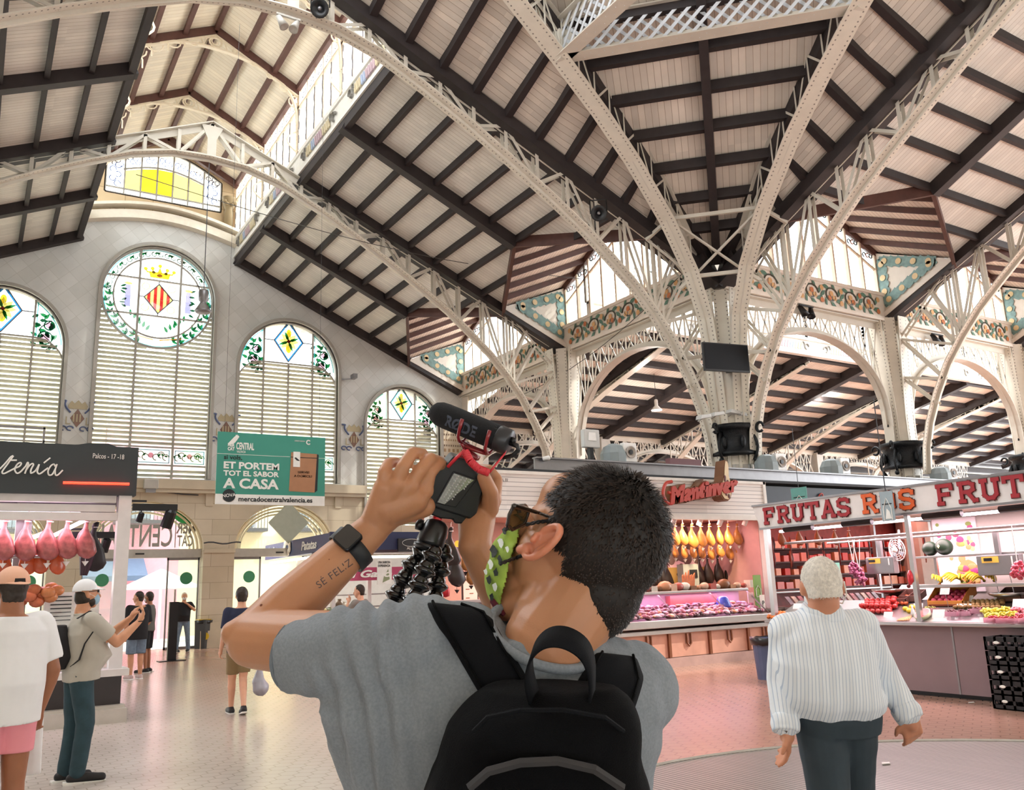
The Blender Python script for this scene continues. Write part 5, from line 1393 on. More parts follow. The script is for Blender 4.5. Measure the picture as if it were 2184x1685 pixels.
a,b=on(135,1029,1,SY-.2),on(276,1032,1,SY-.2);m=MB();m.tube([(a.x,SY-.18,a.z),(b.x,SY-.18,b.z)],.018,8);m.build('red_neon_tube',mat('neon_red','#ff5040',.4,emit=5,ecol='#ff2a18'),sg)
m=MB();m.box(-3.2,1.75,SY-.06,SY+.06,2.97,3.07);m.box(-3.2,1.75,SY-.04,SY+.04,2.84,2.94);m.box(-3.2,1.78,SY-.05,SY+.05,2.72,2.83);m.build('shutter_box',OFFW,root)
m = MB(); m.box(1.78, 1.95, SY - .1, SY + .1, .68, 3.07); m.build('corner_post', OFFW, root)
m = MB(); m.box(-3.2, 2.03, SY - .22, SY + .3, .6, .69); m.build('ledge', OFFW, root)
m=MB();m.box(-3.2,1.96,SY-.05,SY+1.2,.2,.6);m.build('front_panel',mat('plum_black_panel','#2a2225',.3),root)
m=MB();m.box(-3.2,2.02,SY-.28,SY+1.3,0,.18);m.box(-3.2,2.0,SY-.2,SY,.18,.22);m.build('plinth',mat('plinth_grey','#c3beb6',.5,var=.08),root)
m=MB();m.box(-3.2,1.9,SY+1.2,SY+1.35,2.9,3.1);m.box(-3.2,2.0,SY+.1,SY+2.6,3.1,3.2);m.build('canopy',mat('stall_ceiling','#77707a',.6),root)
m=MB();m.box(-.55,-.38,SY+.5,SY+.68,1.2,2.6)if False else m.box(.55,.75,SY+.55,SY+.75,.6,3.1);m.build('inner_post',STEELD,root)
m=MB();m.quad((.9,SY-.02,.7),(1.8,SY-.02,.7),(1.8,SY-.02,1.5),(.9,SY-.02,1.5));m.quad((-3,SY-.02,.7),(.9,SY-.02,.7),(.9,SY-.02,1.5),(-3,SY-.02,1.5));m.build('display_glass',CLEAR,root)
m=MB();m.box(-3.1,1.75,SY+.1,SY+.6,.8,.86);m.box(-3.1,1.0,SY+1.15,SY+1.2,1.2,1.32);m.build('counter_shelf',STEEL,root)
m=MB();m.tube([(-3.1,SY+.35,2.24),(1.0,SY+.35,2.24)],.022,8);m.tube([(-3.1,SY+.3,2.82),(1.7,SY+.3,2.82)],.015,6);m.build('hanging_rail',STEEL,root)
tube_light(V((-2.0,SY+.5,2.86)),V((1.35,SY+.5,2.86)),'pink tube light above the hanging hams, left stall',None,.03)
tube_light(V((1.0,SY+1.4,2.55)),V((1.55,SY+.9,2.85)),'slanted pink tube light at the right end of the left stall',None,.03)
tube_light(V((.2,SY+1.9,2.3)),V((1.0,SY+1.1,2.65)),'slanted pink tube light behind the hanging hams, left stall',None,.03)
area('stall_light',(-.4,SY+.2,2.75),3.6,.25,34,(1,.70,.86));area('stall_light',(-.4,SY+.9,2.9),3.4,.3,40,(1,.62,.8))
hp = ham('cured_ham', HAMP, .98, WHITEP, True)
sp = [on(x, 1078, 1, SY + .3) for x in (17, 63, 110, 150, 190)]
put_many(hp,[V((p.x,SY+.3,2.8))for p in sp],'pink hams in the upper row of the left stall',['%s of the five big pink hams hanging in the left stall'%w for w in('leftmost','second from left','middle one','second from right','rightmost')],1.0,.03)
h2 = ham('cured_ham', HAMO, .85, WHITEP, False)
put_many(h2,[V((on(x,1180,1,SY+.42).x,SY+.45,on(x,1152,1,SY+.45).z))for x in(10,62,88,125)],'orange cured legs behind the steel rail',['%s of the four orange cured legs behind the steel rail'%w for w in('leftmost','second from left','second from right','rightmost')],.9,.03)
m = MB()
for k, x in enumerate((178, 186, 194)):
 p=on(x,1160,1,SY+.5);m.tube([(p.x,SY+.5,p.z+.1),(p.x+.01,SY+.5,p.z-.2),(p.x-.02*k,SY+.5,p.z-.45)],[.03,.05,.02],8)
o=m.build('dark_sausages',mat('sausage_dark','#3d2230',.4));tag(o,'dark cured sausages hanging beside the rightmost pink ham','sausage')
bb=ham('black_ham',mat('wrapped_black','#221c20',.5),1.15,WHITEP,False,'tall black wrapped ham hanging at the right end of the left stall');place(bb,(on(207,1090,1,SY+.6).x,SY+.6,2.75));bb['category']='ham'
# packed meats on the counter behind the men
for k,(px,py,c)in enumerate(((60,1270,'#c96e4a'),(85,1262,'#b5623c'),(110,1268,'#cf8452'),(210,1340,'#e6c9a4'),(228,1360,'#e9b1b7'),(238,1385,'#3c4468'))):
 p = on(px, py, 1, SY + .4); m = MB();
 for q in range(5):m.ball((p.x+random.uniform(-.12,.12),SY+.4+.05*q,max(p.z,.95)+random.uniform(-.1,.12)),.1,8,6,(1,.6,.8))
 o = m.build('wrapped_meat', mat('meat_%d' % k, c, .3, var=.25, vs_=12), None, smooth=True)
 tag(o,'heap of wrapped cured meat on the left stall counter, '+['behind the pink cap','just left of the white cap','right behind the white cap','behind the raised forearm','low beside the white post','dark one at the counter edge'][k],'cured meat','wrapped meats of the left stall')
m=MB();m.box(1.0,1.72,SY+.8,SY+.83,1.25,1.75);o=m.build('price_board',LW);tag(o,'white price list board inside the left stall, behind the raised forearm','price list')
m = MB()
for r_ in range(7):m.box(1.08,1.35,SY+.79,SY+.8,1.68-.055*r_,1.695-.055*r_);m.box(1.5,1.62,SY+.79,SY+.8,1.68-.055*r_,1.695-.055*r_)
m.build('printed_lines', LB, o)
# black spotlight track sticking out to the right
def track(p, L, lab, heads):
 root = thing('spotlight_track', lab, 'lamp', p, 'black spotlight tracks of the left stall')
 m=MB();m.box(p.x,p.x+L,p.y,p.y+.07,p.z-.05,p.z+.05);m.beam((p.x-.1,p.y+.03,p.z+.09),(p.x+L*.3,p.y+.03,p.z+.09),.03,.03);m.build('track_bar',BLACKM,root)
 for dx, s_ in heads:
  m = MB(); c = V((p.x + dx, p.y + .03, p.z - .1)); m.beam(c, c + V((0, 0, .08)), .02, .02)
  m.lathe(c-V((0,0,.02)),[(.03*s_,.06*s_),(.055*s_,.04*s_),(.06*s_,-.12*s_),(.045*s_,-.12*s_)],10,axis=(.25,-.3,1));m.build('lamp_head',BLACKM,root)
track(V((2.0,SY+.1,2.93)),.62,'upper black spotlight bar jutting from the left stall sign',((.12,.8),(.52,1.5)))
track(V((1.35,SY+1.5,2.62)),.62,'lower black spotlight bar inside the left stall by the post',((.5,1.2),))
m = MB(); p = on(110, 1100, 1, SY + 3)

a, b = on(0, 915, 1, 14.6), on(95, 940, 1, 14.6); m = MB()
for q in((a.x-1,b.x,b.z+.17,b.z+.2),(a.x-1,b.x,b.z-.3,b.z-.27),(b.x-.03,b.x,b.z-.3,b.z+.2),(b.x-.75,b.x-.72,b.z-.3,b.z+.2),(b.x-.02,b.x,3.1,b.z)):m.box(q[0],q[1],14.58,14.62,q[2],q[3])
o = m.build('metal_frame', STEELD); tag(o, 'thin grey metal frame standing on top of the left stall', 'frame')
# =================================================================== BACK LEFT CAFE ROW (blue fascia)
BLUEF = mat('fascia_blue', '#39486f', .5); NAVY = mat('fascia_navy', '#252f55', .5)
root=thing('cafe_stall','cafe stall with a slanting blue fascia behind the raised forearm','market stall',(9.5,20,0))
XB = 9.6; a, b = on(566, 1165, 0, XB), on(702, 1135, 0, XB)
m=MB();m.prism([(a.y,a.z-.52),(b.y,a.z-.52),(b.y,a.z+.02),(a.y,a.z+.02)],(XB,0,0),(0,1,0),(0,0,1),(.1,0,0));fa=m.build('fascia',BLUEF,root)
yb0, za = b.y, a.z
text('lettering','Horchata',(XB-.01,a.y-.3,za-.38),(0,-1,0),(0,0,1),.4,LW,fa,.01,fit=abs(a.y-b.y)*.2,shear=.2,bold=.01)
text('lettering','Patatas',(XB-.01,(a.y*.38+b.y*.62),za-.38),(0,-1,0),(0,0,1),.4,LW,fa,.01,fit=abs(a.y-b.y)*.22,shear=.2,bold=.01)
m = MB(); cc = a.y * .6 + b.y * .4
for k in range(9):m.ball((XB-.03,cc+.3*math.cos(k*.7),za-.2+.2*math.sin(k*.7)),.12,8,6,(.3,1,1))
m.build('round_emblem', mat('emblem_cream', '#d8cfc0', .6), fa)
m = MB(); m.box(XB, 16, b.y - .1, b.y, za - .52, za + .05); m.build('fascia', NAVY, root)
m=MB();m.box(XB,16,b.y+.1,28,za-.6,za-.5);m.build('canopy',mat('stall_ceiling','#77707a',.6),root)
for x in(XB+.1,10.9):m=MB();m.box(x,x+.12,b.y,b.y+.12,0,za-.5);m.build('corner_post',OFFW,root)
m = MB(); m.box(XB - .1, 16, b.y - .3, b.y + .6, .92, 1.0); m.build('counter_top', STEEL, root)
m = MB(); m.box(XB - .05, 16, b.y - .2, b.y + .5, 0, .92); m.build('counter_front', STEELD, root)
m=MB();m.box(XB+.1,16,b.y+3.4,b.y+3.5,0,za-.6);m.build('back_panel',mat('panel_bright','#d8d6cf',.6),root)
m=MB();m.box(XB+.3,13,b.y+1.6,b.y+1.9,1.5,1.54);m.box(XB+.3,13,b.y+1.6,b.y+1.9,1.1,1.14);m.build('shelf',STEEL,root)
tube_light(V((XB+.2,b.y+1,za-.7)),V((13,b.y+1,za-.7)),'bright tube light over the cafe counter behind the wrist watch',None,.04,TUBEW)
tube_light(V((XB+.05,b.y+1.2,za-.65)),V((XB+.05,a.y-.5,za-.65)),'bright tube light under the slanting blue fascia',None,.04,TUBEW)
area('stall_light', (XB + 1.6, b.y + 1, za - .75), 3, 1, 60, (1, .96, .88))
a2 = on(595, 1206, 0, XB + .6);
m=MB();m.box(XB+.2,XB+3.6,26.0,26.1,1.95,2.35);o=m.build('pink_stall_sign',mat('sign_magenta','#b04468',.5));tag(o,'magenta stall sign with white script under the blue fascia','sign')
text('lettering','El Gallo',(XB+.35,25.99,2.05),(1,0,0),(0,0,1),.3,LW,o,.01,fit=1.6,shear=.3,bold=.01)
random.seed(11)
yc = b.y + .1
JAR=[mat('jar_%d'%k,c,.3)for k,c in enumerate(('#cfc08a','#8c9a7a','#b7b2a8','#7d6a55','#d8d2c0'))]
for i in range(14):
 px = 640 + 10.5 * i; p = on(px, 1290, 1, yc); h = random.uniform(.15, .42); r = random.uniform(.05, .12)
 m=MB();m.lathe((p.x,yc,1.0),[(r,0),(r,h*.7),(r*.5,h*.85),(r*.5,h)],10);o=m.build('counter_jar',JAR[i%5],smooth=False)
 tag(o, 'jar on the cafe counter under the raised forearm', 'jar', 'jars on the cafe counter')
m=MB();p=on(803,1195,1,b.y-.35);m.box(p.x,p.x+.5,b.y-.4,b.y-.38,p.z-.75,p.z+.02);o=m.build('cafe_poster',LW);tag(o,'white poster reading una sabrosa experiencia by the tripod','poster')
text('lettering','UNA SABROSA',(p.x+.03,b.y-.401,p.z-.1),(1,0,0),(0,0,1),.1,LB,o,.004,fit=.42,bold=.003);text('lettering','EXPERIENCIA',(p.x+.03,b.y-.401,p.z-.21),(1,0,0),(0,0,1),.1,LB,o,.004,fit=.42,bold=.003)
m=MB();m.prism([(0,0),(.25,.1),(.2,.42),(.05,.2)],(p.x+.18,b.y-.4,p.z-.7),(1,0,0),(0,0,1),(0,-.003,0));m.build('poster_picture',JAR[1],o)
p=on(848,1150,1,b.y-.12);m=MB();m.box(p.x,p.x+.95,b.y-.17,b.y-.1,p.z-.4,p.z+.02);o=m.build('round_logo_sign',mat('sign_black','#2a2a2e',.4));tag(o,'black sign with a pale oval logo behind the tripod head','sign')
text('lettering', 'ALBO', (p.x + .3, b.y - .172, p.z - .34), (1, 0, 0), (0, 0, 1), .12, LW, o, .004, fit=.35)
m=MB();m.tube([(p.x+.47+.33*math.cos(t_),b.y-.18,p.z-.12+.12*math.sin(t_))for t_ in[.3*k for k in range(21)]],.008,4,closed=True);m.build('oval_ring',LW,o)

# =================================================================== STANDING OBJECTS ON THE FLOOR (left)
p=on(365,1410,2,0);root=thing('black_post','black square post standing free on the pale floor','post',(p.x,p.y,0))
m=MB();m.box(p.x-.11,p.x+.11,p.y-.06,p.y+.06,.02,1.52);m.build('shaft',BLACKM,root);m=MB();m.box(p.x-.33,p.x+.33,p.y-.2,p.y+.2,0,.02);m.build('base_plate',BLACKM,root)
def bin_(p, h, r0, r1, body, lab, liner, sticker=False):
 root = thing('waste_bin', lab, 'bin', (p.x, p.y, 0))
 m=MB();m.lathe((p.x,p.y,0),[(r0,0),(r1,h),(r1+.015,h),(r1+.015,h+.02),(r1-.02,h+.02),(r1-.02,h-.1)],20 if not sticker else 4);m.build('body',body,root)
 rl_=r1*(.74 if sticker else 1);m=MB();m.lathe((p.x,p.y,h-.08),[(rl_+.02,0),(rl_+.03,.05),(rl_+.035,.11),(rl_,.12),(rl_-.04,.04),(rl_-.06,-.05)],26)
 for i, v in enumerate(m.v): m.v[i] = (v[0], v[1], v[2] + noise.noise(V(v) * 14) * .025)
 m.build('bag_liner', liner, root, smooth=True)
 if sticker:
  q=V((p.x+.02,p.y-r1*.73,h*.45));m=MB();m.prism([(.12*math.cos(k*.4),.12*math.sin(k*.4))for k in range(16)],q,(.9,-.4,0),(0,0,1),(0,-.01,0));m.build('round_sticker',mat('sticker_yellow','#e3c232',.5),root)
  m=MB();m.box(p.x-.2,p.x+.2,p.y-.2,p.y+.2,h+.03,h+.06);m.build('lid_rim',mat('bin_yellow','#c9a640',.5),root)
 return root
bin_(on(432,1383,2,0),.86,.25,.28,mat('bin_dark','#2c2c2c',.5),'dark waste bin with round yellow sticker beside the stone pier',BLACKP,True)
p=on(476,1372,2,0);root=thing('info_totem','phone-shaped information totem next to the man in navy','totem',(p.x,p.y,0))
hT=on(478,1272,1,p.y).z;m=MB();m.box(p.x-.27,p.x+.27,p.y-.04,p.y+.04,.03,hT);m.build('casing',IRONG,root,bevel=.03)
m=MB();m.box(p.x-.23,p.x+.23,p.y-.055,p.y-.04,.25,hT-.06);m.build('display',mat('display_blue','#27406e',.3,emit=.6,ecol='#2d4f8f'),root)
m = MB(); m.box(p.x - .35, p.x + .35, p.y - .25, p.y + .25, 0, .03); m.build('base_plate', IRONG, root)

# =================================================================== PLATFORM BEAM AND BOXES OVER THE RIGHT-HAND ROW
YPb = 14.75
zA = on(1140, 968, 1, YPb).z; xA = on(1140, 968, 1, YPb).x
root=thing('cable_gantry','long grey steel gantry running above the stall roofs on the right','gantry',(xA,YPb,4.2))
m = MB(); zt = on(1600, 1003, 1, YPb).z; zb = on(1600, 1032, 1, YPb).z
m.box(xA,32,YPb,YPb+.05,zb,zt);m.box(xA,32,YPb-.08,YPb+.1,zt,zt+.03);m.box(xA,32,YPb-.08,YPb+.1,zb-.03,zb);m.build('girder_web',STEELD,root)
for x in(xA+.1,12,16.4,20.5):m=MB();m.box(x,x+.08,YPb+.05,YPb+.15,0,zb);m.build('support_leg',STEELD,root)
def speaker_box(px, py, lab):
 p=on(px,py,1,YPb+.3);root=thing('square_loudspeaker',lab,'loudspeaker',(p.x,p.y,zt+.03),'white-faced round-horned boxes on the gantry')
 m=MB();m.prism([(-.26,0),(.2,0),(.2,.44),(.0,.44),(-.26,.2)],(p.x,YPb+.02,zt+.03),(1,0,0),(0,0,1),(0,.4,0))if False else m.lathe((p.x-.02,YPb+.2,zt+.03),[(.3,0),(.3,.2),(.22,.36),(.1,.42)],10);m.build('housing',mat('housing_grey','#8f9a9d',.5),root)
 m=MB();m.box(p.x+.08,p.x+.44,YPb-.04,YPb+.1,zt+.04,zt+.46);m.build('face_plate',WHITEP,root,bevel=.01)
 m=MB();m.lathe((p.x+.26,YPb-.045,zt+.25),[(.13,0),(.14,.03),(.12,.03),(.07,-.02),(.0,-.03)],16,axis=(0,-1,0));m.build('round_horn',mat('horn_beige','#b7aea6',.5),root,smooth=True)
 m=MB();m.lathe((p.x+.26,YPb-.05,zt+.25),[(.055,0),(.055,.02),(0,.021)],14,axis=(0,-1,0));m.build('horn_throat',BLACKP,root)
for px,lab in((1305,'white-faced square loudspeaker on the gantry left of the screen column'),(1628,'white-faced square loudspeaker on the gantry just right of the screen column'),(1765,'white-faced square loudspeaker on the gantry before the second ringed column'),(1995,'white-faced square loudspeaker on the gantry toward the right end')):speaker_box(px,980,lab)
p=on(1262,935,1,YPb+.1);root=thing('gantry_floodlight','big grey floodlight standing on the left end of the gantry','lamp',p)
m=MB();m.box(p.x-.2,p.x+.22,p.y,p.y+.14,p.z-.2,p.z+.2);m.build('housing',mat('lamp_grey','#c9cac8',.4),root,bevel=.02)
m=MB();m.prism([(-.1,-.05),(.12,-.05),(.1,.13),(-.08,.13)],p+V((0,-.005,0)),(1,0,0),(0,0,1),(0,-.01,0));m.build('reflector',WHITEP,root)
m = MB(); m.box(p.x - .05, p.x + .05, p.y + .02, p.y + .12, zt, p.z - .2); m.build('stand', BLACKM, root)
p=on(1440,975,1,YPb+.3);m=MB();m.box(p.x-.5,p.x+.45,YPb-.07,YPb+.09,zt+.03,zt+.17);o=m.build('red_case',mat('case_dull_red','#6c3b40',.5));tag(o,'long dull red case lying on the gantry left of the screen column','case')
p=on(1165,978,1,YPb-.1);m=MB();m.lathe(p,[(.05,-.08),(.055,.06),(.03,.08)],12,axis=(1,-.5,.2));o=m.build('gantry_camera',WHITEP,smooth=True);tag(o,'small white camera hanging at the left end of the gantry','camera')
DKROOF = mat('dark_roof_void', '#24262b', .7)  # dark colour paints the shade of the void between stall roof and gantry
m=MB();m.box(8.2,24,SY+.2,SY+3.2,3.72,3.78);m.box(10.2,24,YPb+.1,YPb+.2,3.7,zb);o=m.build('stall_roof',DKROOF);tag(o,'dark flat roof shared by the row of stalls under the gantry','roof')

# =================================================================== HAM STALL
root=thing('ham_stall','white-slatted ham stall with red script sign behind the man','market stall',(11,SY,0))
XL, XR = 6.75, 15.1
SLATW = stripe_mat('white_slat_fascia', '#eeeae8', '#a7a2a4', .085, .012, 'v', .5, .02)
m = MB(); m.box(XL, XR, SY, SY + .2, 2.9, 3.66); fa = m.build('fascia', SLATW, root)
m=MB();m.box(XL,XR+.05,SY-.03,SY+.22,3.64,3.7);m.box(XR-.02,XR+.06,SY-.03,SY+.2,2.86,3.7);m.box(XL,XR+.05,SY-.04,SY+.05,2.84,2.95);m.build('fascia_trim',WHITE,root)
m=MB();m.box(XR-.05,XR+.08,SY,SY+.2,0,2.9);m.box(XL,XL+.12,SY,SY+.2,0,2.9);m.build('corner_post',OFFW,root)
WARMP = mat('stall_back_pink', '#dcb0a4', .6, var=.06)
m = MB(); m.box(8.0, XR, SY + 2.6, SY + 2.7, 0, 3.6); m.build('back_panel', WARMP, root)
m=MB();m.box(XR-.06,XR,SY+.2,SY+2.6,.9,2.9);m.build('side_panel',mat('panel_rosy','#cfa0a0',.5),root)
m = MB(); m.box(XL, XR, SY + .2, SY + 2.6, 2.95, 3.0); m.build('canopy', WARMP, root)
# printed picture of trees on the right side of the back wall
m=MB();m.box(13.9,15.0,SY+1.98,SY+2.0,1.9,2.85);pn_=m.build('picture_panel',mat('print_pale','#d9b7bf',.5),root)
m = MB(); random.seed(3)
for k in range(26):m.ball((14.4+random.gauss(0,.22),SY+1.97,2.25+random.gauss(0,.16)),random.uniform(.07,.14),7,5,(1,.1,1))
m.build('printed_tree', mat('print_tree', '#6a5552', .7), pn_)
m=MB();m.box(13.7,15.0,SY+1.9,SY+1.97,1.5,1.9);m.build('poster_strip',mat('print_ochre','#a98d4a',.6),root)
for k in range(3):m=MB();m.ball((14.15+.33*k,SY+1.89,1.74),.08,8,6,(1.3,.15,.7));m.build('printed_pig',HAMD,root)
# letters: J ... S in gold edged black, and the red script sign with its ham emblem
GOLD = mat('letter_gold', '#d8a93f', .4);
for k, ch in enumerate('JAMONES'):
 x = 9.13 + .385 * k
 text('lettering',ch,(x-.03,SY-.03,3.03),(1,0,0),(0,0,1),.62,BLACKP,fa,.03,shear=.15,bold=.035);text('lettering',ch,(x,SY-.065,3.05),(1,0,0),(0,0,1),.60,GOLD,fa,.03,shear=.15,bold=.012)
text('lettering','PALCOS DEL 19 AL 22',(7.75,SY-.005,3.5),(1,0,0),(0,0,1),.07,LB,fa,.004,fit=.62)
a,b=on(1432,1070,1,SY-.35),on(1580,1042,1,SY-.35);SREDM=mat('sign_red','#b53a2c',.5);SIDE=mat('sign_side_brown','#7a5134',.6)
sgn=thing('script_sign','red script sign with a ham leg emblem standing off the slatted fascia','sign',(a.x,SY-.3,3.1))
exs=(V((b.x-a.x,0,b.z-a.z))).normalized();eys=V((-exs.z,0,exs.x));Ls=(V((b.x-a.x,0,b.z-a.z))).length
for dy, mm_, bo, dp in ((.0, SIDE, .05, .25), (-.02, SREDM, .028, .04)):
 t1=text('lettering','Mantinver',(a.x,SY-.02 if dy==0 else SY-.28,a.z-.02),exs,eys,.42,mm_,sgn,dp,fit=Ls,shear=.35,bold=bo)
m=MB();stroke(m,[(.28,.5),(.1,.48),(-.02,.28),(.05,.1),(.2,.08),(.22,.25),(.12,.3)],(a.x-.08,SY-.28,a.z-.12),exs,eys,.035);stroke(m,[(.3,.1),(.7,.0),(1.2,-.02)],(a.x,SY-.28,a.z-.08),exs,eys,.0);m.build('script_swash',SREDM,sgn)
HL=[(.12,0),(.2,.06),(.26,.2),(.24,.4),(.2,.55),(.22,.78),(.2,.88),(.14,.9),(.1,.75),(.06,.55),(-.06,.3),(-.08,.12),(0,.02)]
p = on(1545, 1068, 1, SY - .3)
m=MB();m.prism([(u*1.05,w_*.98)for u,w_ in HL],(p.x,SY-.0,p.z),(1,0,0),(0,0,1),(0,-.28,0));m.build('ham_emblem',SIDE,sgn)
m=MB();m.prism([(.02+u*.9,.03+w_*.92)for u,w_ in HL],(p.x,SY-.285,p.z),(1,0,0),(0,0,1),(0,-.01,0));m.build('emblem_face',mat('emblem_cream2','#e6d2ae',.5),sgn)
m = MB()
for k in range(9):m.ball((p.x+.1+.05*math.cos(k*2.1),SY-.3,p.z+.1+.05*k),.035,6,5,(1,.2,1.4))
m.build('emblem_marks', mat('emblem_maroon', '#5b2320', .5), sgn)
# counter: steel cabinet with glass front
m=MB();m.box(XL+.1,14.35,SY-.55,SY+.55,.18,.62);m.build('counter_panel',mat('pink_marble','#cf9d88',.3,var=.15,vs_=3),root)
m=MB();m.box(XL+.1,14.4,SY-.62,SY+.6,0,.17);m.build('counter_base',mat('base_rosy_grey','#b3958c',.4,var=.1),root)
m=MB();m.box(XL+.1,14.55,SY-.72,SY+.6,.74,.88);m.box(XL+.1,14.5,SY-.66,SY+.5,.62,.7);m.box(XL+.1,14.3,SY-.05,SY+.35,1.34,1.4);m.build('counter_rail',STEEL,root,bevel=.015)
m=MB();m.box(XL+.1,14.3,SY+.25,SY+.35,.88,1.36);m.build('counter_back',mat('case_pink','#caa0b4',.4),root)
for x in (8.8, 10.3, 11.8, 13.2, 14.3):
 m=MB();m.beam((x,SY-.55,.88),(x-.04,SY+.0,1.36),.025,.015,n=(1,0,0));m.build('glass_bracket',STEEL,root)
m=MB();m.quad((XL+.1,SY-.57,.88),(14.4,SY-.57,.88),(14.3,SY-.05,1.36),(XL+.1,SY-.05,1.36));m.build('case_glass',CLEAR,root)
COP = mat('copper_bar', '#8a5a42', .3, metal=.6)
for x, u in ((12.0, 1), (12.55, 0), (13.1, 1), (13.62, 0), (14.1, 1), (11.5, 0), (11.0, 1), (14.38, 0)):
 m = MB()
 if u:
  m.tube([(x-.05,SY-.58,.6),(x-.05,SY-.58,.42),(x,SY-.58,.37),(x+.05,SY-.58,.42),(x+.05,SY-.58,.6)],.022,8)
 else: m.box(x - .03, x + .03, SY - .6, SY - .55, .18, .62)
 m.build('panel_bar', COP, root)
# meats in the case
random.seed(5)
MEATS=[mat('meat_case_%d'%k,c,.3,var=.3,vs_=14,coat=.3)for k,c in enumerate(('#c98aa8','#8c3c4c','#d9a7b7','#5b2a38','#d58a6a','#b35a72'))]
pr = []
for k in range(6):
 m = MB(); m.ball((0, 0, 0), .09, 10, 7, (1.2, .9, .6))
 for i, v in enumerate(m.v): m.v[i] = tuple(V(v) * (1 + noise.noise(V(v) * 16 + V((k, 0, 0))) * .45))
 pr.append(m.build('meat_cut', MEATS[k], smooth=True))
 tag(pr[-1], 'cut of meat in the pink-lit glass counter', 'meat', 'meat cuts in the ham stall counter')
cnt = 0
for r_ in range(4):
 for k in range(44):
  x = 10.6 + .084 * k + random.uniform(-.02, .02); y = SY - .45 + .15 * r_; o = pr[random.randrange(6)]
  if cnt < 6: o = pr[cnt]; c_ = o
  else: c_ = o.copy(); COL.objects.link(c_)
  c_.location=(x,y,.93+.05*r_+random.uniform(0,.03));c_.rotation_euler=(random.uniform(-.3,.3),0,random.uniform(0,6));s_=random.uniform(.5,.95);c_.scale=(s_,)*3;cnt+=1
p=on(1543,1300,1,SY-.1);m=MB();m.lathe((p.x,SY-.1,1.0),[(.14,0),(.17,.05),(.12,.2),(.08,.24),(.0,.25)],14)
o=m.build('blue_bag',mat('bag_blue','#1f47c0',.3,coat=.5),smooth=True);tag(o,'shiny blue plastic bag in the glass meat counter','bag')
m=MB();m.box(12.2,13.5,SY+.1,SY+.24,1.12,1.3);o=m.build('red_tray',mat('tray_red','#c45a5a',.4));tag(o,'red plastic tray inside the glass meat counter','tray')
# golden hams: two rows, black hams below
random.seed(8)
hg = ham('cured_ham', HAMG, .82, WHITEP, True)
xs = [on(x, 1120, 1, SY + .7).x for x in (1415, 1440, 1456, 1476, 1495, 1513, 1533, 1553, 1572, 1590)]
W10 = ('1st', '2nd', '3rd', '4th', '5th', '6th', '7th', '8th', '9th', '10th')
put_many(hg,[V((x,SY+.7,2.83))for x in xs],'golden hams in the upper row of the ham stall',['golden ham hanging in the upper row, %s from the left'%w for w in W10],1,.06)
hg2 = ham('cured_ham', HAMG, .7, WHITEP, True)
put_many(hg2,[V((x-.05,SY+.95,2.5))for x in xs],'golden hams in the lower row of the ham stall',['golden ham hanging in the lower row, %s from the left'%w for w in W10],1,.08)
hb = ham('black_ham', HAMD, 1.1, WHITEP, False)
put_many(hb,[V((on(x,1200,1,SY+1.3).x,SY+1.35,2.15))for x in(1400,1422,1495,1513,1535,1556,1575)],'black wrapped hams below the golden ones',['black wrapped ham below the golden hams, %s from the left'%w for w in W10[:7]],1,.05)
# left end hams (dark, by the hand), with two gold roundels
hk = ham('black_ham', HAMD, 1.15, BLACKP, True)
put_many(hk,[V((on(x,1130,1,SY+.5).x,SY+.5,z))for x,z in((962,2.7),(972,2.35))],'dark hams between the tripod and the far hand',['upper dark ham hanging between the tripod and the far hand','lower dark ham hanging between the tripod and the far hand'])
hk2=ham('cured_ham',HAMG,.7,BLACKP,True);put_many(hk2,[V((on(x,1170,1,SY+.6).x,SY+.6,z))for x,z in((992,2.35),(1003,2.1))],'small hams above the framed menu',['left of two small amber hams above the framed menu','right of two small amber hams above the framed menu'])
for i, (px, py) in enumerate(((948, 1166), (975, 1160))):
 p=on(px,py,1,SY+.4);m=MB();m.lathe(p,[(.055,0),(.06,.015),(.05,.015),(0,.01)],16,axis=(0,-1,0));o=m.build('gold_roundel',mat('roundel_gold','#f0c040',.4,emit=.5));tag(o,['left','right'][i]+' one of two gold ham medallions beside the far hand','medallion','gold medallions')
# white spot heads on the rail
m = MB(); m.tube([(8, SY + .45, 2.88), (15, SY + .45, 2.88)], .012, 6); m.build('hanging_rail', STEEL, root)
for i, px in enumerate((1437, 1493, 1537, 1590)):
 p=on(px,1112,1,SY+.3);r_=thing('rail_spotlight','white cylindrical spotlight, %s along the ham stall rail'%W10[i],'lamp',p,'white spotlights of the ham stall')
 m=MB();m.lathe(p,[(.05,.08),(.055,.0),(.055,-.1),(.045,-.1)],12,axis=(.35,-.35,1));m.build('lamp_head',WHITEP,r_,smooth=True)
 m=MB();m.beam(p+V((.05,.05,.05)),(p.x+.1,SY+.4,2.9),.04,.05);m.build('bracket',WHITEP,r_)
for x in (9.5, 12.2, 13.3, 14.3):
 l=bpy.data.lights.new('spot_lamp_light','SPOT');l.energy=130;l.color=(1,.74,.42);l.spot_size=1.5;l.spot_blend=.8;l.shadow_soft_size=.05
 o=bpy.data.objects.new('spot_lamp_light',l);COL.objects.link(o);o.location=(x,SY+.15,2.8);o.rotation_euler=V((0,.9,-1)).to_track_quat('-Z','Y').to_euler()
area('stall_light',(11,SY+.6,2.9),7,.5,150,(1,.64,.60));area('case_light',(12,SY-.0,1.33),4.5,.15,26,(1,.55,.85))
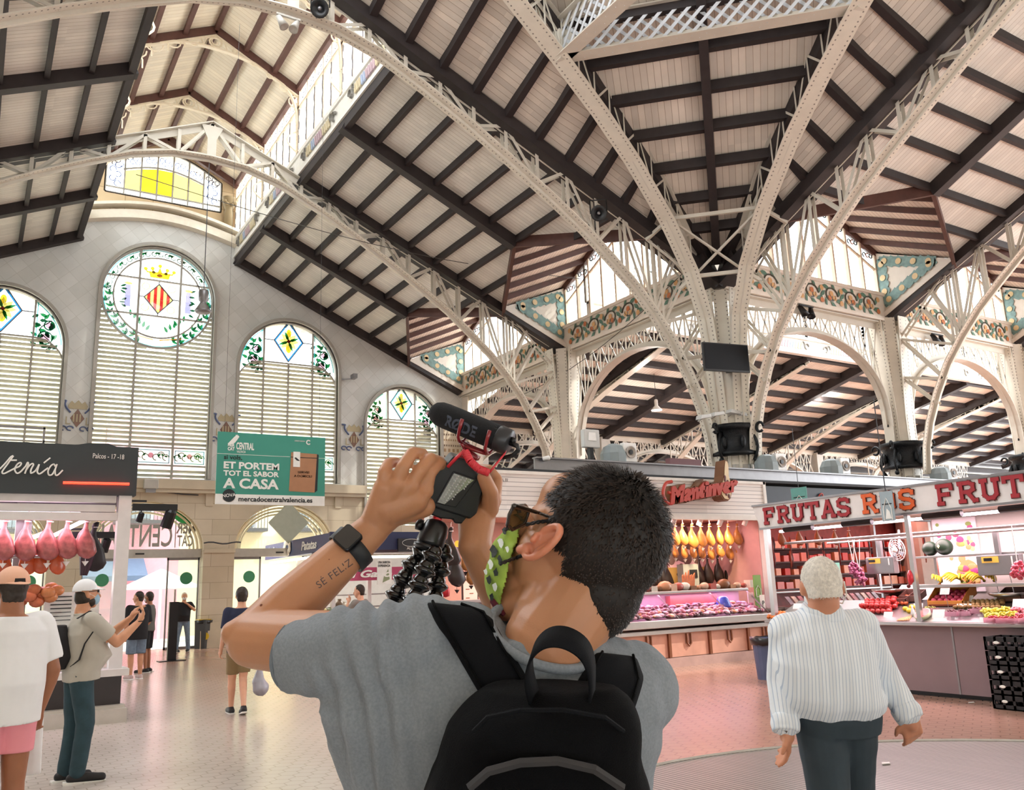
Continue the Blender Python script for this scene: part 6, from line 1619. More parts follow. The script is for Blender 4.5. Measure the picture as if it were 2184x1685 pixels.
# things on the back counter: sliced packs, cards
random.seed(21)
m=MB();m.box(XL+.2,15,SY+.9,SY+1.5,.88,.92);m.box(14.5,15.4,SY-.1,SY+.5,.9,.94);m.box(14.52,15.3,SY,SY+.4,0,.9);m.build('back_counter',mat('back_counter','#6f5f58',.5),root)
PK=[mat('pack_%d'%k,c,.35,var=.15)for k,c in enumerate(('#c98f6a','#e0b59a','#b8554a','#e9ddd0','#8a5a3a'))]
for i, px in enumerate(range(1345, 1600, 14)):
 p=on(px,1255,1,SY+.25);h=random.uniform(.06,.16);m=MB();m.ball((p.x,SY+.2,1.41+h*.6),h,9,6,(1.3,.8,.8))if i%3 else m.box(p.x-.08,p.x+.08,SY+.12,SY+.3,1.4,1.4+h)
 o=m.build('counter_product',PK[i%5],smooth=bool(i%3));tag(o,'small wrapped product lying on top of the glass meat counter','food pack','packs on top of the ham stall counter')
m = MB()
for k in range(5):m.prism([(-.05,0),(.05,0),(.03,.32+.04*(k%3)),(-.01,.3)],(on(1462+5*k,1240,1,SY+.2).x,SY+.2+.02*k,1.4),V((1,0,.3-.1*k)).normalized(),V((-.2+.1*k,0,1)).normalized(),(0,.03,0))
o=m.build('ham_joint',mat('joint_orange','#d07a4a',.4,var=.2));tag(o,'upright orange ham hocks standing on the glass counter','ham')
p=on(1472,1218,1,SY+1.0);m=MB();m.box(p.x-.2,p.x+.25,SY+1,SY+1.2,p.z-.35,p.z+.15);o=m.build('counter_scale',mat('scale_grey','#9aa0a0',.4));tag(o,'grey counter scale with dark display behind the meat case','scale')
m = MB(); m.box(p.x - .02, p.x + .2, SY + .985, SY + 1, p.z - .15, p.z + .03); m.build('display', BLACKP, o)
for i,(px,py,w_,h_,c,lab)in enumerate(((1618,1270,.22,.42,'#79a34a','green leaflet holder with white house sign at the ham stall end'),(1603,1290,.16,.36,'#e3b8b8','pink leaflet stand at the right end of the ham stall'),(1628,1293,.13,.3,'#f0ebe4','white parking sign card at the right end of the ham stall'))):
 p=on(px,py,1,SY-.1-.05*i);m=MB();m.box(p.x-w_/2,p.x+w_/2,p.y,p.y+.02,.94,.94+h_+(.3 if i==0 else 0));o=m.build('leaflet_card',mat('card_%d'%i,c,.5));tag(o,lab,'card')
 if i==2:text('lettering','P',(p.x-.03,p.y-.002,1.02),(1,0,0),(0,0,1),.14,LB,o,.003,bold=.003)
 if i == 0:
  m=MB();stroke(m,[(-.07,0),(-.07,.16),(0,.24),(.07,.16),(.07,0),(-.07,0)],(p.x,p.y-.008,1.2),(1,0,0),(0,0,1),.008,n=1);m.build('house_outline',LW,o)
# framed menu, fire alarm sign, red soap box near the left post
p=on(1003,1262,1,SY+.8);root2=thing('framed_menu','dark-framed lit menu on the pink wall between hand and mask','menu',p)
m=MB();m.box(p.x-.17,p.x+.17,p.y,p.y+.03,p.z-.32,p.z+.32);m.build('frame',mat('frame_maroon','#4a2020',.5),root2)
m=MB();m.box(p.x-.145,p.x+.145,p.y-.008,p.y,p.z-.29,p.z+.29);m.build('menu_sheet',mat('sheet_cream','#f6e3cf',.5,emit=.4,ecol='#ffe8d0'),root2)
m = MB()
for k in range(6):m.box(p.x-.1+.08*(k%2),p.x-.02+.08*(k%2),p.y-.012,p.y-.008,p.z+.2-.08*k,p.z+.215-.08*k)
for k in range(3): m.ball((p.x + .05 * (k - 1), p.y - .01, p.z - .2), .028, 8, 5, (1, .15, 1))
m.build('menu_print', mat('print_rust', '#b5552f', .6), root2)
p=on(937,1235,1,SY+.25);m=MB();m.box(p.x-.06,p.x+.06,p.y,p.y+.01,p.z-.07,p.z+.1);o=m.build('alarm_sign',mat('sign_alarm','#d8303c',.5));tag(o,'small red and white fire alarm sign left of the framed menu','sign')
m = MB(); m.box(p.x - .035, p.x + .035, p.y - .004, p.y, p.z - .03, p.z + .05); m.build('white_field', LW, o)
p=on(950,1262,1,SY+.4);m=MB();m.lathe(p,[(.0,-.1),(.07,-.08),(.08,.02),(.05,.09),(0,.1)],12);o=m.build('red_dispenser',mat('dispenser_red','#cf1f2f',.3),smooth=True);tag(o,'red rounded dispenser on the wall under the alarm sign','dispenser')
# =================================================================== DARK-RED DELI BEHIND THE FRUIT STALL
root=thing('red_deli_stall','red-lit delicatessen full of hanging sausages behind the white-haired man','market stall',(18,SY,0))
m=MB();m.box(15.2,27,SY+.3,SY+.45,2.9,3.66);m.build('fascia',mat('fascia_slate','#2b3340',.5),root)
m=MB();m.box(15.3,27,SY+2.8,SY+2.9,0,3.4);m.box(15.3,27,SY+.45,SY+2.8,3.3,3.4);m.build('back_panel',mat('deli_back','#7c3a38',.6,var=.3,vs_=5),root)
m = MB()
for z in (1.25, 1.6, 1.95, 2.3): m.box(15.4, 27, SY + 2.4, SY + 2.8, z, z + .04)
m.build('shelf', mat('shelf_dark', '#3a2222', .6), root)
m = MB(); m.box(15.3, 24, SY - .3, SY + .5, .1, .9); m.build('counter_front', STEELD, root)
m=MB();m.box(15.3,19.5,SY-.38,SY+.55,.9,.95);m.box(15.3,19.4,SY+.1,SY+.5,1.25,1.28);m.build('counter_rail',STEEL,root)
m=MB();m.quad((15.3,SY-.3,.95),(19.4,SY-.3,.95),(19.4,SY+.1,1.26),(15.3,SY+.1,1.26));m.build('case_glass',CLEAR,root)
area('stall_light', (19.5, SY + 1.5, 3.2), 8.5, 1.2, 130, (1, .34, .27))
m = MB(); zf = 3.2
stroke(m,[(0,.0),(.15,.35),(.3,.4),(.25,.0),(.4,.15),(.5,0),(.62,.16),(.7,0),(.82,.15),(.9,0),(1.05,.3),(1.0,0),(1.2,.12)],(on(1757,1055,1,SY).x,SY+.27,3.1),(1,0,0),(0,0,1),.018)
stroke(m,[(0,.0),(.15,.3),(.3,.4),(.25,.0),(.4,.1),(.5,.35),(.45,0),(.65,.1)],(on(1865,1050,1,SY).x,SY+.27,3.15),(1,0,0),(0,0,1),.018)
m.build('script_tube', SREDM, root)
random.seed(31)
SA=[mat('sausage_%d'%k,c,.35,var=.2)for k,c in enumerate(('#6e2a2a','#4a2530','#a04a30','#8c3a2c'))]
for i in range(40):
 x = 15.6 + .2 * i;
 m=MB();L=random.uniform(.35,.6);m.tube([(0,0,0),(.03,0,-L*.5),(0,0,-L)],[.012,.024,.012],6)
 m.tube([(.05, .02, 0), (.07, .02, -L * .45), (.04, .02, -L * .9)], [.012, .022, .012], 6)
 o=m.build('sausage_pair',SA[i%4],smooth=True);place(o,(x,SY+.9+.15*(i%3),2.2+.35*(i%2)));tag(o,'pair of thin sausages hanging in the red-lit deli','sausage','sausages hanging in the red deli')
hr = ham('cured_ham', mat('ham_rust', '#a85a34', .4, var=.3), .7, WHITEP, True)
put_many(hr,[V((on(x,1150,1,SY+.6).x,SY+.6,2.75))for x in(1668,1706,1745,1782,1812)],'hams along the front of the red deli',['ham at the front of the red-lit deli, %s from the left'%w for w in W10[:5]])
for i in range(112):
 r_, k = divmod(i, 28); x = 15.6 + .34 * k; z = (1.29, 1.64, 1.99, 2.34)[r_]; h = random.uniform(.14, .24)
 m=MB();m.box(x,x+random.uniform(.16,.28),SY+2.42,SY+2.6,z,z+h);o=m.build('deli_box',[PK[2],PK[0],mat('box_red','#b8342c',.5),mat('box_rose','#c87a68',.5)][random.randrange(4)]);tag(o,'small box on the shelves at the back of the red deli','box','boxes on the red deli shelves')
for i in range(16):
 x=15.45+.2*i;m=MB();m.prism([(0,0),(.13,0),(.07,.2),(-.06,.2)],(x,SY-.15,1.0),(1,0,0),(0,.5,.85),(0,.02,.0));o=m.build('meat_tray',[MEATS[1],MEATS[4],mat('meat_red','#c2303a',.3,var=.3,vs_=15)][i%3]);tag(o,'sliced meat tray in the red deli counter','meat','meat trays in the red deli counter')
p=on(1785,1218,1,SY+.5);m=MB();m.box(p.x-.15,p.x+.13,SY+.5,SY+.55,p.z-.15,p.z+.2);o=m.build('deli_scale_screen',mat('screen_green','#7fb9a4',.4,emit=.4));tag(o,'pale green scale screen beside the white-haired man','screen')
# =================================================================== FRUIT STALL
FX = 10.9
root=thing('fruit_stall','fruit stall with a white sign in red and orange slab letters','market stall',(FX,7.4,0))
L0 = on(1633, 1085, 0, FX);
ya, yb = 9.85, 4.2
def fz(y, top): return (2.725 if top else 2.375)
m=MB();m.prism([(ya+.12,2.73),(ya,2.37),(yb,2.40),(yb,2.74)],(FX-.12,0,0),(0,1,0),(0,0,1),(.12,0,0));sg=m.build('sign_board',mat('sign_offwhite','#eae5e4',.5),root)
m=MB();m.beam((FX-.13,ya+.12,2.735),(FX-.13,yb,2.745),.02,.03);m.beam((FX-.13,ya,2.36),(FX-.13,yb,2.39),.02,.03);m.build('sign_edge',STEELD,sg)
SLAB={'F':[[(0,0),(.3,0)],[(.12,0),(.12,1)],[(0,1),(.72,1),],[(.68,1.0),(.68,.74)],[(.12,.5),(.5,.5)],[(.5,.6),(.5,.4)]],
  'R':[[(0,0),(.3,0)],[(.14,0),(.14,1)],[(0,1),(.5,1),(.66,.88),(.66,.62),(.5,.5),(.14,.5)],[(.4,.5),(.66,.0),(.82,0)]],
  'U':[[(-.02,1),(.28,1)],[(.13,1),(.13,.22),(.27,.03),(.5,.03),(.64,.22),(.64,1)],[(.5,1),(.8,1)]],
  'T': [[(.38, 0), (.38, 1)], [(.24, 0), (.54, 0)], [(.02, .74), (.02, 1), (.74, 1), (.74, .74)]],
  'A':[[(.1,0),(.38,1),(.44,1),(.72,0)],[(.2,.32),(.62,.32)],[(-.02,0),(.22,0)],[(.58,0),(.86,0)]],
  'S':[[(.66,.76),(.66,.92),(.5,1),(.2,1),(.08,.88),(.08,.66),(.2,.55),(.52,.45),(.64,.33),(.64,.12),(.5,.0),(.2,0),(.06,.1),(.06,.26)]],
  'O':[[(.22,1),(.5,1),(.66,.84),(.66,.16),(.5,0),(.22,0),(.08,.16),(.08,.84),(.22,1)]]}
def slab_text(s, o, ex, ey, h, w, mt, gap=.93, th=.17, lab='sign_letter'):
 o, ex, ey = V(o), V(ex).normalized(), V(ey).normalized(); n = ex.cross(ey); x = 0; cnt_ = [0]
 for ch in s:
  if ch == ' ': x += w * .75; continue
  for off, mm_, t_ in ((0.0, mat('letter_shadow', '#5a2326', .5), th + .05), (.011, mt, th)):
   m = MB()
   for L in SLAB[ch]:
    P = [o + ex * (x + a * w) + ey * (.08 * h + b * .84 * h) + n * off for a, b in L]
    for i, (p, q) in enumerate(zip(P, P[1:])):
     cnt_[0]+=1;e_=n*(.0004*(cnt_[0]%12));p,q=p+e_,q+e_;d=(q-p).normalized()*(t_*w*.5*.9);m.beam(p-d*(1 if i else.3),q+d*(1 if i<len(P)-2 else.3),t_*w*.95,.012,n=n)
   m.build(lab, mm_, sg)
  x += w * gap
RED = mat('letter_red', '#a3202c', .5); ORG = mat('letter_orange', '#e2632a', .5)
exF, eyF = V((0, -1, .004)), V((0, 0, 1))
yF0 = on(1640, 1090, 0, FX).y; zF = 2.415
slab_text('FRUTAS', (FX - .13, on(1642, 1100, 0, FX).y, 2.42), exF, eyF, .26, .285, RED, .985)
slab_text('ROS', (FX - .13, on(1853, 1080, 0, FX).y, 2.43), exF, eyF, .27, .30, ORG, .98)
slab_text('FRUTAS', (FX - .13, on(2012, 1060, 0, FX).y, 2.435), exF, eyF, .27, .30, RED, .99)
# hanging cards over the sign
def hang_card(px, y0, y1, X, w, mt, lab):
 a, b = on(px, y0, 0, X), on(px, y1, 0, X); root_ = thing('hanging_card', lab, 'banner', (X, a.y, b.z))
 m = MB(); m.box(X - .01, X, a.y - w / 2, a.y + w / 2, b.z, a.z); m.build('card_panel', mt, root_)
 m=MB();m.box(X-.014,X-.01,a.y-w*.36,a.y+w*.36,b.z+(a.z-b.z)*.55,b.z+(a.z-b.z)*.59);m.build('dark_rule',LB,root_)
 m=MB();stroke(m,[(-.3*w,0),(-.3*w,.16),(0,.3),(.3*w,.16),(.3*w,0)],(X-.014,a.y,b.z+.01),(0,-1,0),(0,0,1),.007,n=1);m.prism([(-.04,0),(.05,0),(.03,.1),(-.01,.14)],(X-.014,a.y,b.z+.03),(0,-1,0),(0,0,1),(-.003,0,0));m.build('house_outline',LW,root_)
 m=MB();m.beam((X-.005,a.y,a.z),(X-.005,a.y,a.z+1.3),.01,.01);m.build('cord',IRONB,root_)
hang_card(1889,1048,1112,10.6,.2,mat('card_slate','#9fb0b8',.5),'grey-blue hanging card covering the O of the fruit stall sign')
hang_card(1703,1040,1088,15.2,.42,mat('card_aqua','#6fb5ae',.5),'aqua hanging card above the left end of the fruit stall sign')
# structure
m=MB();m.box(FX,FX+.06,ya,yb,.06,.9);m.build('counter_front',mat('front_mauve_grey','#8a7478',.4,var=.1,vs_=2),root)
for yy in(9.2,8.2,6.9,5.7):m=MB();m.box(FX-.008,FX,yy-.012,yy+.012,.06,.9);m.build('front_seam',STEELD,root)
m = MB(); m.box(FX - .12, FX + 1.25, yb, ya + .1, .90, .95); m.build('counter_top', STEEL, root, bevel=.01)
m = MB(); m.box(FX + .1, FX + 1.2, yb, ya, .0, .07); m.build('plinth', BLACKM, root)
post_y = on(1935, 1110, 0, FX).y
m = MB(); m.box(FX - .03, FX + .03, post_y - .03, post_y + .03, .95, 2.4); m.build('front_post', STEEL, root)
m = MB(); m.box(FX + .0, FX + .08, 9.82, 9.9, 0, 2.5); m.build('corner_post', STEEL, root)
m=MB();m.tube([(FX+.25,9.7,2.12),(FX+.25,yb,2.12)],.02,8);m.tube([(FX+.4,9.0,2.08),(FX+.4,yb,2.08)],.015,8);m.build('hanging_rail',STEEL,root)
m=MB();m.box(FX+.05,FX+2.4,yb,ya,2.42,2.47);m.build('canopy',mat('canopy_cream','#cdbcab',.6),root)
for i, (y0, y1) in enumerate(((9.55, 9.0), (8.45, 7.95), (7.15, 6.6), (6.1, 5.5))):
 m=MB();m.tube([(FX+.1,y0,2.33),(FX+.1,y1,2.33)],.045,10);m.build('shutter_roll',BLACKP,root)
for i, (y0, y1) in enumerate(((9.7, 8.3), (8.2, 7.0), (6.9, 5.9), (5.8, 4.6))):
 tube_light(V((FX+.16,y0,2.31)),V((FX+.16,y1,2.31)),'%s of the tube lights under the fruit stall sign'%('leftmost','second from left','third from left','rightmost')[i],'tube lights under the fruit stall sign',.02)
area('stall_light', (FX + .5, 7.2, 2.36), .6, 5.0, 175, (1, .74, .78))
# right-hand back: panel with fruit picture, shelves
XBk = FX + 1.35
p0, p1 = on(1985, 1112, 0, XBk), on(2092, 1180, 0, XBk)
m=MB();m.box(XBk,XBk+.04,yb,p0.y,.95,2.42);m.build('back_panel',mat('back_grey_beige','#b5aaa4',.5),root)
m=MB();m.box(XBk-.02,XBk,p1.y,p0.y-.03,1.3,2.35);pic=m.build('picture_board',mat('picture_white','#eadfe4',.5),root)
random.seed(12)
FR=[mat('print_%d'%k,c,.5)for k,c in enumerate(('#d2486a','#8a9a4a','#e08a5a','#b03a72','#e8c07a'))]
for k in range(5):
 m = MB()
 for q in range(4):
  yy,zz_=random.uniform(p1.y+.08,p0.y-.1),random.uniform(1.75,2.3);m.ball((XBk-.022,yy,zz_),random.uniform(.025,.07),10,6,(.08,1,random.uniform(.6,1.2)))
 m.build('printed_fruit', FR[k], pic)
m=MB();m.prism([(.17*math.cos(k*.5)+.02*math.sin(3*k),.2*math.sin(k*.5))for k in range(12)],(XBk-.03,on(2068,1210,0,XBk).y,1.55),(0,-1,0),(0,0,1),(-.01,0,0));m.build('printed_basket',FR[2],pic)
for k in range(9):m=MB();m.ball((XBk-.045,on(2068,1210,0,XBk).y+.1*math.cos(k*2.3),1.53+.12*math.sin(k*1.7)),.055,8,5,(.15,1.2,.8));m.build('printed_fruit',FR[(k*2)%5],pic)
ysh0 = on(1968, 1185, 0, FX + .75).y
z_a, z_b = on(1985, 1186, 0, FX + .75).z, on(1985, 1247, 0, FX + .6).z
m = MB(); m.box(FX + .55, FX + 1.0, yb, ysh0, z_a - .03, z_a); m.build('upper_shelf', STEEL, root, bevel=.005)
m=MB();m.box(FX+.4,FX+.95,yb,ysh0-.05,z_b-.04,z_b);m.build('lower_shelf',STEEL,root,bevel=.005)
for yy in(ysh0-.08,5.6):m=MB();m.box(FX+.9,FX+.94,yy-.02,yy+.02,.95,z_a);m.build('shelf_upright',STEEL,root)
p=on(1945,1260,0,FX+.7);m=MB();m.prism([(0,0),(-.95,0),(-.95,.32),(.0-.25,.32)],(FX+.8,on(1885,1280,0,FX+.8).y,1.1),(0,1,0),(.35,0,1),(.02,0,0));m.build('white_chopping_board',WHITEP,root)
# watermelons
WM = mat('melon_dark_green', '#1f3022', .42, var=.3, vs_=5, spec=.3)
for i, (px, py, r) in enumerate(((1983, 1166, .105), (2013, 1163, .118))):
 c=on(px,py,0,FX+.72);c.z=z_a+r*.97;m=MB();m.ball(c,r,24,16,(1,1,.97));o=m.build('watermelon',WM,smooth=True)
 tag(o,('left, smaller whole watermelon on the upper steel shelf','right, larger whole watermelon with a small sticker on the upper shelf')[i],'watermelon')
 if i:m=MB();m.prism([(-.02,0),(0,-.03),(.02,0),(0,.03)],c+V((-r*.99,.01,.01)),(0,-1,0),(0,0,1),(-.003,0,0));m.build('paper_sticker',mat('sticker_pale','#f0e0a0',.5),o)
# bananas
BAN = mat('banana_yellow', '#e6c52e', .45, var=.12, vs_=14); BANT = mat('banana_tip', '#5a4a22', .7)
def banana_bunch(n):
 root_ = thing('banana_bunch', '', 'bananas', (0, 0, 0))
 for k in range(n):
  m = MB(); a = -.5 + 1.0 * k / (n - 1); P = []; R_ = []
  for q in range(9):
   t_=q/8;P.append((.02*k*math.sin(a),-.1+.2*t_+a*.06*t_,.025+.055*math.sin(PI*t_)+.012*k));R_.append((.006,.012,.017,.019,.02,.019,.017,.012,.005)[q])
  P=[(p[0]+a*.05,p[1],p[2])for p in P];m.tube(P,R_,8);b_=m.build('banana',BAN,root_,smooth=True)
 m = MB(); m.ball((0, -.105, .03), .018, 8, 6); m.build('stalk', BANT, root_)
 return root_
bn = banana_bunch(5)
BL=('leftmost banana bunch on the lower steel shelf','second banana bunch from the left on the lower shelf','third banana bunch from the left, under the fruit picture','fourth banana bunch from the left, under the fruit picture','rightmost banana bunch, behind the glass by the scale')
for i, px in enumerate((2003, 2035, 2060, 2082, 2118)):
 o=bn if i==0 else copy_tree(bn);c=on(px,1240,0,FX+.6);place(o,(c.x,c.y,z_b),rz=PI/2+.4*(-1)**i,scale=1.0+.12*(i%2),label=BL[i]);o['group']='banana bunches on the lower shelf'
# two scales
def scale_box(px, py, w, h, lab):
 c = on(px, py, 0, FX + .45); root_ = thing('counter_scale', lab, 'scale', c)
 m=MB();m.box(c.x,c.x+.12,c.y-w/2,c.y+w/2,c.z-h/2,c.z+h/2);m.build('housing',STEELD,root_,bevel=.012)
 m=MB();m.box(c.x-.008,c.x,c.y-.02,c.y+w*.36,c.z+h*.12,c.z+h*.42);m.build('display_frame',mat('scale_yellow','#e3b04a',.4,emit=.3),root_)
 m=MB();m.box(c.x-.014,c.x-.008,c.y+.06,c.y+.17,c.z+h*.2,c.z+h*.36);m.build('display',BLACKP,root_)
 m=MB();m.box(c.x-.008,c.x,c.y-w*.36,c.y-w*.33,c.z,c.z+h*.4);m.build('paper_slot',LW,root_)
 m=MB();m.box(c.x+.03,c.x+.08,c.y-.03,c.y+.03,c.z+h/2,2.1);m.build('hanger',STEELD,root_)
 m=MB();m.lathe((c.x+.1,c.y,c.z-h*.5-.28),[(.12,0),(.2,.03),(.22,.06),(.21,.06),(.12,.015),(0,.015)],18);m.build('pan',STEEL,root_,smooth=True)
 m=MB();m.beam((c.x+.1,c.y-.1,c.z-h*.5-.24),(c.x+.06,c.y-.1,c.z-h*.5),.008,.008);m.beam((c.x+.1,c.y+.1,c.z-h*.5-.24),(c.x+.06,c.y+.1,c.z-h*.5),.008,.008);m.build('pan_hook',STEEL,root_)
scale_box(1876, 1206, .46, .24, 'steel hanging scale with yellow display to the right of the onions')
scale_box(2128, 1205, .56, .26, 'steel hanging scale with yellow display right of the bananas')
# fan
c=on(1913,1172,0,FX+.5);root_=thing('wall_fan','white round fan hanging by the front post of the fruit stall','fan',c)
m = MB(); ax = V((-1, .25, -.1)).normalized()
for r in(.16,.13,.1,.07):m.tube([c+(ax.orthogonal().normalized()*math.cos(t_)+ax.cross(ax.orthogonal().normalized())*math.sin(t_))*r+ax*.03*(1-r/.16)for t_ in[.3*k for k in range(21)]],.0045 if r<.15 else.008,5,closed=True)
for k in range(14):
 t_=k*2*PI/14;d_=ax.orthogonal().normalized()*math.cos(t_)+ax.cross(ax.orthogonal().normalized())*math.sin(t_);m.beam(c+d_*.04+ax*.035,c+d_*.16,.004,.004)
m.build('wire_guard', WHITEP, root_)
for k in range(4):
 t_=k*PI/2;u_=ax.orthogonal().normalized()*math.cos(t_)+ax.cross(ax.orthogonal().normalized())*math.sin(t_);w__=ax.cross(u_)
 m=MB();m.poly([c+u_*.03,c+u_*.12+w__*.05+ax*-.01,c+u_*.14-w__*.01+ax*.01,c+u_*.05-w__*.03]);m.build('fan_blade',mat('fan_blade_grey','#9aa4b4',.3),root_)
m=MB();m.ball(c+ax*.04,.04,14,8,(1,1,1));m.build('hub',WHITEP,root_,smooth=True);m=MB();m.beam(c-ax*.05,c+V((.1,0,.28)),.02,.02);m.build('bracket',WHITEP,root_)
# onion nets, grape net, red scoop
def cluster(name, c, R_, r, n, mt, lab, cat, seed, sc_=(1, 1, 1.3), grp=None):
 random.seed(seed); m = MB()
 for k in range(n):
  t_=V((random.gauss(0,1),random.gauss(0,1),random.gauss(0,1))).normalized()*R_*random.uniform(.5,1)
  m.ball(V(c) + V((t_.x * sc_[0], t_.y * sc_[1], t_.z * sc_[2])), r * random.uniform(.85, 1.1), 8, 6)
 return tag(m.build(name, mt, smooth=True), lab, cat, grp)
ONI = mat('onion_purple', '#a04a70', .3, var=.25, vs_=10, coat=.3)
for i, (px, py) in enumerate(((1822, 1215), (1835, 1232))):
 c=on(px,py,0,FX+.3);o=cluster('onion_net',c,.085,.022,60,ONI,('upper net of small purple onions hanging from white cords','lower net of small purple onions beside the scale')[i],'onions',40+i,(1,1,1.5))
 m=MB();m.tube([c+V((0,0,.1)),c+V((0,.05,.45)),c+V((0,.06,2.1-c.z))],.005,4);m.tube([c+V((0,0,.1)),c+V((0,-.06,2.1-c.z))],.005,4);m.build('cord',LW,o)
c=on(2172,1215,0,FX+.2);o=cluster('radish_net',c,.1,.024,60,mat('radish_pink','#d0506a',.3,coat=.3),'net of pink radishes hanging at the right edge','radishes',47,(1,1,1.2));m=MB();m.tube([c,(c.x,c.y,2.12)],.006,4);m.build('cord',LW,o)
c=on(1942,1226,0,FX-.02);m=MB();m.tube([c+V((0,0,.06)),c,c+V((0,.0,-.08)),c+V((0,.02,-.13))],[.02,.045,.045,.02],12);o=m.build('red_scoop',mat('scoop_red','#d82a3c',.3,coat=.5),smooth=True);tag(o,'glossy red plastic holder hanging on the front post','holder')
m=MB();m.ball(c+V((-.0,.05,-.15)),.028,10,7);m.build('dark_knob',mat('knob_maroon','#6a1a1e',.3),o)
# ---- produce laid out on the counter
ZC = .95
def sphere_proto(name, r, mt, sc_=(1, 1, .9), stem=True):
 m = MB(); m.ball((0, 0, 0), r, 14, 10, sc_)
 for i, v in enumerate(m.v):
  q = V(v); k = math.hypot(q.x, q.y) / r
  if q.z > 0: m.v[i] = (q.x, q.y, q.z - .35 * r * math.exp(-(k * 3.2) ** 2))
 o = m.build(name, mt, smooth=True)
 if stem: s_ = MB(); s_.tube([(0, 0, r * .45), (.004, 0, r * .85)], .0022, 5); s_.build('stem', BANT, o)
 return o
def scatter(proto, poly, n, grp, labf, cat, z=ZC, r=.035, layers=1, seed=1, sq=.9):
 """hex-packed heap inside a pixel-free floor rectangle given by two corners (x, y)"""
 random.seed(seed); (xa_, ya_), (xb_, yb_) = poly; k = 0; first = True; out = []
 for L in range(layers):
  ins = L * r * 1.0; x = xa_ + ins; row = 0
  while x < xb_ - ins and k < n:
   y = ya_ + ins + (r if row % 2 else 0)
   while y < yb_ - ins and k < n:
    o = proto if first else copy_tree(proto); first = False
    place(o,(x+random.uniform(-.004,.004),y+random.uniform(-.004,.004),slz(x)+r*1.05+L*r*1.5),rot=(random.uniform(-.5,.5),random.uniform(-.5,.5),random.uniform(0,6)))
    o['label'] = labf; o['category'] = cat; o['group'] = grp; out.append(o); k += 1; y += 2.05 * r
   x += 1.78 * r; row += 1
 return out
SLP = .42
def slz(x): return ZC + SLP * max(0, x - FX)
def ctr(px, py, z=None):
 d=ray(px,py);t_=(ZC-SLP*FX-EYE)/(d.z-SLP*d.x);return EYEP+d*t_ if z is None else on(px,py,2,z)
m=MB();m.quad((FX-.02,yb,ZC+.004),(FX-.02,ya,ZC+.004),(FX+.62,ya,slz(FX+.62)+.004),(FX+.62,yb,slz(FX+.62)+.004));m.build('display_slope',STEEL,root)
TOM=mat('nectarine_red','#cf3a3a',.35,var=.35,vs_=14,coat=.3);TOM2=mat('peach_orange','#dd6a3c',.4,var=.3,vs_=12)
c=ctr(1868,1306);scatter(sphere_proto('nectarine',.042,TOM),((c.x-.06,c.y-.26),(c.x+.3,c.y+.26)),52,'red nectarines heaped near the white shirt','red nectarine in the heap beside the white-shirted shoulder','nectarine',r=.042,layers=2,seed=2)
c=ctr(1892,1293);scatter(sphere_proto('apricot',.03,TOM2),((c.x+.02,c.y-.3),(c.x+.3,c.y+.16)),34,'orange apricots behind the nectarines','orange apricot in the heap behind the nectarines','apricot',r=.03,layers=2,seed=3)
c=ctr(1648,1322);scatter(sphere_proto('tangerine',.032,mat('tangerine','#e8823a',.4,var=.1)),((c.x,c.y-.12),(c.x+.25,c.y+.14)),16,'tangerines at the left end of the counter','tangerine at the far left end of the fruit counter','tangerine',r=.032,layers=2,seed=4)
# card crate of pomegranates
c=ctr(2012,1300);crate=thing('fruit_crate','orange cardboard crate holding pink pomegranates','crate',(c.x+.2,c.y,ZC))
CARD = mat('card_orange', '#d98a3a', .6); m = MB(); X0_, Y0_, hh = c.x + .06, c.y, .0
tilt = .22
def tp(x, y, z): return (X0_ + x, Y0_ + y, slz(X0_ + x) + .01 + z)
m=MB(lambda q:tp(*q));m.box(0,.36,-.25,.25,0,.01);m.box(0,.01,-.25,.25,0,.075);m.box(.35,.36,-.25,.25,0,.14)
for s_ in(-1,1):m.prism([(0,0),(.36,0),(.36,.17),(.25,.17),(.0,.08)],(0,s_*.25,0),(1,0,0),(0,0,1),(0,.01,0))
m.build('crate_body', CARD, crate)
m=MB(lambda q:tp(*q));m.box(-.004,0,-.24,.24,.01,.03);m.build('printed_band',mat('print_brown','#8a3a20',.6),crate)
POM = mat('pomegranate_pink', '#d8486a', .35, var=.3, vs_=9, coat=.3)
pr_ = sphere_proto('pomegranate', .044, POM); k = 0
for a in range(4):
 for b in range(5):
  o=pr_ if k==0 else copy_tree(pr_);x,y,z=tp(.055+.085*a,-.19+.095*b,.05);place(o,(x,y,z),rot=(a*.3,b*.4,a));o['label']='pink pomegranate in the orange cardboard crate';o['category']='pomegranate';o['group']='pomegranates in the crate';k+=1
# kiwis and grapes, watermelon half, punnets, bags
c=ctr(2078,1300);scatter(sphere_proto('kiwi',.03,mat('kiwi_brown','#97764a',.8,var=.15),(1,1.2,.9),False),((c.x,c.y-.32),(c.x+.3,c.y+.28)),36,'kiwis behind the grapes','brown kiwi in the pile between crate and yellow grapes','kiwi',r=.031,layers=2,seed=6)
GRA = mat('grape_yellow', '#dcd046', .3, coat=.4, sub=.05)
for i,(px,py)in enumerate(((2108,1313),(2128,1312),(2146,1310),(2118,1322),(2138,1322),(2158,1320))):
 c=ctr(px,py);cluster('grape_bunch',(c.x,c.y,slz(c.x)+.05),.085,.016,70,GRA,'bunch of yellow grapes, %s of the six in the heap'%('back left','back middle','back right','front left','front middle','front right')[i],'grapes',60+i,(1,1,.5),'yellow grape bunches')
GRP = mat('grape_pink', '#d46a7a', .3, coat=.4)
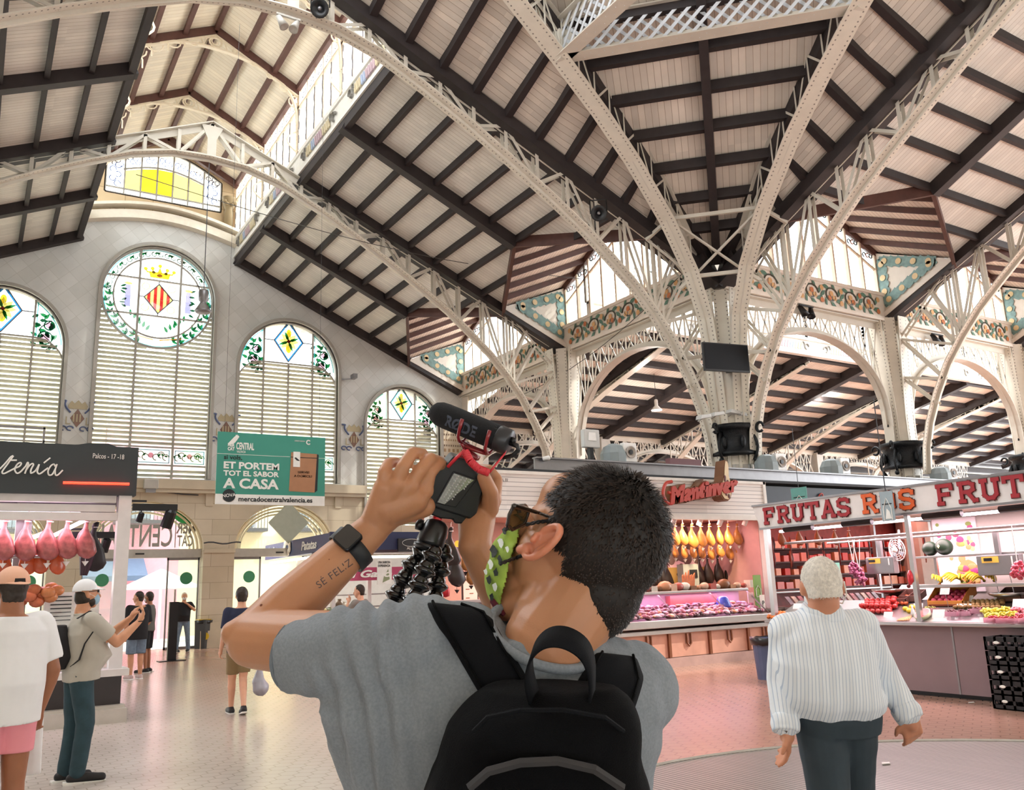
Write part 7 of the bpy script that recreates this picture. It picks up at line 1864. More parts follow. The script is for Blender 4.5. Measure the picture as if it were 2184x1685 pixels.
for i, (px, py) in enumerate(((2170, 1312), (2180, 1325))):
 c=ctr(px,py);cluster('grape_bunch',(c.x,c.y,slz(c.x)+.05),.085,.017,60,GRP,('upper','lower')[i]+' bunch of pink grapes at the right edge of the counter','grapes',70+i,(1,1,.5))
c=ctr(1966,1322);mel=thing('watermelon_half','cut watermelon half lying face toward the aisle','watermelon',(c.x,c.y,ZC))
ax_ = V((-.55, .1, .82)).normalized(); cc_ = V((c.x + .02, c.y, slz(c.x) + .085))
m=MB();prof_=[(0,-.1),(.06,-.085),(.1,-.05),(.115,0)];m.lathe(cc_,prof_,22,axis=ax_);m.build('rind',mat('rind_pale','#dfe3b8',.5),mel,smooth=True)
m=MB();m.lathe(cc_,[(.105,.001),(0,.004)],22,axis=ax_);m.build('flesh',mat('melon_flesh','#e2605f',.4,var=.2,vs_=20),mel)
def punnet(px, py, mt, lab, grp, k):
 c = ctr(px, py); Zc_ = slz(c.x) + .01; r_ = thing('berry_punnet', lab, 'punnet', (c.x, c.y, Zc_), grp)
 m = MB(); s_ = .075
 for a,b in((-1,0),(1,0)):m.box(c.x+a*s_-.002,c.x+a*s_+.002,c.y-s_,c.y+s_,Zc_,Zc_+.06)
 for a in (-1, 1): m.box(c.x - s_, c.x + s_, c.y + a * s_ - .002, c.y + a * s_ + .002, Zc_, Zc_ + .06)
 m.build('clear_tub', glass_mat('tub_plastic', '#f4dfe6', .6), r_)
 m = MB(); random.seed(k)
 for q in range(45):m.ball((c.x+random.uniform(-.06,.06),c.y+random.uniform(-.06,.06),Zc_+random.uniform(.02,.075)),.0115,6,5)
 o = m.build('berries', mt, r_, smooth=True); o['kind'] = 'stuff'
BER=mat('berry_dark','#6a2036',.3,coat=.4);CUR=mat('currant_red','#c41f34',.3,coat=.5);BRW=mat('nut_olive','#a0a050',.4)
for i,(px,py,mt,lab)in enumerate(((2035,1316,BER,'left punnet of dark berries before the kiwis'),(2060,1315,BER,'middle punnet of dark berries before the kiwis'),(2088,1310,BER,'right punnet of dark berries before the kiwis'),
  (2120,1338,CUR,'left tub of redcurrants at the counter edge'),(2143,1338,CUR,'middle tub of redcurrants at the counter edge'),(2168,1340,CUR,'right tub of redcurrants at the counter edge'),(1985,1308,BRW,'small tub of green olives beside the watermelon half'))):punnet(px,py,mt,lab,'berry punnets on the fruit counter',i)
for i, (px, py) in enumerate(((1940, 1308), (1946, 1300), (1932, 1304))):
 c=ctr(px,py);m=MB();m.ball((c.x,c.y,slz(c.x)+.035),.035,12,8,(1,1.25,1));o=m.build('lemon',mat('lemon_yellow','#f0cc3a',.4),smooth=True);tag(o,('front','back','left')[i]+' one of three lemons next to the watermelon half','lemon')
for i in range(7):
 c=ctr(1918+4*i,1328-i);m=MB();m.tube([(c.x-.06,c.y-.01,slz(c.x-.06)+.014),(c.x+.02,c.y+.02,slz(c.x)+.02),(c.x+.1,c.y+.03,slz(c.x+.1)+.014)],[.005,.013,.006],7);o=m.build('carrot',mat('carrot_pale','#e8a070',.5),smooth=True);tag(o,'slim carrot lying in a fan at the counter edge','carrot','carrots at the fruit counter edge')
# price cards
def price_card(px, py, w, h, lab, z=None):
 c = ctr(px, py, z); r_ = thing('price_card', lab, 'price card', c)
 m=MB();ex_,ey_=V((0,-1,0)),V((.45,0,1)).normalized();m.prism([(-w/2,0),(w/2,0),(w/2,h),(-w/2,h)],c,ex_,ey_,(.004,0,0));m.build('card',WHITEP,r_)
 m=MB();m.beam(c,c+V((.05,0,-.0+.0)),.005,.005);m.beam(c+ey_*h*.5,V((c.x+.08,c.y,slz(c.x+.08))),.005,.005);m.build('stand',STEEL,r_)
 return r_
for px,py,w,h,lab in((2000,1320,.17,.13,'white price card standing right of the watermelon half'),(2055,1300,.2,.08,'white price card lying before the kiwis'),(2062,1285,.16,.1,'white price card leaning on the kiwis'),(2014,1268,.13,.09,'white price card stuck in the pomegranate crate'),(2102,1330,.17,.08,'white price card at the edge under the yellow grapes'),(2172,1300,.16,.14,'white price card above the pink grapes'),(2130,1285,.14,.07,'white price card behind the yellow grapes'),(1848,1295,.16,.07,'white price card between shirt collar and nectarines'),(1893,1318,.14,.09,'white price card lying right of the nectarines'),(1957,1300,.14,.09,'cream price card above the lemons'),(1700,1300,.18,.1,'white price card left of the striped shirt')):
 z_ = 1.3 if 'crate' in lab else None
 price_card(px, py, w, h, lab, z_)
# trays and shallow boxes
for i, (px, py, w, l) in enumerate(((1905, 1296, .3, .35), (1935, 1290, .2, .3), (2150, 1290, .22, .3))):
 c = ctr(px, py); x, y = c.x + .05, c.y; m = MB(lambda q: (q[0], q[1], q[2] + slz(q[0]) + .01))
 m.box(x, x + w, y - l / 2, y + l / 2, 0, .01)
 for q in(0,1):m.box(x+q*w,x+q*w+.008,y-l/2,y+l/2,0,.09);m.box(x,x+w,y+(q-.5)*l,y+(q-.5)*l+.008,0,.09)
 o=m.build('shallow_tray',mat('tray_brown','#6a4a44',.6));tag(o,('dark shallow tray behind the apricots','dark shallow tray behind the lemons','dark shallow tray behind the yellow grapes')[i],'tray')
c=ctr(1948,1315);m=MB();m.lathe((c.x,c.y,slz(c.x)),[(.025,0),(.03,.04),(.02,.09),(.012,.12),(.012,.15)],12);o=m.build('spray_bottle',mat('bottle_clear','#dfe6ea',.2),smooth=True);tag(o,'small clear bottle beside the watermelon half','bottle')
# crates, box, bin, litter
BLK = mat('crate_black', '#18171a', .5)
for k in range(5):
 r_=thing('plastic_crate','black plastic crate under the counter end, %s of five stacked'%('bottom','second from bottom','middle','second from top','top')[k],'crate',(FX-.35,5.8,.16*k),'stacked black crates')
 z = .005 + .165 * k; m = MB(); x0_, x1_, y0_, y1_ = FX - .5, FX - .13, 5.2, 6.2
 for a,b,c_,d_ in((x0_,x0_+.02,y0_,y1_),(x1_-.02,x1_,y0_,y1_),(x0_,x1_,y0_,y0_+.02),(x0_,x1_,y1_-.02,y1_)):
  m.box(a, b, c_, d_, z, z + .05); m.box(a, b, c_, d_, z + .1, z + .155)
  n_ = 8 if d_ - c_ > .5 else 3
  for q in range(n_ + 1):
   if d_ - c_ > .5: yy = c_ + (d_ - c_ - .03) * q / n_; m.box(a, b, yy, yy + .03, z, z + .155)
   else: xx = a + (b - a - .03) * q / n_; m.box(xx, xx + .03, c_, d_, z, z + .155)
 m.box(x0_, x1_, y0_, y1_, z, z + .01); m.build('slatted_body', BLK, r_)
 m=MB();m.ball((x0_-.004,6.05,z+.09),.018,8,5,(.3,2.0,1));m.ball((x0_-.004,5.45,z+.09),.018,8,5,(.3,2.0,1));m.build('white_marking',LW,r_)
c=on(1995,1478,2,0);m=MB();m.prism([(-.16,0),(.16,0),(.18,.2),(-.18,.2)],(c.x+.02,c.y,0),(0,-1,0),(0,0,1),(.2,0,0));o=m.build('white_tub',mat('tub_milky','#d8d2cc',.4),bevel=.02);tag(o,'whitish plastic tub on the floor against the fruit counter front','tub')
bin_(on(1642,1448,2,0),.62,.19,.23,mat('bin_blue_grey','#5c6a8c',.5),'blue-grey bin with black bag standing left of the fruit stall',mat('bag_black','#222126',.3,coat=.3))
for i, (px, py) in enumerate(((2080, 1484), (2175, 1516), (2072, 1500), (1890, 1640 - 6), (1575, 1402))):
 c=on(px,py,2,0);m=MB();m.prism([(-.05,0),(.02,-.03),(.06,.01),(.0,.04)],(c.x,c.y,.004 if i!=3 else.018),(1,0,0),(0,1,0),(0,0,.008));o=m.build('litter_scrap',WHITEP);tag(o,('larger white paper scrap on the floor before the black crates','white scrap on the floor near the right edge','tiny white scrap below the larger paper scrap','dark-edged scrap on the ribbed grating','tiny scrap at the foot of the ham stall')[i],'litter')
# =================================================================== PEOPLE
def locks(hair, hc, FR, FU, cw, n_, mt, L0=.006, L1=.017, wd=.0009, st=.55):
 m = MB(); vs_ = list(hair.data.vertices)
 for k in range(n_):
  v = vs_[random.randrange(len(vs_))]; n = v.normal; p = v.co
  flow=(p-cw);flow=(flow-n*flow.dot(n));flow=flow.normalized()if flow.length>.01 else FR
  u_=(p-hc).dot(FU);top_=max(0,min(1,(u_+.01)/.09));L=L0+L1*top_*random.uniform(.6,1.2)
  j = V((random.gauss(0, 1), random.gauss(0, 1), random.gauss(0, 1))) * .22
  d=(flow*.9+n*(.2+st*top_)+j).normalized();d2=(d+flow*.5-n*.15).normalized();s_=d.cross(n).normalized()*wd
  a, b, c = p - n * .002, p + d * L * .55, p + d * L * .55 + d2 * L * .5
  m.quad(a - s_, a + s_, b + s_, b - s_); m.poly([b - s_, b + s_, c])
 return m.build('hair_locks', mt, hair)
def blob(name, shapes, mt, parent, voxel=.01, smooth=3, wr=None, dec=None):
 """union of tapered limbs / ellipsoids / lofted rings as ONE smooth skin"""
 m = MB()
 for s in shapes:
  k = s[0]
  if k == 'c':  # tapered capsule p,q,r1,r2
   _, p, q, r1, r2 = s; p, q = V(p), V(q); d = q - p; L = d.length
   if L < 1e-5: m.ball(p, r1, 16, 10); continue
   d /= L; pr = []
   for i in range(6): a = PI / 2 * i / 5; pr.append((r1 * math.sin(a), -r1 * math.cos(a)))
   for i in range(1, 6): pr.append((r1 + (r2 - r1) * i / 6, L * i / 6))
   for i in range(6): a = PI / 2 * i / 5; pr.append((r2 * math.cos(a), L + r2 * math.sin(a)))
   pr[0] = (0, -r1); pr[-1] = (0, L + r2); m.lathe(p, pr, 18, axis=d)
  elif k == 'e':  # ellipsoid c,r,(sx,sy,sz),rot
   m.ball(s[1], s[2], 22, 14, s[3], s[4] if len(s) > 4 else None)
  elif k == 'l':  # loft rings [(c, ex, ey)] with exponents
   rings = s[1]; seg = 28; P = []
   for c, ex, ey in rings:
    for i in range(seg):
     a = 2 * PI * i / seg; ca, sa = math.cos(a), math.sin(a); e = .85
     P.append(V(c)+V(ex)*(abs(ca)**e*(1 if ca>=0 else-1))+V(ey)*(abs(sa)**e*(1 if sa>=0 else-1)))
   F=[(r*seg+i,r*seg+(i+1)%seg,(r+1)*seg+(i+1)%seg,(r+1)*seg+i)for r in range(len(rings)-1)for i in range(seg)]
   F+=[tuple(range(seg))[::-1],tuple((len(rings)-1)*seg+i for i in range(seg))];m._add(P,F)
 me = bpy.data.meshes.new('t'); me.from_pydata([tuple(v) for v in m.v], [], m.f)
 t = bpy.data.objects.new('tmp', me); COL.objects.link(t)
 rm = t.modifiers.new('r', 'REMESH'); rm.mode = 'VOXEL'; rm.voxel_size = voxel; rm.use_smooth_shade = True
 if smooth: sm = t.modifiers.new('s', 'SMOOTH'); sm.factor = .5; sm.iterations = smooth
 out = bpy.data.meshes.new_from_object(t.evaluated_get(bpy.context.evaluated_depsgraph_get()))
 bpy.data.objects.remove(t); bpy.data.meshes.remove(me)
 if wr:
  N = [v.normal.copy() for v in out.vertices]
  for v, n in zip(out.vertices, N): v.co += n * wr(v.co, n)
 out.name = name; out.materials.clear(); out.materials.append(mt)
 for p in out.polygons: p.use_smooth = True
 return obj(name, out, parent)
SKIN=mat('skin_tan','#d29a78',.5,var=.08,vs_=12,sub=.12);SKIN2=mat('skin_fair','#e2ad90',.5,var=.08,vs_=12,sub=.12);SKIN3=mat('skin_brown','#a06a4c',.5,var=.08,vs_=12,sub=.1)
HAIRD=mat('hair_dark','#2a2018',.5,var=.4,vs_=60);HAIRW=mat('hair_white','#e2dcd2',.6,var=.25,vs_=80)
def hand_shapes(w, d, side, k=1.0, curl=.6):
 """w wrist, d pointing direction, side = direction of the thumb"""
 w,d,side=V(w),V(d).normalized(),V(side);side=(side-d*side.dot(d)).normalized();nrm=d.cross(side)
 S = [('c', w, w + d * .035 * k, .024 * k, .03 * k)]
 kn = []
 for i in range(4):
  o=side*(.030-.02*i)*k;b=w+d*(.085-.004*i)*k+o;S.append(('c',w+d*.02*k+o*.7,b,.017*k,.0125*k));kn.append(b)
 for i, b in enumerate(kn):
  L=(.040,.046,.042,.032)[i]*k;c=curl*(1+.15*i);d1=(d*math.cos(c)+nrm*math.sin(c));d2=(d*math.cos(2*c)+nrm*math.sin(2*c))
  S+=[('c',b,b+d1*L,.0105*k,.0095*k),('c',b+d1*L,b+d1*L+d2*L*.85,.0095*k,.008*k)]
 tb=w+d*.03*k+side*.028*k;t1=tb+(d*.6+side*.8+nrm*.25).normalized()*.035*k;S+=[('c',w+d*.01*k,tb,.018*k,.014*k),('c',tb,t1,.0135*k,.0115*k),('c',t1,t1+(d*.9+side*.2+nrm*.35).normalized()*.03*k,.0115*k,.009*k)]
 return S
def person(label,H=1.74,loc=(0,0,0),heading=0,J=None,shirt=None,sleeve=.45,hem=-.06,pants=None,plen=1.0,skin=SKIN,hair=HAIRD,shoes=None,belly=0,build=1.0,voxel=.012,curl=.5,hairstyle='short',sock=None,fold=.004,extras=None,group=None):
 """local frame: x = the person's right, y = facing, z up; J overrides joints in metres for a 1.75 m figure"""
 k = H / 1.75
 D=dict(head=(0,.02,1.625),neck=(0,-.01,1.47),chest=(0,0,1.27),waist=(0,.0,1.06),pelvis=(0,0,.94),shR=(.185,0,1.41),elR=(.225,-.03,1.12),wrR=(.23,.05,.87),shL=(-.185,0,1.41),elL=(-.225,-.03,1.12),wrL=(-.23,.05,.87),
             hipR=(.09,0,.92),knR=(.10,.01,.49),anR=(.10,-.02,.085),toeR=(.12,.16,.03),hipL=(-.09,0,.92),knL=(-.10,.01,.49),anL=(-.10,-.02,.085),toeL=(-.12,.16,.03),face=(0,1,0),handR=None,handL=None,thR=None,thL=None)
 if J: D.update(J)
 M = Matrix.Translation(V(loc)) @ Matrix.Rotation(heading, 4, 'Z')
 world_ = J and J.get('world')
 def W(n):
  v = V(D[n]); return v if world_ else (M @ (v * k))
 def Wd(v): return V(v).normalized() if world_ else (M.to_3x3() @ V(v)).normalized()
 g={n:W(n)for n in('head','neck','chest','waist','pelvis','shR','elR','wrR','shL','elL','wrL','hipR','knR','anR','toeR','hipL','knL','anL','toeL')}
 b = build * k
 root = thing('person', label, 'person', V((g['pelvis'].x, g['pelvis'].y, 0)) if world_ else loc, group)
 F=Wd(D['face']);up=V((0,0,1))if not D.get('hup')else Wd(D['hup']);Rr=F.cross(up).normalized();U=Rr.cross(F)
 rot = Matrix((Rr, F, U)).transposed()
 h = g['head']
 body=[('e',h+U*.015*k,.1*k,(.80,.98,1.05),rot),('e',h-U*.045*k+F*.03*k,.07*k,(.82,.85,1.0),rot),('c',h-U*.1*k+F*.055*k,h-U*.085*k+F*.07*k,.03*k,.022*k),
   ('c',h+F*.095*k+U*.005*k,h+F*.112*k-U*.03*k,.010*k,.016*k),('c',h+F*.088*k-U*.062*k-Rr*.018*k,h+F*.088*k-U*.062*k+Rr*.018*k,.012*k,.012*k),
   ('c', h - U * .06 * k - F * .02 * k, g['neck'], .056 * b, .06 * b)]
 for s_ in(-1,1):body+=[('e',h+Rr*s_*.083*k-U*.005*k-F*.008*k,.032*k,(.32,.55,1.0),rot),('c',h+F*.085*k+U*.03*k+Rr*s_*.02*k,h+F*.08*k+U*.032*k+Rr*s_*.045*k,.011*k,.01*k)]
 acr=(g['shR']-g['shL']).normalized();spine=(g['neck']-g['pelvis']).normalized();fw=spine.cross(acr).normalized()*1.0
 if fw.dot(F) < -.3: fw = -fw
 pa = (g['hipR'] - g['hipL']).normalized()
 def ring(c, rx, ry, a=acr, off=0): return (V(c) + fw * off, a * rx * b, fw * ry * b)
 tor=[ring(g['pelvis']-spine*.07,.15,.11,pa),ring(g['pelvis'],.168,.125,pa),ring(g['waist'],.15+belly*.4,.112+belly,acr,belly*.6),ring(g['chest'],.178,.122,acr,belly*.2),ring(g['chest'].lerp((g['shL']+g['shR'])/2,.7),.178,.11),ring((g['shL']+g['shR'])/2+spine*.035,.125,.075),ring(g['neck']+spine*.0,.06,.058)]
 body.append(('l', tor))
 for s in 'RL':
  sh, el, wr = g['sh' + s], g['el' + s], g['wr' + s]
  body+=[('c',(g['chest']*.25+(g['shL']+g['shR'])/2*.75),sh,.06*b,.056*b),('c',sh,el,.054*b,.040*b),('c',el,el.lerp(wr,.3),.041*b,.042*b),('c',el.lerp(wr,.3),wr,.041*b,.025*b)]
  hd=Wd(D['hand'+s])if D['hand'+s]else(wr-el).normalized()*.9+V((0,0,-.1));th=Wd(D['th'+s])if D['th'+s]else fw
  body += hand_shapes(wr, hd, th, k * 1.02, curl)
  hp_, kn, an, to = g['hip' + s], g['kn' + s], g['an' + s], g['toe' + s]
  body+=[('c',hp_,kn,.088*b,.056*b),('c',kn,kn.lerp(an,.3),.054*b,.055*b),('c',kn.lerp(an,.3),an,.054*b,.034*b),('c',an-V((0,0,.03)),to,.035,.03)]
 blob('body', body, skin, root, voxel, 2)
 # hair
 if hair is not None:
  hs=[('e',h+U*.028*k-F*.016*k,.104*k,(.83,.94,1.02),rot),('e',h-F*.045*k-U*.03*k,.075*k,(.95,.75,1.05),rot)]
  if hairstyle=='long':hs+=[('c',h-F*.07*k,h-F*.075*k-U*.12*k,.06*k,.04*k)]
  hobj = blob('hair', hs, hair, root, voxel * .8, 2, wr=lambda c, n: .004 * noise.noise(c * 55) + .002)
  me = hobj.data
  import bmesh
  bm = bmesh.new(); bm.from_mesh(me); kill = []
  for v in bm.verts:
   q = v.co - h; f_, u_, r_ = q.dot(F), q.dot(U), abs(q.dot(Rr))
   if(f_>.045*k and u_<.075*k)or(f_>.012*k and u_<.035*k)or(f_>-.03*k and u_<-.02*k)or u_<(-.085*k if hairstyle!='long' else-.17*k):kill.append(v)
  bmesh.ops.delete(bm, geom=kill, context='VERTS'); bm.to_mesh(me); bm.free()
 def folds(c, n): return fold * (noise.noise(V((c.x * 7, c.y * 7, c.z * 3.2))) + .5 * noise.noise(c * 15))
 if shirt is not None:
  i_ = .014
  hz = g['pelvis'] + spine * hem
  sr=[ring(hz,.182,.137,pa),ring(g['pelvis']+spine*max(hem+.05,.0),.184,.14,pa),ring(g['waist'],.168+belly*.4,.13+belly,acr,belly*.6),ring(g['chest'],.192,.138,acr,belly*.2),ring(g['chest'].lerp((g['shL']+g['shR'])/2,.7),.19,.122),ring((g['shL']+g['shR'])/2+spine*.045,.135,.084),ring(g['neck']-spine*.012,.072,.07)]
  S = [('l', sr)]
  for s in 'RL':
   sh, el, wr = g['sh' + s], g['el' + s], g['wr' + s]
   S += [('c', (g['chest'] * .25 + (g['shL'] + g['shR']) / 2 * .75), sh, .07 * b, .066 * b)]
   if sleeve <= 1:
    e=sh.lerp(el,sleeve*1.3 if sleeve<.8 else sleeve);d_=(el-sh).normalized();a1=d_.orthogonal().normalized();a2=d_.cross(a1)
    S.append(('l',[(sh,a1*.066*b,a2*.066*b),(sh.lerp(e,.5),a1*.066*b,a2*.066*b),(e,a1*.064*b,a2*.064*b)]))
   else: S += [('c', sh, el, .064 * b, .055 * b), ('c', el, el.lerp(wr, .88), .055 * b, .044 * b)]
  blob('shirt', S, shirt, root, voxel, 2, wr=folds)
 if pants is not None:
  S=[('l',[ring(g['pelvis']+spine*.06,.172,.13,pa),ring(g['pelvis'],.176,.135,pa),ring(g['pelvis']-spine*.07,.165,.125,pa)])]
  for s in 'RL':
   hp_, kn, an = g['hip' + s], g['kn' + s], g['an' + s]
   T_ = plen; d_ = None
   if T_ <= 1.0:  # shorts: fraction of the thigh
    e=hp_.lerp(kn,T_);S.append(('l',[(hp_,V((.1,0,0))*b,V((0,.1,0))*b),(hp_.lerp(e,.5),V((.092,0,0))*b,V((0,.094,0))*b),(e,V((.086,0,0))*b,V((0,.088,0))*b)]))
   else: S += [('c', hp_, kn, .1 * b, .072 * b), ('c', kn, an.lerp(kn, .02), .07 * b, .06 * b)]
  blob('trousers' if plen > 1 else 'shorts', S, pants, root, voxel, 2, wr=folds)
 if shoes is not None:
  for s in 'RL':
   an,to=g['an'+s],g['toe'+s];d_=(to-an);d_.z=0;d_.normalize();base=V((an.x,an.y,min(an.z,to.z+.05)))
   zf = min(g['toe' + s].z, .2) - .03
   sd = V((d_.y, -d_.x, 0))
   lift = an.z - .085 * k
   a0 = an - d_ * .045 - V((0, 0, .045)); a1 = to + d_ * .02
   sh_=blob('shoe',[('c',a0,a1,.044,.038),('c',an-V((0,0,.02)),a0,.043,.042),('c',(a0+a1)/2+V((0,0,.008)),a1,.043,.034)],shoes,root,.009,1)
   m=MB();pts_=[(-.055,-.035),(.1,-.045),(.2,-.042),(.245,-.02),(.245,.02),(.2,.042),(.1,.045),(-.055,.035)];L_=(a1-a0).length+.04
   dz=(a1-a0).normalized();m.prism([(x/.245*L_,y)for x,y in pts_],a0-V((0,0,.045)),dz,sd,V((0,0,.018)));m.build('sole',sock or LW,sh_)
 return root, g, (F, U, Rr, h, k, fw, spine, acr, b)
def face_mask(root, fr, mt, voxel=.006):
 F, U, Rr, h, k = fr[:5]; rot = Matrix((Rr, F, U)).transposed()
 return blob('face_mask',[('e',h-U*.048*k+F*.05*k,.066*k,(.92,.86,.85),rot)],mt,root,voxel,2)
def cap(root, fr, mt, turn=1, name='baseball_cap', back=None):
 F, U, Rr, h, k = fr[:5]; rot = Matrix((Rr, F, U)).transposed()
 import bmesh
 o=blob(name,[('e',h+U*.035*k-F*.012*k,.112*k,(.88,.98,.98),rot)],mt,root,.007,2)
 bm=bmesh.new();bm.from_mesh(o.data);bmesh.ops.delete(bm,geom=[v for v in bm.verts if(v.co-h).dot(U)<.03*k or(turn<0 and(v.co-h).dot(F*-1)<-9)],context='VERTS');bm.to_mesh(o.data);bm.free()
 sd = o.modifiers.new('thick', 'SOLIDIFY'); sd.thickness = .004
 m = MB(); G = F * turn; n_ = 12; P = []; Q = []
 for i in range(n_ + 1):
  a = -1.15 + 2.3 * i / n_; r0, r1 = .095 * k, .165 * k
  P.append(h+U*.045*k+G*r0*math.cos(a)+Rr*r0*.9*math.sin(a));Q.append(h+U*(.045-.02*math.cos(a)*1)*k+G*(r0+(r1-r0)*math.cos(a)**.7 if math.cos(a)>0 else r0)*math.cos(a)+Rr*r0*.95*math.sin(a))
 for i in range(n_):m.quad(P[i],Q[i],Q[i+1],P[i+1]);m.quad(P[i]+U*.005,P[i+1]+U*.005,Q[i+1]+U*.005,Q[i]+U*.005)
 for i in range(n_): m.quad(Q[i], Q[i] + U * .005, Q[i + 1] + U * .005, Q[i + 1])
 m.build('peak', mt, o, smooth=True)
 return o
def heading_to(dx, dy): return math.atan2(-dx, dy)  # facing vector -> rotation about z

# ---- man in navy polo walking away
DENIM=mat('denim_light','#6f8194',.8,var=.2,vs_=20);NAVYS=mat('navy_polo','#1c2340',.8,var=.1);KHAKI=mat('khaki','#8a7552',.8,var=.1);BLACKC=mat('black_cotton','#1b1b1f',.85)
BLKSH = mat('shoe_black', '#18181b', .6)
p = on(508, 1524, 2, 0)
r_,g_,f_=person('person in navy polo and khaki shorts walking away with a plastic bag',1.73,(p.x,p.y,0),heading_to(.1,1),dict(anL=(-.07,.2,.085),knL=(-.08,.14,.47),toeL=(-.08,.38,.03),anR=(.05,-.12,.12),knR=(.06,.06,.5),toeR=(.05,.02,.03),wrR=(.27,.02,.84),elR=(.25,-.06,1.1),wrL=(-.25,.12,.87)),NAVYS,.62,-.1,KHAKI,.85,SKIN2,HAIRD,BLKSH,.02,1.02,.012)
hd = g_['wrR'] + V((0, 0, -.08));
root = thing('plastic_bag', 'translucent grey plastic bag carried by the person in navy', 'bag', hd)
pb = on(556, 1462, 1, p.y)
tb_ = V((pb.x - .02, p.y, pb.z + .24));
blob('bag_body',[('c',V((pb.x,p.y,pb.z-.03)),V((pb.x-.03,p.y,pb.z+.05)),.115,.09),('c',V((pb.x-.03,p.y,pb.z+.05)),tb_,.085,.03)],mat('bag_film','#a9abb8',.35,var=.15),root,.012,2,wr=lambda c,n:.012*noise.noise(V((c.x*18,c.y*18,c.z*5))))
m=MB();m.tube([tb_,g_['wrR']+V((0,0,-.07))],.008,5);m.build('bag_handle',mat('bag_film','#a9abb8',.35),root)
# ---- three men standing by the doors
p = on(290, 1448, 2, 0)
r_,g_,f_=person('person in black long tee and denim shorts turned away by the white post',1.78,(p.x-.03,p.y,0),heading_to(-.25,1),dict(wrR=(.2,.2,1.0),elR=(.24,.02,1.12),face=(-.7,.7,0)),BLACKC,1.0,-.16,DENIM,.98,SKIN,HAIRD,mat('shoe_pink_grey','#bda7a4',.7),.04,1.14,.014)
p = on(312, 1440, 2, 0)
r_,g_,f_=person('person in grey tee, black shorts and face mask behind the black tee',1.78,(p.x+.12,p.y+.8,0),heading_to(-.9,.5),dict(wrR=(.1,.25,1.15),elR=(.22,.05,1.12),face=(.15,1,0)),mat('tee_grey_green','#62615c',.85),.5,-.05,BLACKC,.95,SKIN3,HAIRD,BLKSH,.0,1.0,.014)
face_mask(r_, f_, mat('mask_white', '#e6e8ea', .7))
p = on(388, 1388, 2, 0)
r_,g_,f_=person('person in dark tee and jeans in the doorway, hand raised to the face',1.78,(p.x-.1,p.y-.5,0),heading_to(-.1,-1),dict(knR=(.14,.0,.49),anR=(.17,-.02,.085),knL=(-.14,.0,.49),anL=(-.17,-.02,.085),elL=(-.3,.1,1.22),wrL=(-.06,.22,1.42),handL=(.9,.1,.3)),BLACKC,.6,-.06,DENIM,1.8,SKIN,HAIRW,BLKSH,.05,1.05,.016)
face_mask(r_, f_, MATS['mask_white'])
# ---- man at the cafe counter
p = on(768, 1290, 2, 0.9); yq = 16.2; p = on(768, 1290, 1, yq)
r_,g_,f_=person('person in grey tee at the cafe counter, hand on chin',1.74,(p.x,yq,0),heading_to(-.6,.8),dict(elL=(-.2,.2,1.18),wrL=(-.08,.22,1.42),handL=(.3,-.2,.9),face=(-.3,1,-.05)),mat('tee_grey_warm','#8c8884',.85),.5,-.05,BLACKC,1.8,SKIN2,HAIRD,BLKSH,.0,1.05,.014)
# ---- shopper in white tee, pink shorts and peach cap, near left edge
PINKS = mat('shorts_pink', '#ef9aa6', .85, var=.05); WTEE = mat('tee_white', '#eef1f4', .85, var=.03)
d_ = 5.6; p = at(15, 1400, d_)
hx = heading_to(-.35, 1)
r_,g_,f_=person('person in white tee, pink shorts and peach cap at the left edge',1.83,(p.x,p.y,0),hx,dict(elR=(.27,-.02,1.12),wrR=(.26,.1,.86),handR=(-.1,.3,-1),thR=(-.6,.8,0)),WTEE,.62,-.12,PINKS,.62,SKIN3,HAIRD,BLKSH,.07,1.18,.01)
cp = cap(r_, f_, mat('cap_peach', '#e9b79c', .8), -1)
m = MB(); F, U, Rr, h, k = f_[:5]
m.prism([(-.035,-.005),(.035,-.005),(.03,.03),(-.03,.03)],h-F*.112*k+U*.035*k,Rr,U,-F*.008);m.build('strap_opening',BLACKC,cp)
o=blob('white_towel',[('l',[(g_['wrR']+V((-.03,.15,.12)),V((.06,0,0)),V((0,.02,0))),(g_['wrR']+V((-.02,.15,-.15)),V((.07,0,0)),V((0,.025,0))),(g_['wrR']+V((-.0,.15,-.42)),V((.06,0,0)),V((0,.02,0)))])],WTEE,None,.01,2,wr=lambda c,n:.012*noise.noise(V((c.x*25,c.y*25,c.z*2))));tag(o,'white cloth hanging beside the pink shorts','cloth')
# ---- man in white cap and grey tee taking a picture, black backpack
d_=7.5;p=on(152,1668,2,0);SHG=mat('tee_light_grey','#b9b5aa',.85,var=.06);JEAN=mat('jeans_teal','#2c4650',.85,var=.25,vs_=9)
hx = heading_to(1, .12)
r_,g_,f_=person('person in white cap and pale grey tee raising both hands, black sling backpack',1.80,(p.x,p.y,0),hx,
 dict(elR=(.16,.27,1.18),wrR=(.12,.47,1.36),shR=(.185,.03,1.40),elL=(-.2,.25,1.2),wrL=(-.06,.45,1.4),shL=(-.185,.03,1.4),handR=(0,.4,.9),handL=(.2,.4,.9),thR=(-1,0,0),thL=(1,0,0),pelvis=(0,.02,.94),chest=(0,.0,1.27),waist=(0,.05,1.06),anR=(.09,.02,.085),toeR=(.12,.2,.03),knR=(.1,.06,.5),anL=(-.1,-.04,.085),toeL=(-.12,.14,.03),face=(0,1,.08)),SHG,.55,-.08,JEAN,1.8,SKIN,None,BLKSH,.045,1.1,.01,fold=.006)
F, U, Rr, h, k = f_[:5]; rot = Matrix((Rr, F, U)).transposed()
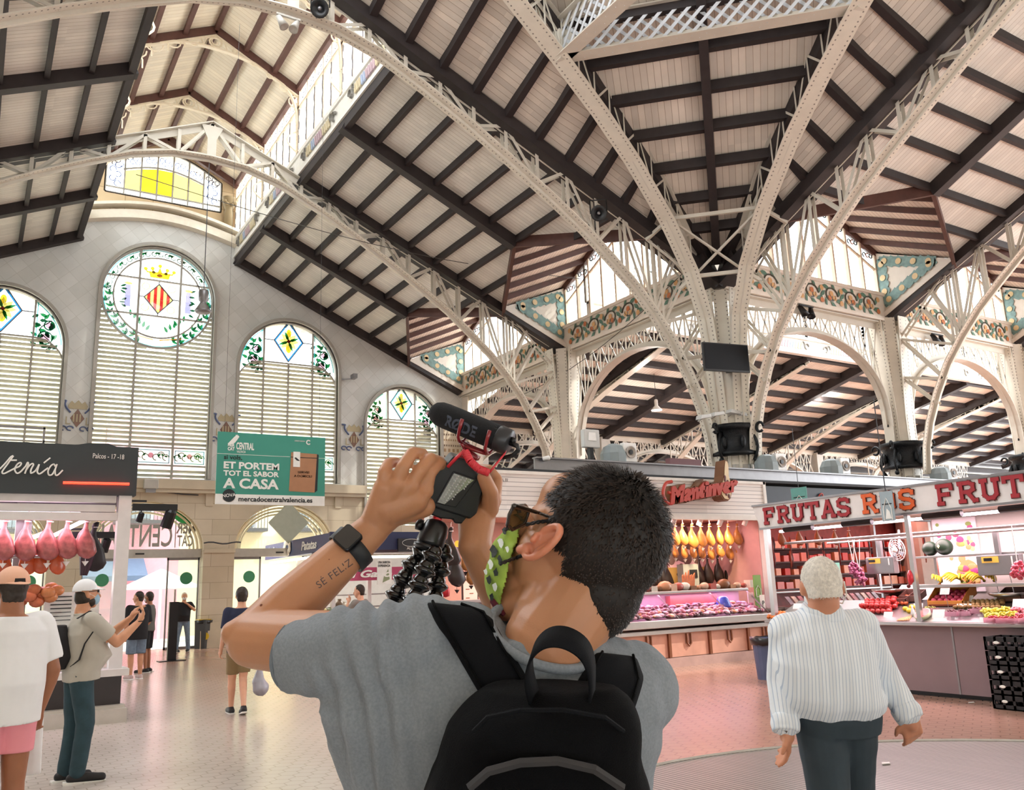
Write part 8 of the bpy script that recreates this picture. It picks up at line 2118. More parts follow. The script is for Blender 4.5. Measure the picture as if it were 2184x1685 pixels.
blob('hair', [('e', h - F * .03 * k - U * .02 * k, .092 * k, (.9, .85, 1.0), rot)], HAIRD, r_, .008, 2)
blob('beard',[('e',h-U*.062*k+F*.03*k,.07*k,(.9,.8,.85),rot)],HAIRD,r_,.007,2,wr=lambda c,n:.002*noise.noise(c*80))
mk=blob('face_mask',[('e',h-U*.05*k+F*.062*k,.062*k,(.85,.85,.95),rot)],mat('mask_light_blue','#9fc4dc',.7),r_,.006,2)
m = MB()
for s_ in(-1,1):m.tube([h+F*.06*k-U*.03*k+Rr*s_*.062*k,h+F*.0*k+U*.005*k+Rr*s_*.088*k],.002,4)
m.build('ear_loop', LW, mk)
m = MB()
for s_ in(-1,1):m.box(-.001,.001,0,.001,0,.001);m.ball(h+F*.092*k+U*.022*k+Rr*s_*.033*k,.024*k,10,6,(1,.5,.7),rot);m.beam(h+F*.09*k+U*.025*k+Rr*s_*.06*k,h+F*.0+U*.02*k+Rr*s_*.086*k,.004,.006)
m.build('sunglasses', BLACKP, r_)
cap(r_, f_, mat('cap_white', '#eceef2', .7), 1)
acr, spn, fw = f_[7], f_[6], f_[5]
bp=blob('backpack',[('l',[(g_['pelvis']-fw*.19+spn*.04,acr*.08,fw*.05),(g_['waist']-fw*.2+spn*.03,acr*.13,fw*.075),(g_['chest']-fw*.2-spn*.02,acr*.14,fw*.08),(g_['chest']-fw*.18+spn*.1,acr*.08,fw*.05)])],BLACKC,r_,.01,2,wr=lambda c,n:.006*noise.noise(c*12))
m=MB();m.strip([g_['shR']-fw*.12+spn*.02,g_['shR']+spn*.075-acr*.06,g_['shR']+fw*.1-acr*.07+spn*.03],acr,.05,.008);m.strip([g_['chest']+acr*.2+fw*.05+spn*.02,g_['chest']+acr*.2-fw*.02-spn*.08,g_['waist']+acr*.19-fw*.1+spn*.0,g_['waist']+acr*.1-fw*.16-spn*.06],acr,.045,.01)
m.build('shoulder_strap', BLACKC, bp)
m=MB();m.tube([(g_['wrR']+V((0,0,-.0)))+(acr*math.cos(t_)+fw*math.sin(t_))*.032 for t_ in[.45*q for q in range(14)]],.005,5,closed=True);m.build('wrist_cord',BLACKC,r_)
# ---- white-haired man in striped shirt, walking away on the right
D = 3.6
SHW = stripe_mat('shirt_striped', '#eaf1f8', '#bccbdd', .013, .0028, 'u', .85, .03)
def wuv(o, s=1.0):
 me = o.data; ul = me.uv_layers.new(name='UVMap').data if not me.uv_layers else me.uv_layers[0].data
 for l in me.loops:
  c = me.vertices[l.vertex_index].co; ul[l.index].uv = (c.dot(CR) * s, c.z * s)
def a_(x, y, d=D): return at(x, y, d)
fd = (CF * 1.0 + CR * .05); fd.z = 0
Jm=dict(world=True,head=a_(1752,1252),neck=a_(1752,1318,3.58),chest=a_(1755,1400,3.58),waist=a_(1770,1468,3.56),pelvis=a_(1780,1515,3.6),shR=a_(1835,1338,3.6),elR=a_(1885,1440,3.66),wrR=a_(1940,1528,3.56),shL=a_(1677,1345,3.6),elL=a_(1668,1450,3.62),wrL=a_(1676,1552,3.52),
          hipR=a_(1815,1530,3.6),knR=a_(1822,1745,3.72),anR=a_(1800,1950,3.6),toeR=a_(1800,1975,3.85),hipL=a_(1748,1530,3.6),knL=a_(1775,1740,3.5),anL=a_(1775,1930,3.25),toeL=a_(1775,1985,3.42),face=tuple(fd),handR=tuple(CR*.2-CU*.85+CF*.1),handL=tuple(-CU+CR*.15),thR=tuple(-CR),thL=tuple(-CR*.4-CF*1))
for n_ in ('anR', 'anL'): v = Jm[n_]; v.z = max(.085, min(v.z, .12))
for n_ in ('toeR', 'toeL'): v = Jm[n_]; v.z = .03
TROU = mat('trousers_slate', '#34424c', .8, var=.12, vs_=10)
r_,g_,f_=person('person with white hair, striped pale shirt and dark trousers walking away',1.74,(0,0,0),0,Jm,None,2,0,TROU,1.8,mat('skin_ruddy','#cf8f70',.5,var=.1,vs_=14,sub=.12),None,BLKSH,.05,1.08,.0075,fold=.006,curl=.45)
F, U, Rr, h, k, fw, spn, acr, b = f_; rot = Matrix((Rr, F, U)).transposed()
G = g_
def RG(c, rx, ry, off=0): return (V(c) + fw * off, acr * rx, fw * ry)
sh_=[('l',[RG(a_(1778,1508,3.6),.205,.155),RG(a_(1776,1485,3.58),.215,.165),RG(G['waist'],.205,.16,.01),RG(G['chest'],.215,.15),RG(a_(1755,1350,3.59),.2,.125),RG(a_(1752,1318,3.59),.13,.085),RG(a_(1750,1300,3.59),.075,.07)])]
sh_+=[('c',a_(1790,1345),G['shR'],.08,.075),('c',a_(1715,1345),G['shL'],.08,.075),('c',G['shR'],G['elR'],.072,.068),('c',G['elR'],G['elR'].lerp(G['wrR'],.9),.068,.05),('c',G['shL'],G['elL'],.072,.066),('c',G['elL'],G['elL'].lerp(G['wrL'],.9),.066,.055)]
def wr1(c, n):
 q = c - G['chest']; x, z = q.dot(acr), q.dot(spn)
 return.010*noise.noise(V((x*9+z*3,z*2.2,3)))+.005*noise.noise(V((x*22,z*5,8)))+.004*math.exp(-((z-.12)*30)**2)
so = blob('striped_shirt', sh_, SHW, r_, .0085, 2, wr=wr1); wuv(so)
for s_, nm in (('R', 1), ('L', 2)):  # turned-back cuffs
 e,w_=G['el'+s_],G['wr'+s_];dd=(w_-e).normalized();c=e.lerp(w_,.93);a1=dd.orthogonal().normalized();a2=dd.cross(a1)
 cu=blob('shirt_cuff',[('l',[(c-dd*.035,a1*.057,a2*.055),(c,a1*.06,a2*.058),(c+dd*.03,a1*.055,a2*.053)])],SHW,so,.007,1,wr=lambda q,n:.004*noise.noise(q*25));wuv(cu)
nk = a_(1752, 1290, 3.59)
co=blob('shirt_collar',[('l',[(nk-spn*.05,acr*.09,fw*.088),(nk-spn*.02,acr*.083,fw*.08),(nk+spn*.0,acr*.076,fw*.072)])],SHW,so,.006,1);wuv(co)
ho=blob('hair',[('e',h+U*.026-F*.01,.102,(.80,.96,.98),rot),('e',h-F*.04-U*.02,.08,(.88,.85,.95),rot)],HAIRW,r_,.005,1,wr=lambda c,n:.0008*noise.noise(c*160))
import bmesh
bm=bmesh.new();bm.from_mesh(ho.data);bmesh.ops.delete(bm,geom=[v for v in bm.verts if(v.co-h).dot(U)<(-.045 if(v.co-h).dot(F)<-.03 else.0)or((v.co-h).dot(F)>.02 and(v.co-h).dot(U)<.05)],context='VERTS');bm.to_mesh(ho.data);bm.free()
locks(ho,h,Rr,U,h+U*.1-F*.03,3500,mat('hair_locks_white','#eeeae2',.6,var=.3,vs_=90),.0045,.003,.001,.05)
m=MB();m.tube([h+Rr*.086-F*.028+U*.02,h+Rr*.088-F*.035-U*.03,h+Rr*.078+F*.0-U*.07,h+Rr*.06+F*.06-U*.06],.0028,5);m.build('mask_ear_loop',LW,r_)
blob('face_mask', [('e', h - U * .05 + F * .05, .066, (.95, .86, .9), rot)], MATS['mask_white'], r_, .007, 2)
m=MB();w_=G['wrL'];m.tube([w_-CU*.0+(CR*math.cos(t_)+CF*math.sin(t_))*.03 for t_ in[.45*q for q in range(14)]],.011,6,closed=True);m.build('wrist_watch',mat('watch_metal','#6a6460',.35,metal=.6),r_)
m=MB();w_=G['wrR'];m.tube([w_+(CR*math.cos(t_)*.8-CU*.3*math.cos(t_)+CF*math.sin(t_))*.032 for t_ in[.45*q for q in range(14)]],.004,5,closed=True);m.build('bracelet',mat('bracelet_gold','#c79a3c',.3,metal=.9),r_)
# =================================================================== THE MAN WITH THE CAMERA (foreground)
SKF = mat('skin_foreground', '#bd8763', .42, var=.07, vs_=14, sub=.15, bump=.04, bs=500)
GREY=mat('tee_heather_grey','#868e96',.9,var=.14,vs_=260,bump=.15,bs=900);STRAPM=mat('strap_black','#101216',.8,bump=.25,bs=700,spec=.15);BAGM=mat('bag_black_fabric','#090a0c',.85,bump=.3,bs=600,spec=.12)
man=thing('person','person from behind in grey tee filming upward with raised arms','person',(at(1060,1500,1.3).x,at(1060,1500,1.3).y,0))
FF=(CR*-.88+CU*.33+CF*.35).normalized();FU=(CU*.90+CR*.33-CF*.06);FU=(FU-FF*FU.dot(FF)).normalized();FR=FF.cross(FU)
hc = at(1248, 1160, 1.31); rotF = Matrix((FR, FF, FU)).transposed()
nb = at(1172, 1368, 1.27)
shL, elL, wrL = at(838, 1388, 1.27), at(545, 1362, 1.40), at(795, 1128, 1.52)
shR, elR, wrR = at(1345, 1470, 1.33), at(1135, 1400, 1.60), at(1012, 1165, 1.56)
px1 = lambda n_, d: n_ * d / FPX
def HP(f, u, r): return hc + FF * f + FU * u + FR * r
B=[('e',HP(-.012,.012,0),.1,(.80,.98,.98),rotF),('e',HP(.03,-.045,0),.078,(.80,.90,1.0),rotF),('c',HP(.078,-.128,0),HP(.09,-.118,0),.032,.026),('c',HP(.01,-.085,-.052),HP(.078,-.130,-.018),.028,.026),('c',HP(.01,-.085,.052),HP(.078,-.130,.018),.028,.026),('c',HP(.03,-.09,0),HP(.06,-.1,0),.06,.045),
     ('c',HP(.045,.035,0),HP(.048,.05,0),.047,.044),('c',HP(.094,.0,0),HP(.108,-.038,0),.012,.016),('c',HP(.080,.020,-.02),HP(.064,.022,-.045),.012,.012),('c',HP(.080,.020,.02),HP(.064,.022,.045),.012,.012),('c',HP(.096,-.07,-.02),HP(.096,-.07,.02),.013,.013),
     ('c', HP(-.03, -.05, 0), nb, .066, .068), ('c', HP(.01, -.06, 0), nb.lerp(hc, .25) + FF * .02, .05, .05),
     ('c',nb,nb-CU*.1,.066,.07),('c',nb-CU*.06,at(900,1385,1.28),.05,.05),('c',nb-CU*.07,at(1330,1470,1.3),.05,.05)]
B+=[('l',[(at(1060,1900,1.32),CR*.165,CF*.105),(at(1060,1720,1.32),CR*.18,CF*.11),(at(1050,1560,1.31),CR*.215,CF*.115),(at(1060,1430,1.3),CR*.21,CF*.1)])]
B+=[('c',shL,elL,.056,.047),('c',elL,elL.lerp(wrL,.28),.045,.046),('c',elL.lerp(wrL,.28),elL.lerp(wrL,.7),.046,.037),('c',elL.lerp(wrL,.7),wrL,.037,.030),('c',at(498,1350,1.39),at(515,1345,1.39),.02,.024)]
B+=[('c',shR,elR,.056,.046),('c',elR,elR.lerp(wrR,.4),.042,.040),('c',elR.lerp(wrR,.4),wrR,.040,.029)]
def fing(pts, r0, r1):
 P = [at(*q) for q in pts]; n_ = len(P) - 1
 return[('c',a,b,r0+(r1-r0)*i/n_,r0+(r1-r0)*(i+1)/n_)for i,(a,b)in enumerate(zip(P,P[1:]))]
KN = [(816, 1040, 1.50), (844, 1034, 1.50), (876, 1036, 1.51), (906, 1046, 1.53)]
for q in KN: B.append(('c', wrL, at(*q), .027, .0165))
B+=[('c',at(830,1085,1.515),at(880,1065,1.525),.030,.028),('c',at(850,1095,1.53),at(905,1080,1.55),.022,.02)]
B += fing([KN[0], (819, 1008, 1.50), (829, 988, 1.52), (846, 986, 1.55)], .0125, .009)
B += fing([KN[1], (859, 996, 1.50), (880, 966, 1.52), (902, 968, 1.55)], .0128, .010)
B += fing([KN[2], (895, 1004, 1.51), (918, 978, 1.53), (938, 984, 1.57)], .0128, .010)
B += fing([KN[3], (915, 1008, 1.53), (935, 988, 1.55), (952, 1000, 1.58)], .0145, .0105)
B += fing([(905, 1085, 1.56), (925, 1070, 1.59), (945, 1060, 1.62)], .015, .011)
PR = at(1022, 1105, 1.60)
B+=[('c',wrR,PR,.030,.031),('c',PR,at(1045,1065,1.61),.028,.022),('c',wrR,at(1000,1090,1.61),.028,.022)]
B += fing([(1045, 1085, 1.59), (1046, 1050, 1.565), (1032, 1018, 1.545)], .017, .0125)
B += fing([(1052, 1065, 1.61), (1058, 1025, 1.62), (1042, 1003, 1.64), (1020, 1000, 1.66)], .0145, .010)
B+=fing([(1046,1075,1.62),(1040,1050,1.66),(1010,1042,1.68)],.0145,.010)+fing([(1038,1088,1.62),(1025,1070,1.67),(1000,1062,1.68)],.014,.010)+fing([(1025,1100,1.62),(1008,1090,1.66),(985,1080,1.67)],.013,.009)
# forearm muscle, elbow crease are shaped by overlapping limbs
body = blob('body', B, SKF, man, .0030, 3)
bb_ = BVHTree.FromObject(body, bpy.context.evaluated_depsgraph_get())
def ons(px, py, off=.003, d=1.23):
 d_=ray(px,py);h_=bb_.ray_cast(EYEP,d_.normalized());return h_[0]-d_.normalized()*off if h_[0]is not None and(h_[0]-EYEP).dot(CF)<1.4 else at(px,py,d)
# ear with rim and bowl
ec = HP(.040, -.006, -.082);
E1 = (FF * -.55 + FU * .85).normalized(); E2 = FF.cross(E1) ; out_ = -FR
ex_ = (FF * -.8 - FU * .5 - FR * .35).normalized(); ex_ = (ex_ - E1 * ex_.dot(E1)).normalized()
S = []; n_ = 16; rim = []
for i in range(n_ + 1):
 t_=2.5-5.2*i/n_;rx,ry=.0140,.036;rim.append(ec+E1*ry*math.sin(t_+.35)*(1 if math.sin(t_+.35)>0 else.85)-ex_*-1*rx*math.cos(t_+.35)*1.0+out_*(.010+.006*math.cos(t_)))
S += [('c', a, b, .0055, .0055) for a, b in zip(rim, rim[1:])]
S+=[('e',ec+out_*.0-ex_*.002,.029,(.25,.42,1.05),Matrix((out_,ex_,E1)).transposed()),('c',ec-E1*.026-ex_*.008+out_*.008,ec-E1*.034-ex_*.012+out_*.006,.0085,.007),('c',ec-ex_*.014+out_*.01,ec-ex_*.012-E1*.008+out_*.012,.005,.005),('c',ec+ex_*.008+E1*.018+out_*.010,ec+ex_*.006-E1*.012+out_*.010,.004,.004)]
blob('ear', S, mat('skin_ear', '#d48a6c', .4, sub=.3), man, .0022, 2)
# hair: cap of short hair with thousands of short locks
import bmesh
def hairline(q):
 f, u, r = (q - hc).dot(FF), (q - hc).dot(FU), abs((q - hc).dot(FR))
 if f > .070 and u < .075: return False
 if f > .045 and u < .045: return False
 if f > .028 and u < .012: return False
 if u < -.012 and f > .004 - .9 * max(0, -u - .06): return False
 return u > -.125
HM = mat('hair_dark_brown', '#15100d', .6, var=.5, vs_=90)
hair=blob('hair',[('e',HP(-.020,.022,0),.1045,(.84,.99,.99),rotF),('e',HP(-.052,-.05,0),.072,(.98,.78,1.1),rotF),('e',HP(.015,.062,0),.068,(.85,.8,.6),rotF)],HM,man,.004,2)
bm=bmesh.new();bm.from_mesh(hair.data);bmesh.ops.delete(bm,geom=[v for v in bm.verts if not hairline(v.co)],context='VERTS');bm.to_mesh(hair.data);bm.free()
random.seed(4);locks(hair,hc,FR,FU,HP(-.04,.11,0),9000,mat('hair_locks_brown','#2b201a',.5,var=.5,vs_=120,spec=.35),.006,.009)
# mask with pattern, dark inside, cords
MG = mat('mask_lime', '#9dbb4c', .8, var=.35, vs_=26)
mk=blob('face_mask',[('e',HP(.068,-.084,0),.073,(.86,.86,.90),rotF),('c',HP(.088,-.02,0),HP(.10,-.06,0),.028,.035)],MG,man,.003,4)
bm = bmesh.new(); bm.from_mesh(mk.data)
bmesh.ops.delete(bm,geom=[v for v in bm.verts if(v.co-hc).dot(FF)<.078+.25*max(0,(v.co-hc).dot(FU)+.085)or(v.co-hc).dot(FU)>.004],context='VERTS');bm.to_mesh(mk.data);bm.free()
sd = mk.modifiers.new('thick', 'SOLIDIFY'); sd.thickness = .003; sd.offset = 1
MP=[mat('mask_black_print','#26302c',.8),mat('mask_white_print','#dfe8e0',.8),mat('mask_maroon_lining','#5c1426',.8)]
bv = BVHTree.FromObject(mk, bpy.context.evaluated_depsgraph_get())
random.seed(9)
def decal(bvh, px, py, pts, off, mb, mi):
 """small shape draped on a surface met by the sight line"""
 P = []
 for a, b in pts:
  h_ = bvh.ray_cast(EYEP, ray(px + a, py + b).normalized())
  if h_[0] is None: return
  P.append(h_[0] + h_[1] * off)
 mb.m = mi; mb.poly(P)
m = MB()
for px,py,r,mi in((1072,1160,10,1),(1058,1178,12,0),(1070,1196,8,0),(1052,1205,9,1),(1062,1222,8,0),(1048,1236,8,0),(1060,1250,8,1),(1080,1136,7,0),(1054,1270,7,0),(1085,1175,6,1),(1042,1220,6,1)):
 decal(bv,px,py,[(r*(.6+.25*math.sin(3*t_))*math.cos(t_*.7),r*(1.1+.3*math.sin(2*t_+px))*math.sin(t_*.7))for t_ in range(9)],.0045+.0005*(r<8),m,mi)
m.build('mask_print', MP, mk)
m=MB();edge=[ons(*q,.004)for q in((1078,1214),(1064,1240),(1056,1262),(1056,1282),(1066,1302),(1076,1312))]
m.tube(edge, [.002, .006, .008, .008, .006, .003], 8); m.build('lining_edge', MP[2], mk)
def cord(P, r=.0019):
 mm = MB(); N = 26
 for ph in (0, PI):
  Q = []
  for i in range(N + 1):
   t_=i/N*(len(P)-1);k=min(int(t_),len(P)-2);q=P[k].lerp(P[k+1],t_-k);Q.append(q+FU*.0018*math.cos(i*1.3+ph)+FR*.0018*math.sin(i*1.3+ph))
  mm.tube(Q, r, 5)
 return mm.build('ear_cord', mat('cord_black', '#16171a', .7), mk)
cord([ons(1079,1129,.006),ons(1110,1122,.005),ons(1150,1113),ons(1186,1110)]);cord([ons(1068,1202,.006),ons(1100,1190,.005),ons(1128,1180),ons(1148,1176)])
# sunglasses
TORT=mat('frame_tortoise','#241a14',.25,coat=.6);LENS=mat('lens_amber','#6a5a34',.08,metal=.6,spec=.8)
gl=blob('sunglasses',[('c',ons(1196,1112),ons(1150,1094),.0024,.0026),('c',ons(1150,1094),at(1096,1079,1.225),.0028,.0042)]+[('c',at(*a),at(*b),.003,.003)for a,b in(((1096,1079,1.225),(1120,1078,1.26)),((1096,1079,1.225),(1086,1098,1.225)),((1086,1098,1.225),(1082,1120,1.23)),((1082,1120,1.23),(1092,1130,1.25)),((1092,1130,1.25),(1118,1118,1.28)),((1120,1078,1.26),(1128,1090,1.29)),((1128,1090,1.29),(1118,1118,1.28)))],TORT,man,.0018,1)
m=MB();m.poly([at(*q)for q in((1097,1081,1.226),(1087,1099,1.226),(1083,1120,1.231),(1093,1129,1.25),(1118,1117,1.28),(1127,1090,1.288),(1119,1080,1.26))]);m.build('lens',LENS,gl)
# --- T-shirt
def foldf(c, n):
 q = c - nb; x, z = q.dot(CR), q.dot(CU)
 r = .0035 * noise.noise(V((x * 14, z * 6, 2))) + .0018 * noise.noise(c * 40)
 sx=at(760,1400,1.25)-nb;dx=x-sx.dot(CR);w_=math.exp(-((dx-.02)/.075)**2)*max(0,min(1,(z+.30)/.15))
 r+=.0065*w_*math.sin(dx*165+z*38+2.2*noise.noise(V((x*8,z*8,5))))  # gathers radiating from the raised shoulder
 dr=x-(at(1380,1500,1.3)-nb).dot(CR);r+=.0015*math.exp(-(dr/.05)**2)*math.sin(z*90+x*60)
 return r
a1 = (elL - shL).normalized(); s1 = CU - a1 * CU.dot(a1); s1.normalize(); s2 = a1.cross(s1)
hemc = at(634, 1396, 1.345)
TS=[('l',[(at(1065,1950,1.34),CR*.215,CF*.135),(at(1065,1720,1.33),CR*.222,CF*.137),(at(1060,1600,1.32),CR*.243,CF*.14),(at(1050,1500,1.31),CR*.262,CF*.138),(at(1055,1430,1.305),CR*.25,CF*.122),(at(1080,1370,1.30),CR*.175,CF*.095),(at(1125,1340,1.295),CR*.105,CF*.075)]),
      ('c',at(905,1362,1.275),shL,.066,.070),('c',at(1000,1372,1.28),at(880,1350,1.27),.06,.05),
      ('l',[(shL-a1*.03,s1*.072,s2*.072),(shL.lerp(hemc,.5),s1*.066,s2*.068),(hemc,s1*.056,s2*.060)]),
      ('c',shL-CU*.02,at(772,1560,1.31),.07,.056),('c',at(1300,1440,1.31),shR,.06,.074),('c',shR,shR.lerp(elR,.35),.074,.068)]
tee = blob('t_shirt', TS, GREY, man, .0048, 3, wr=foldf)
m=MB();m.tube([hemc-a1*.002+(s1*.0535*math.cos(t_)+s2*.0575*math.sin(t_))for t_ in[2*PI*q/40 for q in range(40)]],.0035,6,closed=True);m.build('sleeve_hem',mat('tee_seam_grey','#6d757d',.9),tee)
# collar ring round the neck
cn=at(1165,1352,1.27);c1=(CR*.97-CU*.22+CF*.1).normalized();c2=(CF*.93+CU*.33);c2=(c2-c1*c2.dot(c1)).normalized()
m=MB();m.tube([cn+c1*.083*math.cos(t_)+c2*.078*math.sin(t_)for t_ in[2*PI*q/44 for q in range(44)]],.0075,8,closed=True);m.build('collar',GREY,tee,smooth=True)
tdg = bpy.context.evaluated_depsgraph_get(); tb = BVHTree.FromObject(tee, tdg)
def drape(px, py, off):
 h_ = tb.ray_cast(EYEP, ray(px, py).normalized()); d_ = ray(px, py).normalized()
 return (h_[0] - d_ * off) if h_[0] is not None else None
# --- backpack: straps lie on the shirt, bag behind the back, grab loop
bag = thing('backpack', 'black backpack on the back of the man filming', 'backpack', at(1160, 1700, 1.05))
def strap(rowsL, rowsR, th, nm, mt, n=5):
 m = MB(); G = []
 for (xa_, ya_), (xb_, yb_) in zip(rowsL, rowsR):
  R_ = []
  for k in range(n + 1):
   t_=k/n;q=drape(xa_+(xb_-xa_)*t_,ya_+(yb_-ya_)*t_,th*(.55+.45*math.sin(PI*t_)**.5))
   R_.append(q)
  G.append(R_)
 last = None
 for r in G:
  for k in range(n + 1):
   if r[k] is None:
    c_ = [q for q in r if q is not None]; r[k] = c_[0] if c_ else None
 G = [r for r in G if all(q is not None for q in r)]
 m._add([q for r in G for q in r],[(i*(n+1)+k,i*(n+1)+k+1,(i+1)*(n+1)+k+1,(i+1)*(n+1)+k)for i in range(len(G)-1)for k in range(n)])
 mm = MB()
 for k in(1,n-1):mm.tube([r[k].lerp(r[k+(1 if k>1 else-1)],.3)-CF*.004 for r in G],.0022,5)
 o=m.build(nm,mt,bag,smooth=True);mm.build('strap_seam',BAGM,o);sd=o.modifiers.new('thick','SOLIDIFY');sd.thickness=-th;sb=o.modifiers.new('sub','SUBSURF');sb.levels=sb.render_levels=1
 return o
def lin(a, b, n): return [(a[0] + (b[0] - a[0]) * i / n, a[1] + (b[1] - a[1]) * i / n) for i in range(n + 1)]
strap([(903,1278),(909,1290)]+lin((917,1304),(955,1372),4)+lin((972,1402),(1030,1500),5),[(1046,1292),(1052,1306)]+lin((1060,1322),(1092,1382),4)+lin((1110,1410),(1150,1480),5),.014,'shoulder_strap',STRAPM)
strap([(1272,1386)]+lin((1262,1398),(1230,1450),3)+lin((1225,1470),(1215,1560),4),[(1362,1396)]+lin((1368,1412),(1382,1445),3)+lin((1372,1480),(1335,1590),4),.014,'shoulder_strap',STRAPM)
m=MB();LP=[(1142,1500,1.115),(1128,1440,1.10),(1136,1392,1.09),(1165,1362,1.085),(1205,1360,1.085),(1245,1385,1.09),(1262,1430,1.10),(1262,1500,1.115)]
Q = [at(*q) for q in LP]; out = []
for i in range(len(Q) - 1):
 p0, p1, p2, p3 = Q[max(i - 1, 0)], Q[i], Q[i + 1], Q[min(i + 2, len(Q) - 1)]
 for k in range(5):t_=k/5;out.append(.5*((2*p1)+(p2-p0)*t_+(2*p0-5*p1+4*p2-p3)*t_**2+(3*p1-p0-3*p2+p3)*t_**3))
out.append(Q[-1])
m=MB();m.strip(out,(CF*.75+CU*.5+CR*.25).normalized(),.034,.003);m.build('grab_loop',STRAPM,bag,smooth=True)
def bagw(c, n):
 z=(c-at(1150,1600,1.1)).dot(CU);return.004*noise.noise(c*10)+.002*noise.noise(c*30)+.003*math.sin(z*60)
blob('bag_body',[('l',[(at(1150,2100,1.16),CR*.15,CF*.075),(at(1145,1800,1.14),CR*.158,CF*.095),(at(1146,1640,1.135),CR*.140,CF*.095),(at(1158,1545,1.135),CR*.124,CF*.08),(at(1172,1490,1.14),CR*.108,CF*.06),(at(1176,1462,1.145),CR*.09,CF*.035)])],BAGM,bag,.005,4,wr=bagw)
m=MB();m.tube([at(*q)for q in((1010,1560,1.075),(1040,1530,1.06),(1110,1515,1.052),(1200,1514,1.052),(1290,1530,1.06),(1330,1560,1.075))],.003,6);m.build('top_seam',MATS['strap_black'],bag)
m=MB();ez=[at(*q)for q in((1000,1690,1.02),(1040,1655,1.02),(1110,1636,1.02),(1190,1632,1.02),(1270,1650,1.02),(1330,1690,1.03))];m.tube([q+CF*.012 for q in ez],.006,6);m.build('pocket_zip',mat('zip_black','#2a2b2e',.5),bag)
blob('bag_pocket',[('l',[(at(1165,2000,1.08),CR*.105,CF*.05),(at(1165,1800,1.07),CR*.108,CF*.055),(at(1165,1700,1.07),CR*.09,CF*.045),(at(1165,1660,1.08),CR*.05,CF*.02)])],mat('bag_pocket_black','#0f1013',.8,bump=.3,bs=500),bag,.006,4)
# --- watch
w0=at(752,1157,1.475);wa=(wrL-elL).normalized();wn=(-CF-wa*(-CF).dot(wa)).normalized();ws=wa.cross(wn)
wt = thing('wrist_watch', 'black square smart watch with dark strap on the raised wrist', 'watch', w0)
cW = elL.lerp(wrL, .80)
m = MB(); RW = .0375
m.strip([cW+(wn*math.cos(t_)+ws*math.sin(t_)*1.05)*RW for t_ in[2*PI*q/36 for q in range(37)]],wa,.026,.003);m.build('strap',mat('strap_rubber','#26292d',.55),wt,smooth=True)
fd_=(wn*.80+(CR*-.35+CU*.5)*.6).normalized();fd_=(fd_-wa*fd_.dot(wa)).normalized();fs=wa.cross(fd_);fc=cW+fd_*(RW+.001)
sq=[(-.016,-.019),(.016,-.019),(.0195,-.0155),(.0195,.0155),(.016,.019),(-.016,.019),(-.0195,.0155),(-.0195,-.0155)]
m=MB();m.prism(sq,fc,wa,fs,fd_*.010);m.build('case',mat('watch_case','#2c2e32',.25,metal=.8),wt,bevel=.0025)
m=MB();m.prism([(a*.88,b*.88)for a,b in sq],fc+fd_*.0098,wa,fs,fd_*.0015);m.build('display',mat('watch_glass','#050507',.06,coat=1),wt)
# --- tattoo lettering draped on the forearm, mole
cu=bpy.data.curves.new('t','FONT');cu.body='SÉ FELIZ';cu.size=24;cu.resolution_u=3;cu.space_character=1.1
t=bpy.data.objects.new('tmp',cu);COL.objects.link(t);me=bpy.data.meshes.new_from_object(t.evaluated_get(bpy.context.evaluated_depsgraph_get()));bpy.data.objects.remove(t)
ca, sa = math.cos(math.radians(37)), math.sin(math.radians(37)); ok = True
wmax = max(v.co.x for v in me.vertices)
for v in me.vertices:
 x, y = v.co.x * 92 / wmax, v.co.y * .95; px, py = 680 + x * ca - y * sa * .9, 1256 - x * sa * .95 - y * ca
 d_ = ray(px, py).normalized(); h_ = bb_.ray_cast(EYEP, d_)
 v.co = (h_[0] - d_ * .0006) if h_[0] is not None else at(px, py, 1.4)
me.materials.clear();me.materials.append(mat('tattoo_ink','#5a4a48',.6));me.name='tattoo';obj('tattoo',me,man)
m = MB()
for px, py in ((557, 1291), (702, 1193)):
 h_ = bb_.ray_cast(EYEP, ray(px, py).normalized()); m.ball(h_[0], .0022 if px < 600 else .001, 8, 6)
m.build('mole', mat('mole_brown', '#7a4632', .6), man)
# =================================================================== THE VIDEO RIG
DC = 1.585
exC=(CR*math.cos(math.radians(17))-CU*math.sin(math.radians(17))+CF*.18).normalized();eyC=(CU*.93+CR*.36);eyC=(eyC-exC*eyC.dot(exC)).normalized();ezC=exC.cross(eyC)  # ezC toward the viewer
cc = at(968, 1040, DC)
rig = thing('video_camera', 'black video camera held up in both hands', 'camera', cc)
m = MB(); w2, h2 = .050, .040
prof=[(-w2,-h2),(w2*.9,-h2-.004),(w2,-h2+.01),(w2,h2*.6),(w2*.6,h2),(w2*.3,h2+.016),(-w2*.45,h2+.018),(-w2*.6,h2),(-w2,h2*.8)]
m.prism(prof,cc-ezC*.035,exC,eyC,ezC*.062);m.build('camera_body',mat('camera_black','#141518',.4,bump=.1,bs=900),rig,bevel=.004)
m=MB();m.lathe(cc-ezC*.033,[(.028,0),(.03,-.02),(.032,-.055),(.03,-.06),(.02,-.058)],24,axis=ezC);m.build('lens_barrel',BLACKP,rig,smooth=True)
m=MB();fr=[(-.024,-.032),(.014,-.030),(.036,.030),(-.010,.032)];m.prism(fr,cc+ezC*.027-exC*.004,exC,eyC,ezC*.004);m.build('screen_frame',BLACKP,rig,bevel=.002)
m=MB();m.prism([(-.021,-.029),(-.008,-.029),(.030,.027),(-.008,.029)],cc+ezC*.0312-exC*.004,exC,eyC,ezC*.0006);sc_=m.build('screen',mat('screen_glint','#aeb6b8',.18,metal=.85,var=.3,vs_=160),rig)
m = MB()
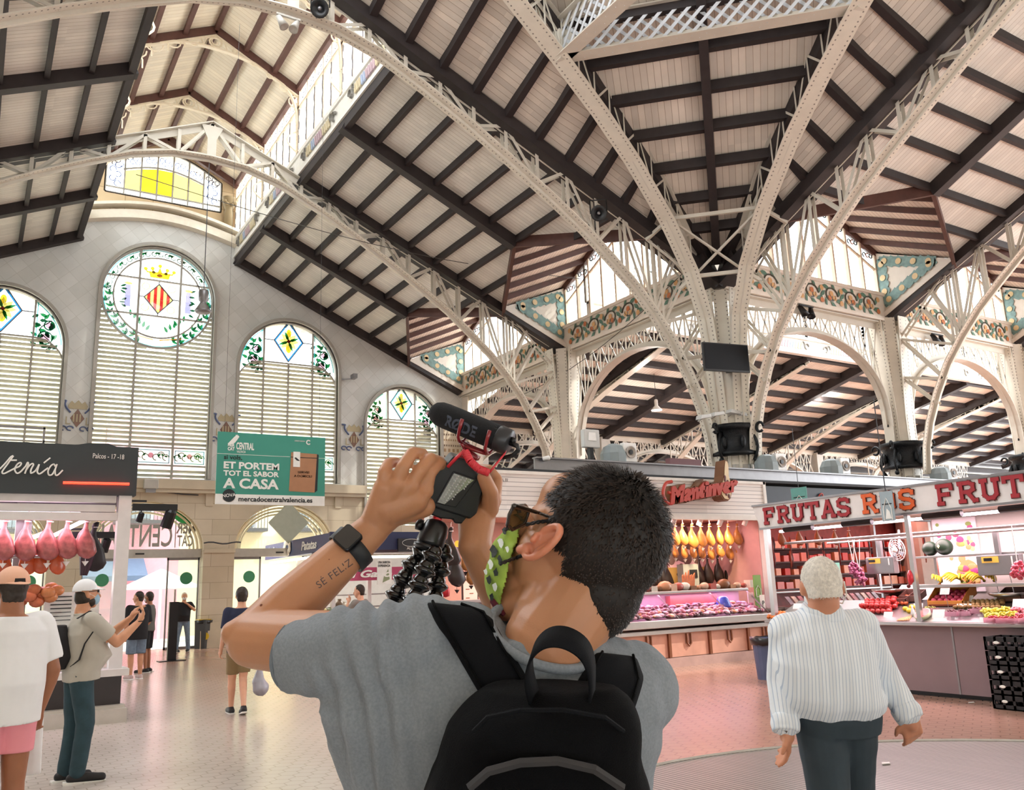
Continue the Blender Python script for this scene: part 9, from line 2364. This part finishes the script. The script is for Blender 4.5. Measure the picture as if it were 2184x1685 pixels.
for a in range(12):
 for b in range(6):
  x, y = -.019 + .0075 * b + .003 * a * .5, -.026 + .0047 * a
  if x<.0+.0007*0+(y+.029)*.62-.008 and x>-.019+(y+.029)*.2:m.ball(cc+ezC*.032+exC*x+eyC*y,.0016,6,4)
m.build('screen_beads', mat('bead_silver', '#e6ecec', .15, metal=.5), rig)
m=MB();m.prism([(-.03,-.012),(-.01,-.014),(.012,-.010),(.018,-.016),(.036,-.012),(.036,.004),(-.03,.006)],cc-eyC*(h2+.004)-ezC*.02,exC,eyC,ezC*.04);m.build('mount_plate',BLACKP,rig,bevel=.003)
m=MB();m.lathe(cc+exC*.036+eyC*.036+ezC*.005,[(.006,0),(.006,.01),(.004,.012)],12,axis=eyC);m.box(0,.0001,0,.0001,0,.0001)if False else None;m.build('shutter_button',STEELD,rig)
# shotgun microphone in a red cradle
ma,mb_=at(942,884,1.60),at(1072,938,1.555);md=(mb_-ma).normalized();mu=(CU-md*CU.dot(md)).normalized();mz=md.cross(mu)
mic=thing('shotgun_microphone','black foam-covered shotgun microphone in a red cradle on the camera','microphone',(ma+mb_)/2)
FOAM = mat('foam_black', '#16181c', .95, bump=.4, bs=900); Lm = (mb_ - ma).length
m=MB();m.lathe(ma,[(0,-.024),(.010,-.022),(.018,-.015),(.0225,-.004),(.0235,.01),(.0235,Lm*.93),(.022,Lm*.96)],26,axis=md);m.build('foam_windshield',FOAM,mic,smooth=True)
m=MB();m.lathe(ma,[(.0238,Lm*.93),(.0245,Lm*.94),(.0235,Lm*1.1),(.021,Lm*1.115),(.0,Lm*1.12)],26,axis=md);m.build('rear_cap',mat('cap_graphite','#3a3c40',.35,metal=.4),mic,smooth=True)
m=MB();e_=ma+md*Lm*1.12;m.lathe(e_+mu*.006,[(.006,0),(.006,.008),(0,.009)],12,axis=md);m.tube([e_+mu*.0,e_+md*.014,e_+md*.019-mu*.006,e_+md*.012-mu*.020+mz*0,e_-md*.004-mu*.03],[.005,.0048,.0045,.004,.0035],8);m.build('rear_plug',BLACKP,mic,smooth=True)
vz = mz if mz.dot(CF) < 0 else -mz
tx=text('lettering','RØDE',(0,0,0),(1,0,0),(0,1,0),.024,mat('foam_letter_grey','#4a5160',.9),mic,.0008,bold=.0008)
xs_ = [v.co.x for v in tx.data.vertices]; fx = Lm * .50 / max(xs_)
for v in tx.data.vertices:
 x,y,z=v.co.x*fx,v.co.y*1.15-.012,v.co.z;a=y/.0238;v.co=ma+md*(Lm*.16+x)+(vz*math.cos(a)+mu*math.sin(a))*(.0238+z)
REDP = mat('red_plastic', '#8e2028', .3, coat=.4); REDC = mat('red_cable', '#dc3040', .4, coat=.3)
m = MB()
for f in (.42, .86):
 c0 = ma + md * Lm * f
 for s_ in(-1,1):m.tube([c0+vz*s_*.0285+mu*.012,c0+vz*s_*.0265-mu*.006,c0+vz*s_*.022-mu*.022,c0+vz*s_*.008-mu*.032,c0-mu*.034],[.0036,.0034,.0032,.0032,.0032],8)
for s_ in(-1,1):m.tube([ma+md*Lm*.42-mu*.034+vz*s_*.005,ma+md*Lm*.64-mu*.036+vz*s_*.009,ma+md*Lm*.86-mu*.034+vz*s_*.005],.0035,8)
for s_ in(-1,1):m.tube([ma+md*Lm*.48-mu*.033+vz*s_*.014,ma+md*Lm*.52-mu*.043,ma+md*Lm*.72-mu*.047],.0035,8)
m.beam(ma+md*Lm*.50-mu*.045,ma+md*Lm*.74-mu*.05,.018,.008,n=mu);m.build('cradle',REDP,mic,smooth=True)
m=MB();m.beam(ma+md*Lm*.62-mu*.05,cc+eyC*(h2+.012),.014,.012,n=mz);m.build('shoe_mount',REDP,mic)
def coil(P, r, turns, wire):
 Q = []; N = turns * 9
 for i in range(N + 1):
  t_=i/N*(len(P)-1);k=min(int(t_),len(P)-2);q=P[k].lerp(P[k+1],t_-k);d=(P[k+1]-P[k]).normalized();u_=d.orthogonal().normalized();v_=d.cross(u_);a=i/9*2*PI;Q.append(q+(u_*math.cos(a)+v_*math.sin(a))*r)
 mm = MB(); mm.tube(Q, wire, 6); return mm
cb_ = [at(992, 962, 1.53), at(1003, 984, 1.52), at(1020, 1000, 1.52), at(1042, 1008, 1.525)]
ck = coil(cb_, .0058, 26, .0019).build('coiled_cable', REDC, mic, smooth=True)
m=MB();m.tube([at(992,960,1.53),at(975,975,1.535),at(955,996,1.54)],.0032,7);m.tube([at(1044,1008,1.525),at(1058,990,1.53),at(1076,968,1.545),at(1080,955,1.55)],.0019,6);m.build('cable_lead',REDC,mic,smooth=True)
# flexible ball-jointed tripod
rt_ = at(935, 1108, 1.575)
tp_=thing('flexible_tripod','black ball-jointed flexible tripod hanging from the camera, red neck','tripod',rt_)
m=MB();nkd=(at(938,1090,1.58)-at(925,1125,1.57)).normalized();m.lathe(at(928,1118,1.57),[(.011,0),(.009,.008),(.008,.022),(.0095,.028),(.0095,.036)],12,axis=nkd);m.build('red_neck',mat('neck_red','#d8343c',.3,coat=.4),tp_,smooth=True)
hd_=at(926,1135,1.57);m=MB();m.lathe(hd_-nkd*.028,[(.023,0),(.026,.008),(.0245,.030),(.021,.044),(.013,.050)],20,axis=nkd);m.lathe(hd_-nkd*.036,[(.020,0),(.028,.003),(.028,.008),(.022,.010)],20,axis=nkd);m.lathe(at(903,1122,1.57),[(.0,0),(.010,.002),(.011,.012),(0,.016)],12,axis=-CR+CU*.4);m.build('ball_head',mat('rubber_black','#151619',.35,coat=.2),tp_,smooth=True)
BALLM = mat('tripod_gloss_black', '#0f1012', .18, coat=.6)
legs=[[(904,1172),(882,1200),(864,1230),(848,1261),(836,1292),(824,1322)],[(926,1178),(910,1208),(897,1240),(886,1272),(874,1303),(862,1334)],[(947,1176),(940,1208),(934,1240),(929,1273),(921,1305),(912,1336)]]
for j, L in enumerate(legs):
 lg = None
 for i, (x, y) in enumerate(L):
  c=at(x,y,1.56-.012*i+(.02,-.02,.03)[j]);nx=at(*(L[i+1]if i+1<len(L)else(2*x-L[i-1][0],2*y-L[i-1][1])),1.55-.012*i+(.02,-.02,.03)[j]);d=(nx-c).normalized()
  m=MB();m.ball(c,.0145,16,11);m.lathe(c,[(.0135,.002),(.0195,.006),(.0205,.010),(.0165,.014),(.010,.019),(.008,.026)],18,axis=d)
  if lg is None: lg = m.build('leg', BALLM, tp_, smooth=True)
  else: m.build('ball_joint', BALLM, lg, smooth=True)
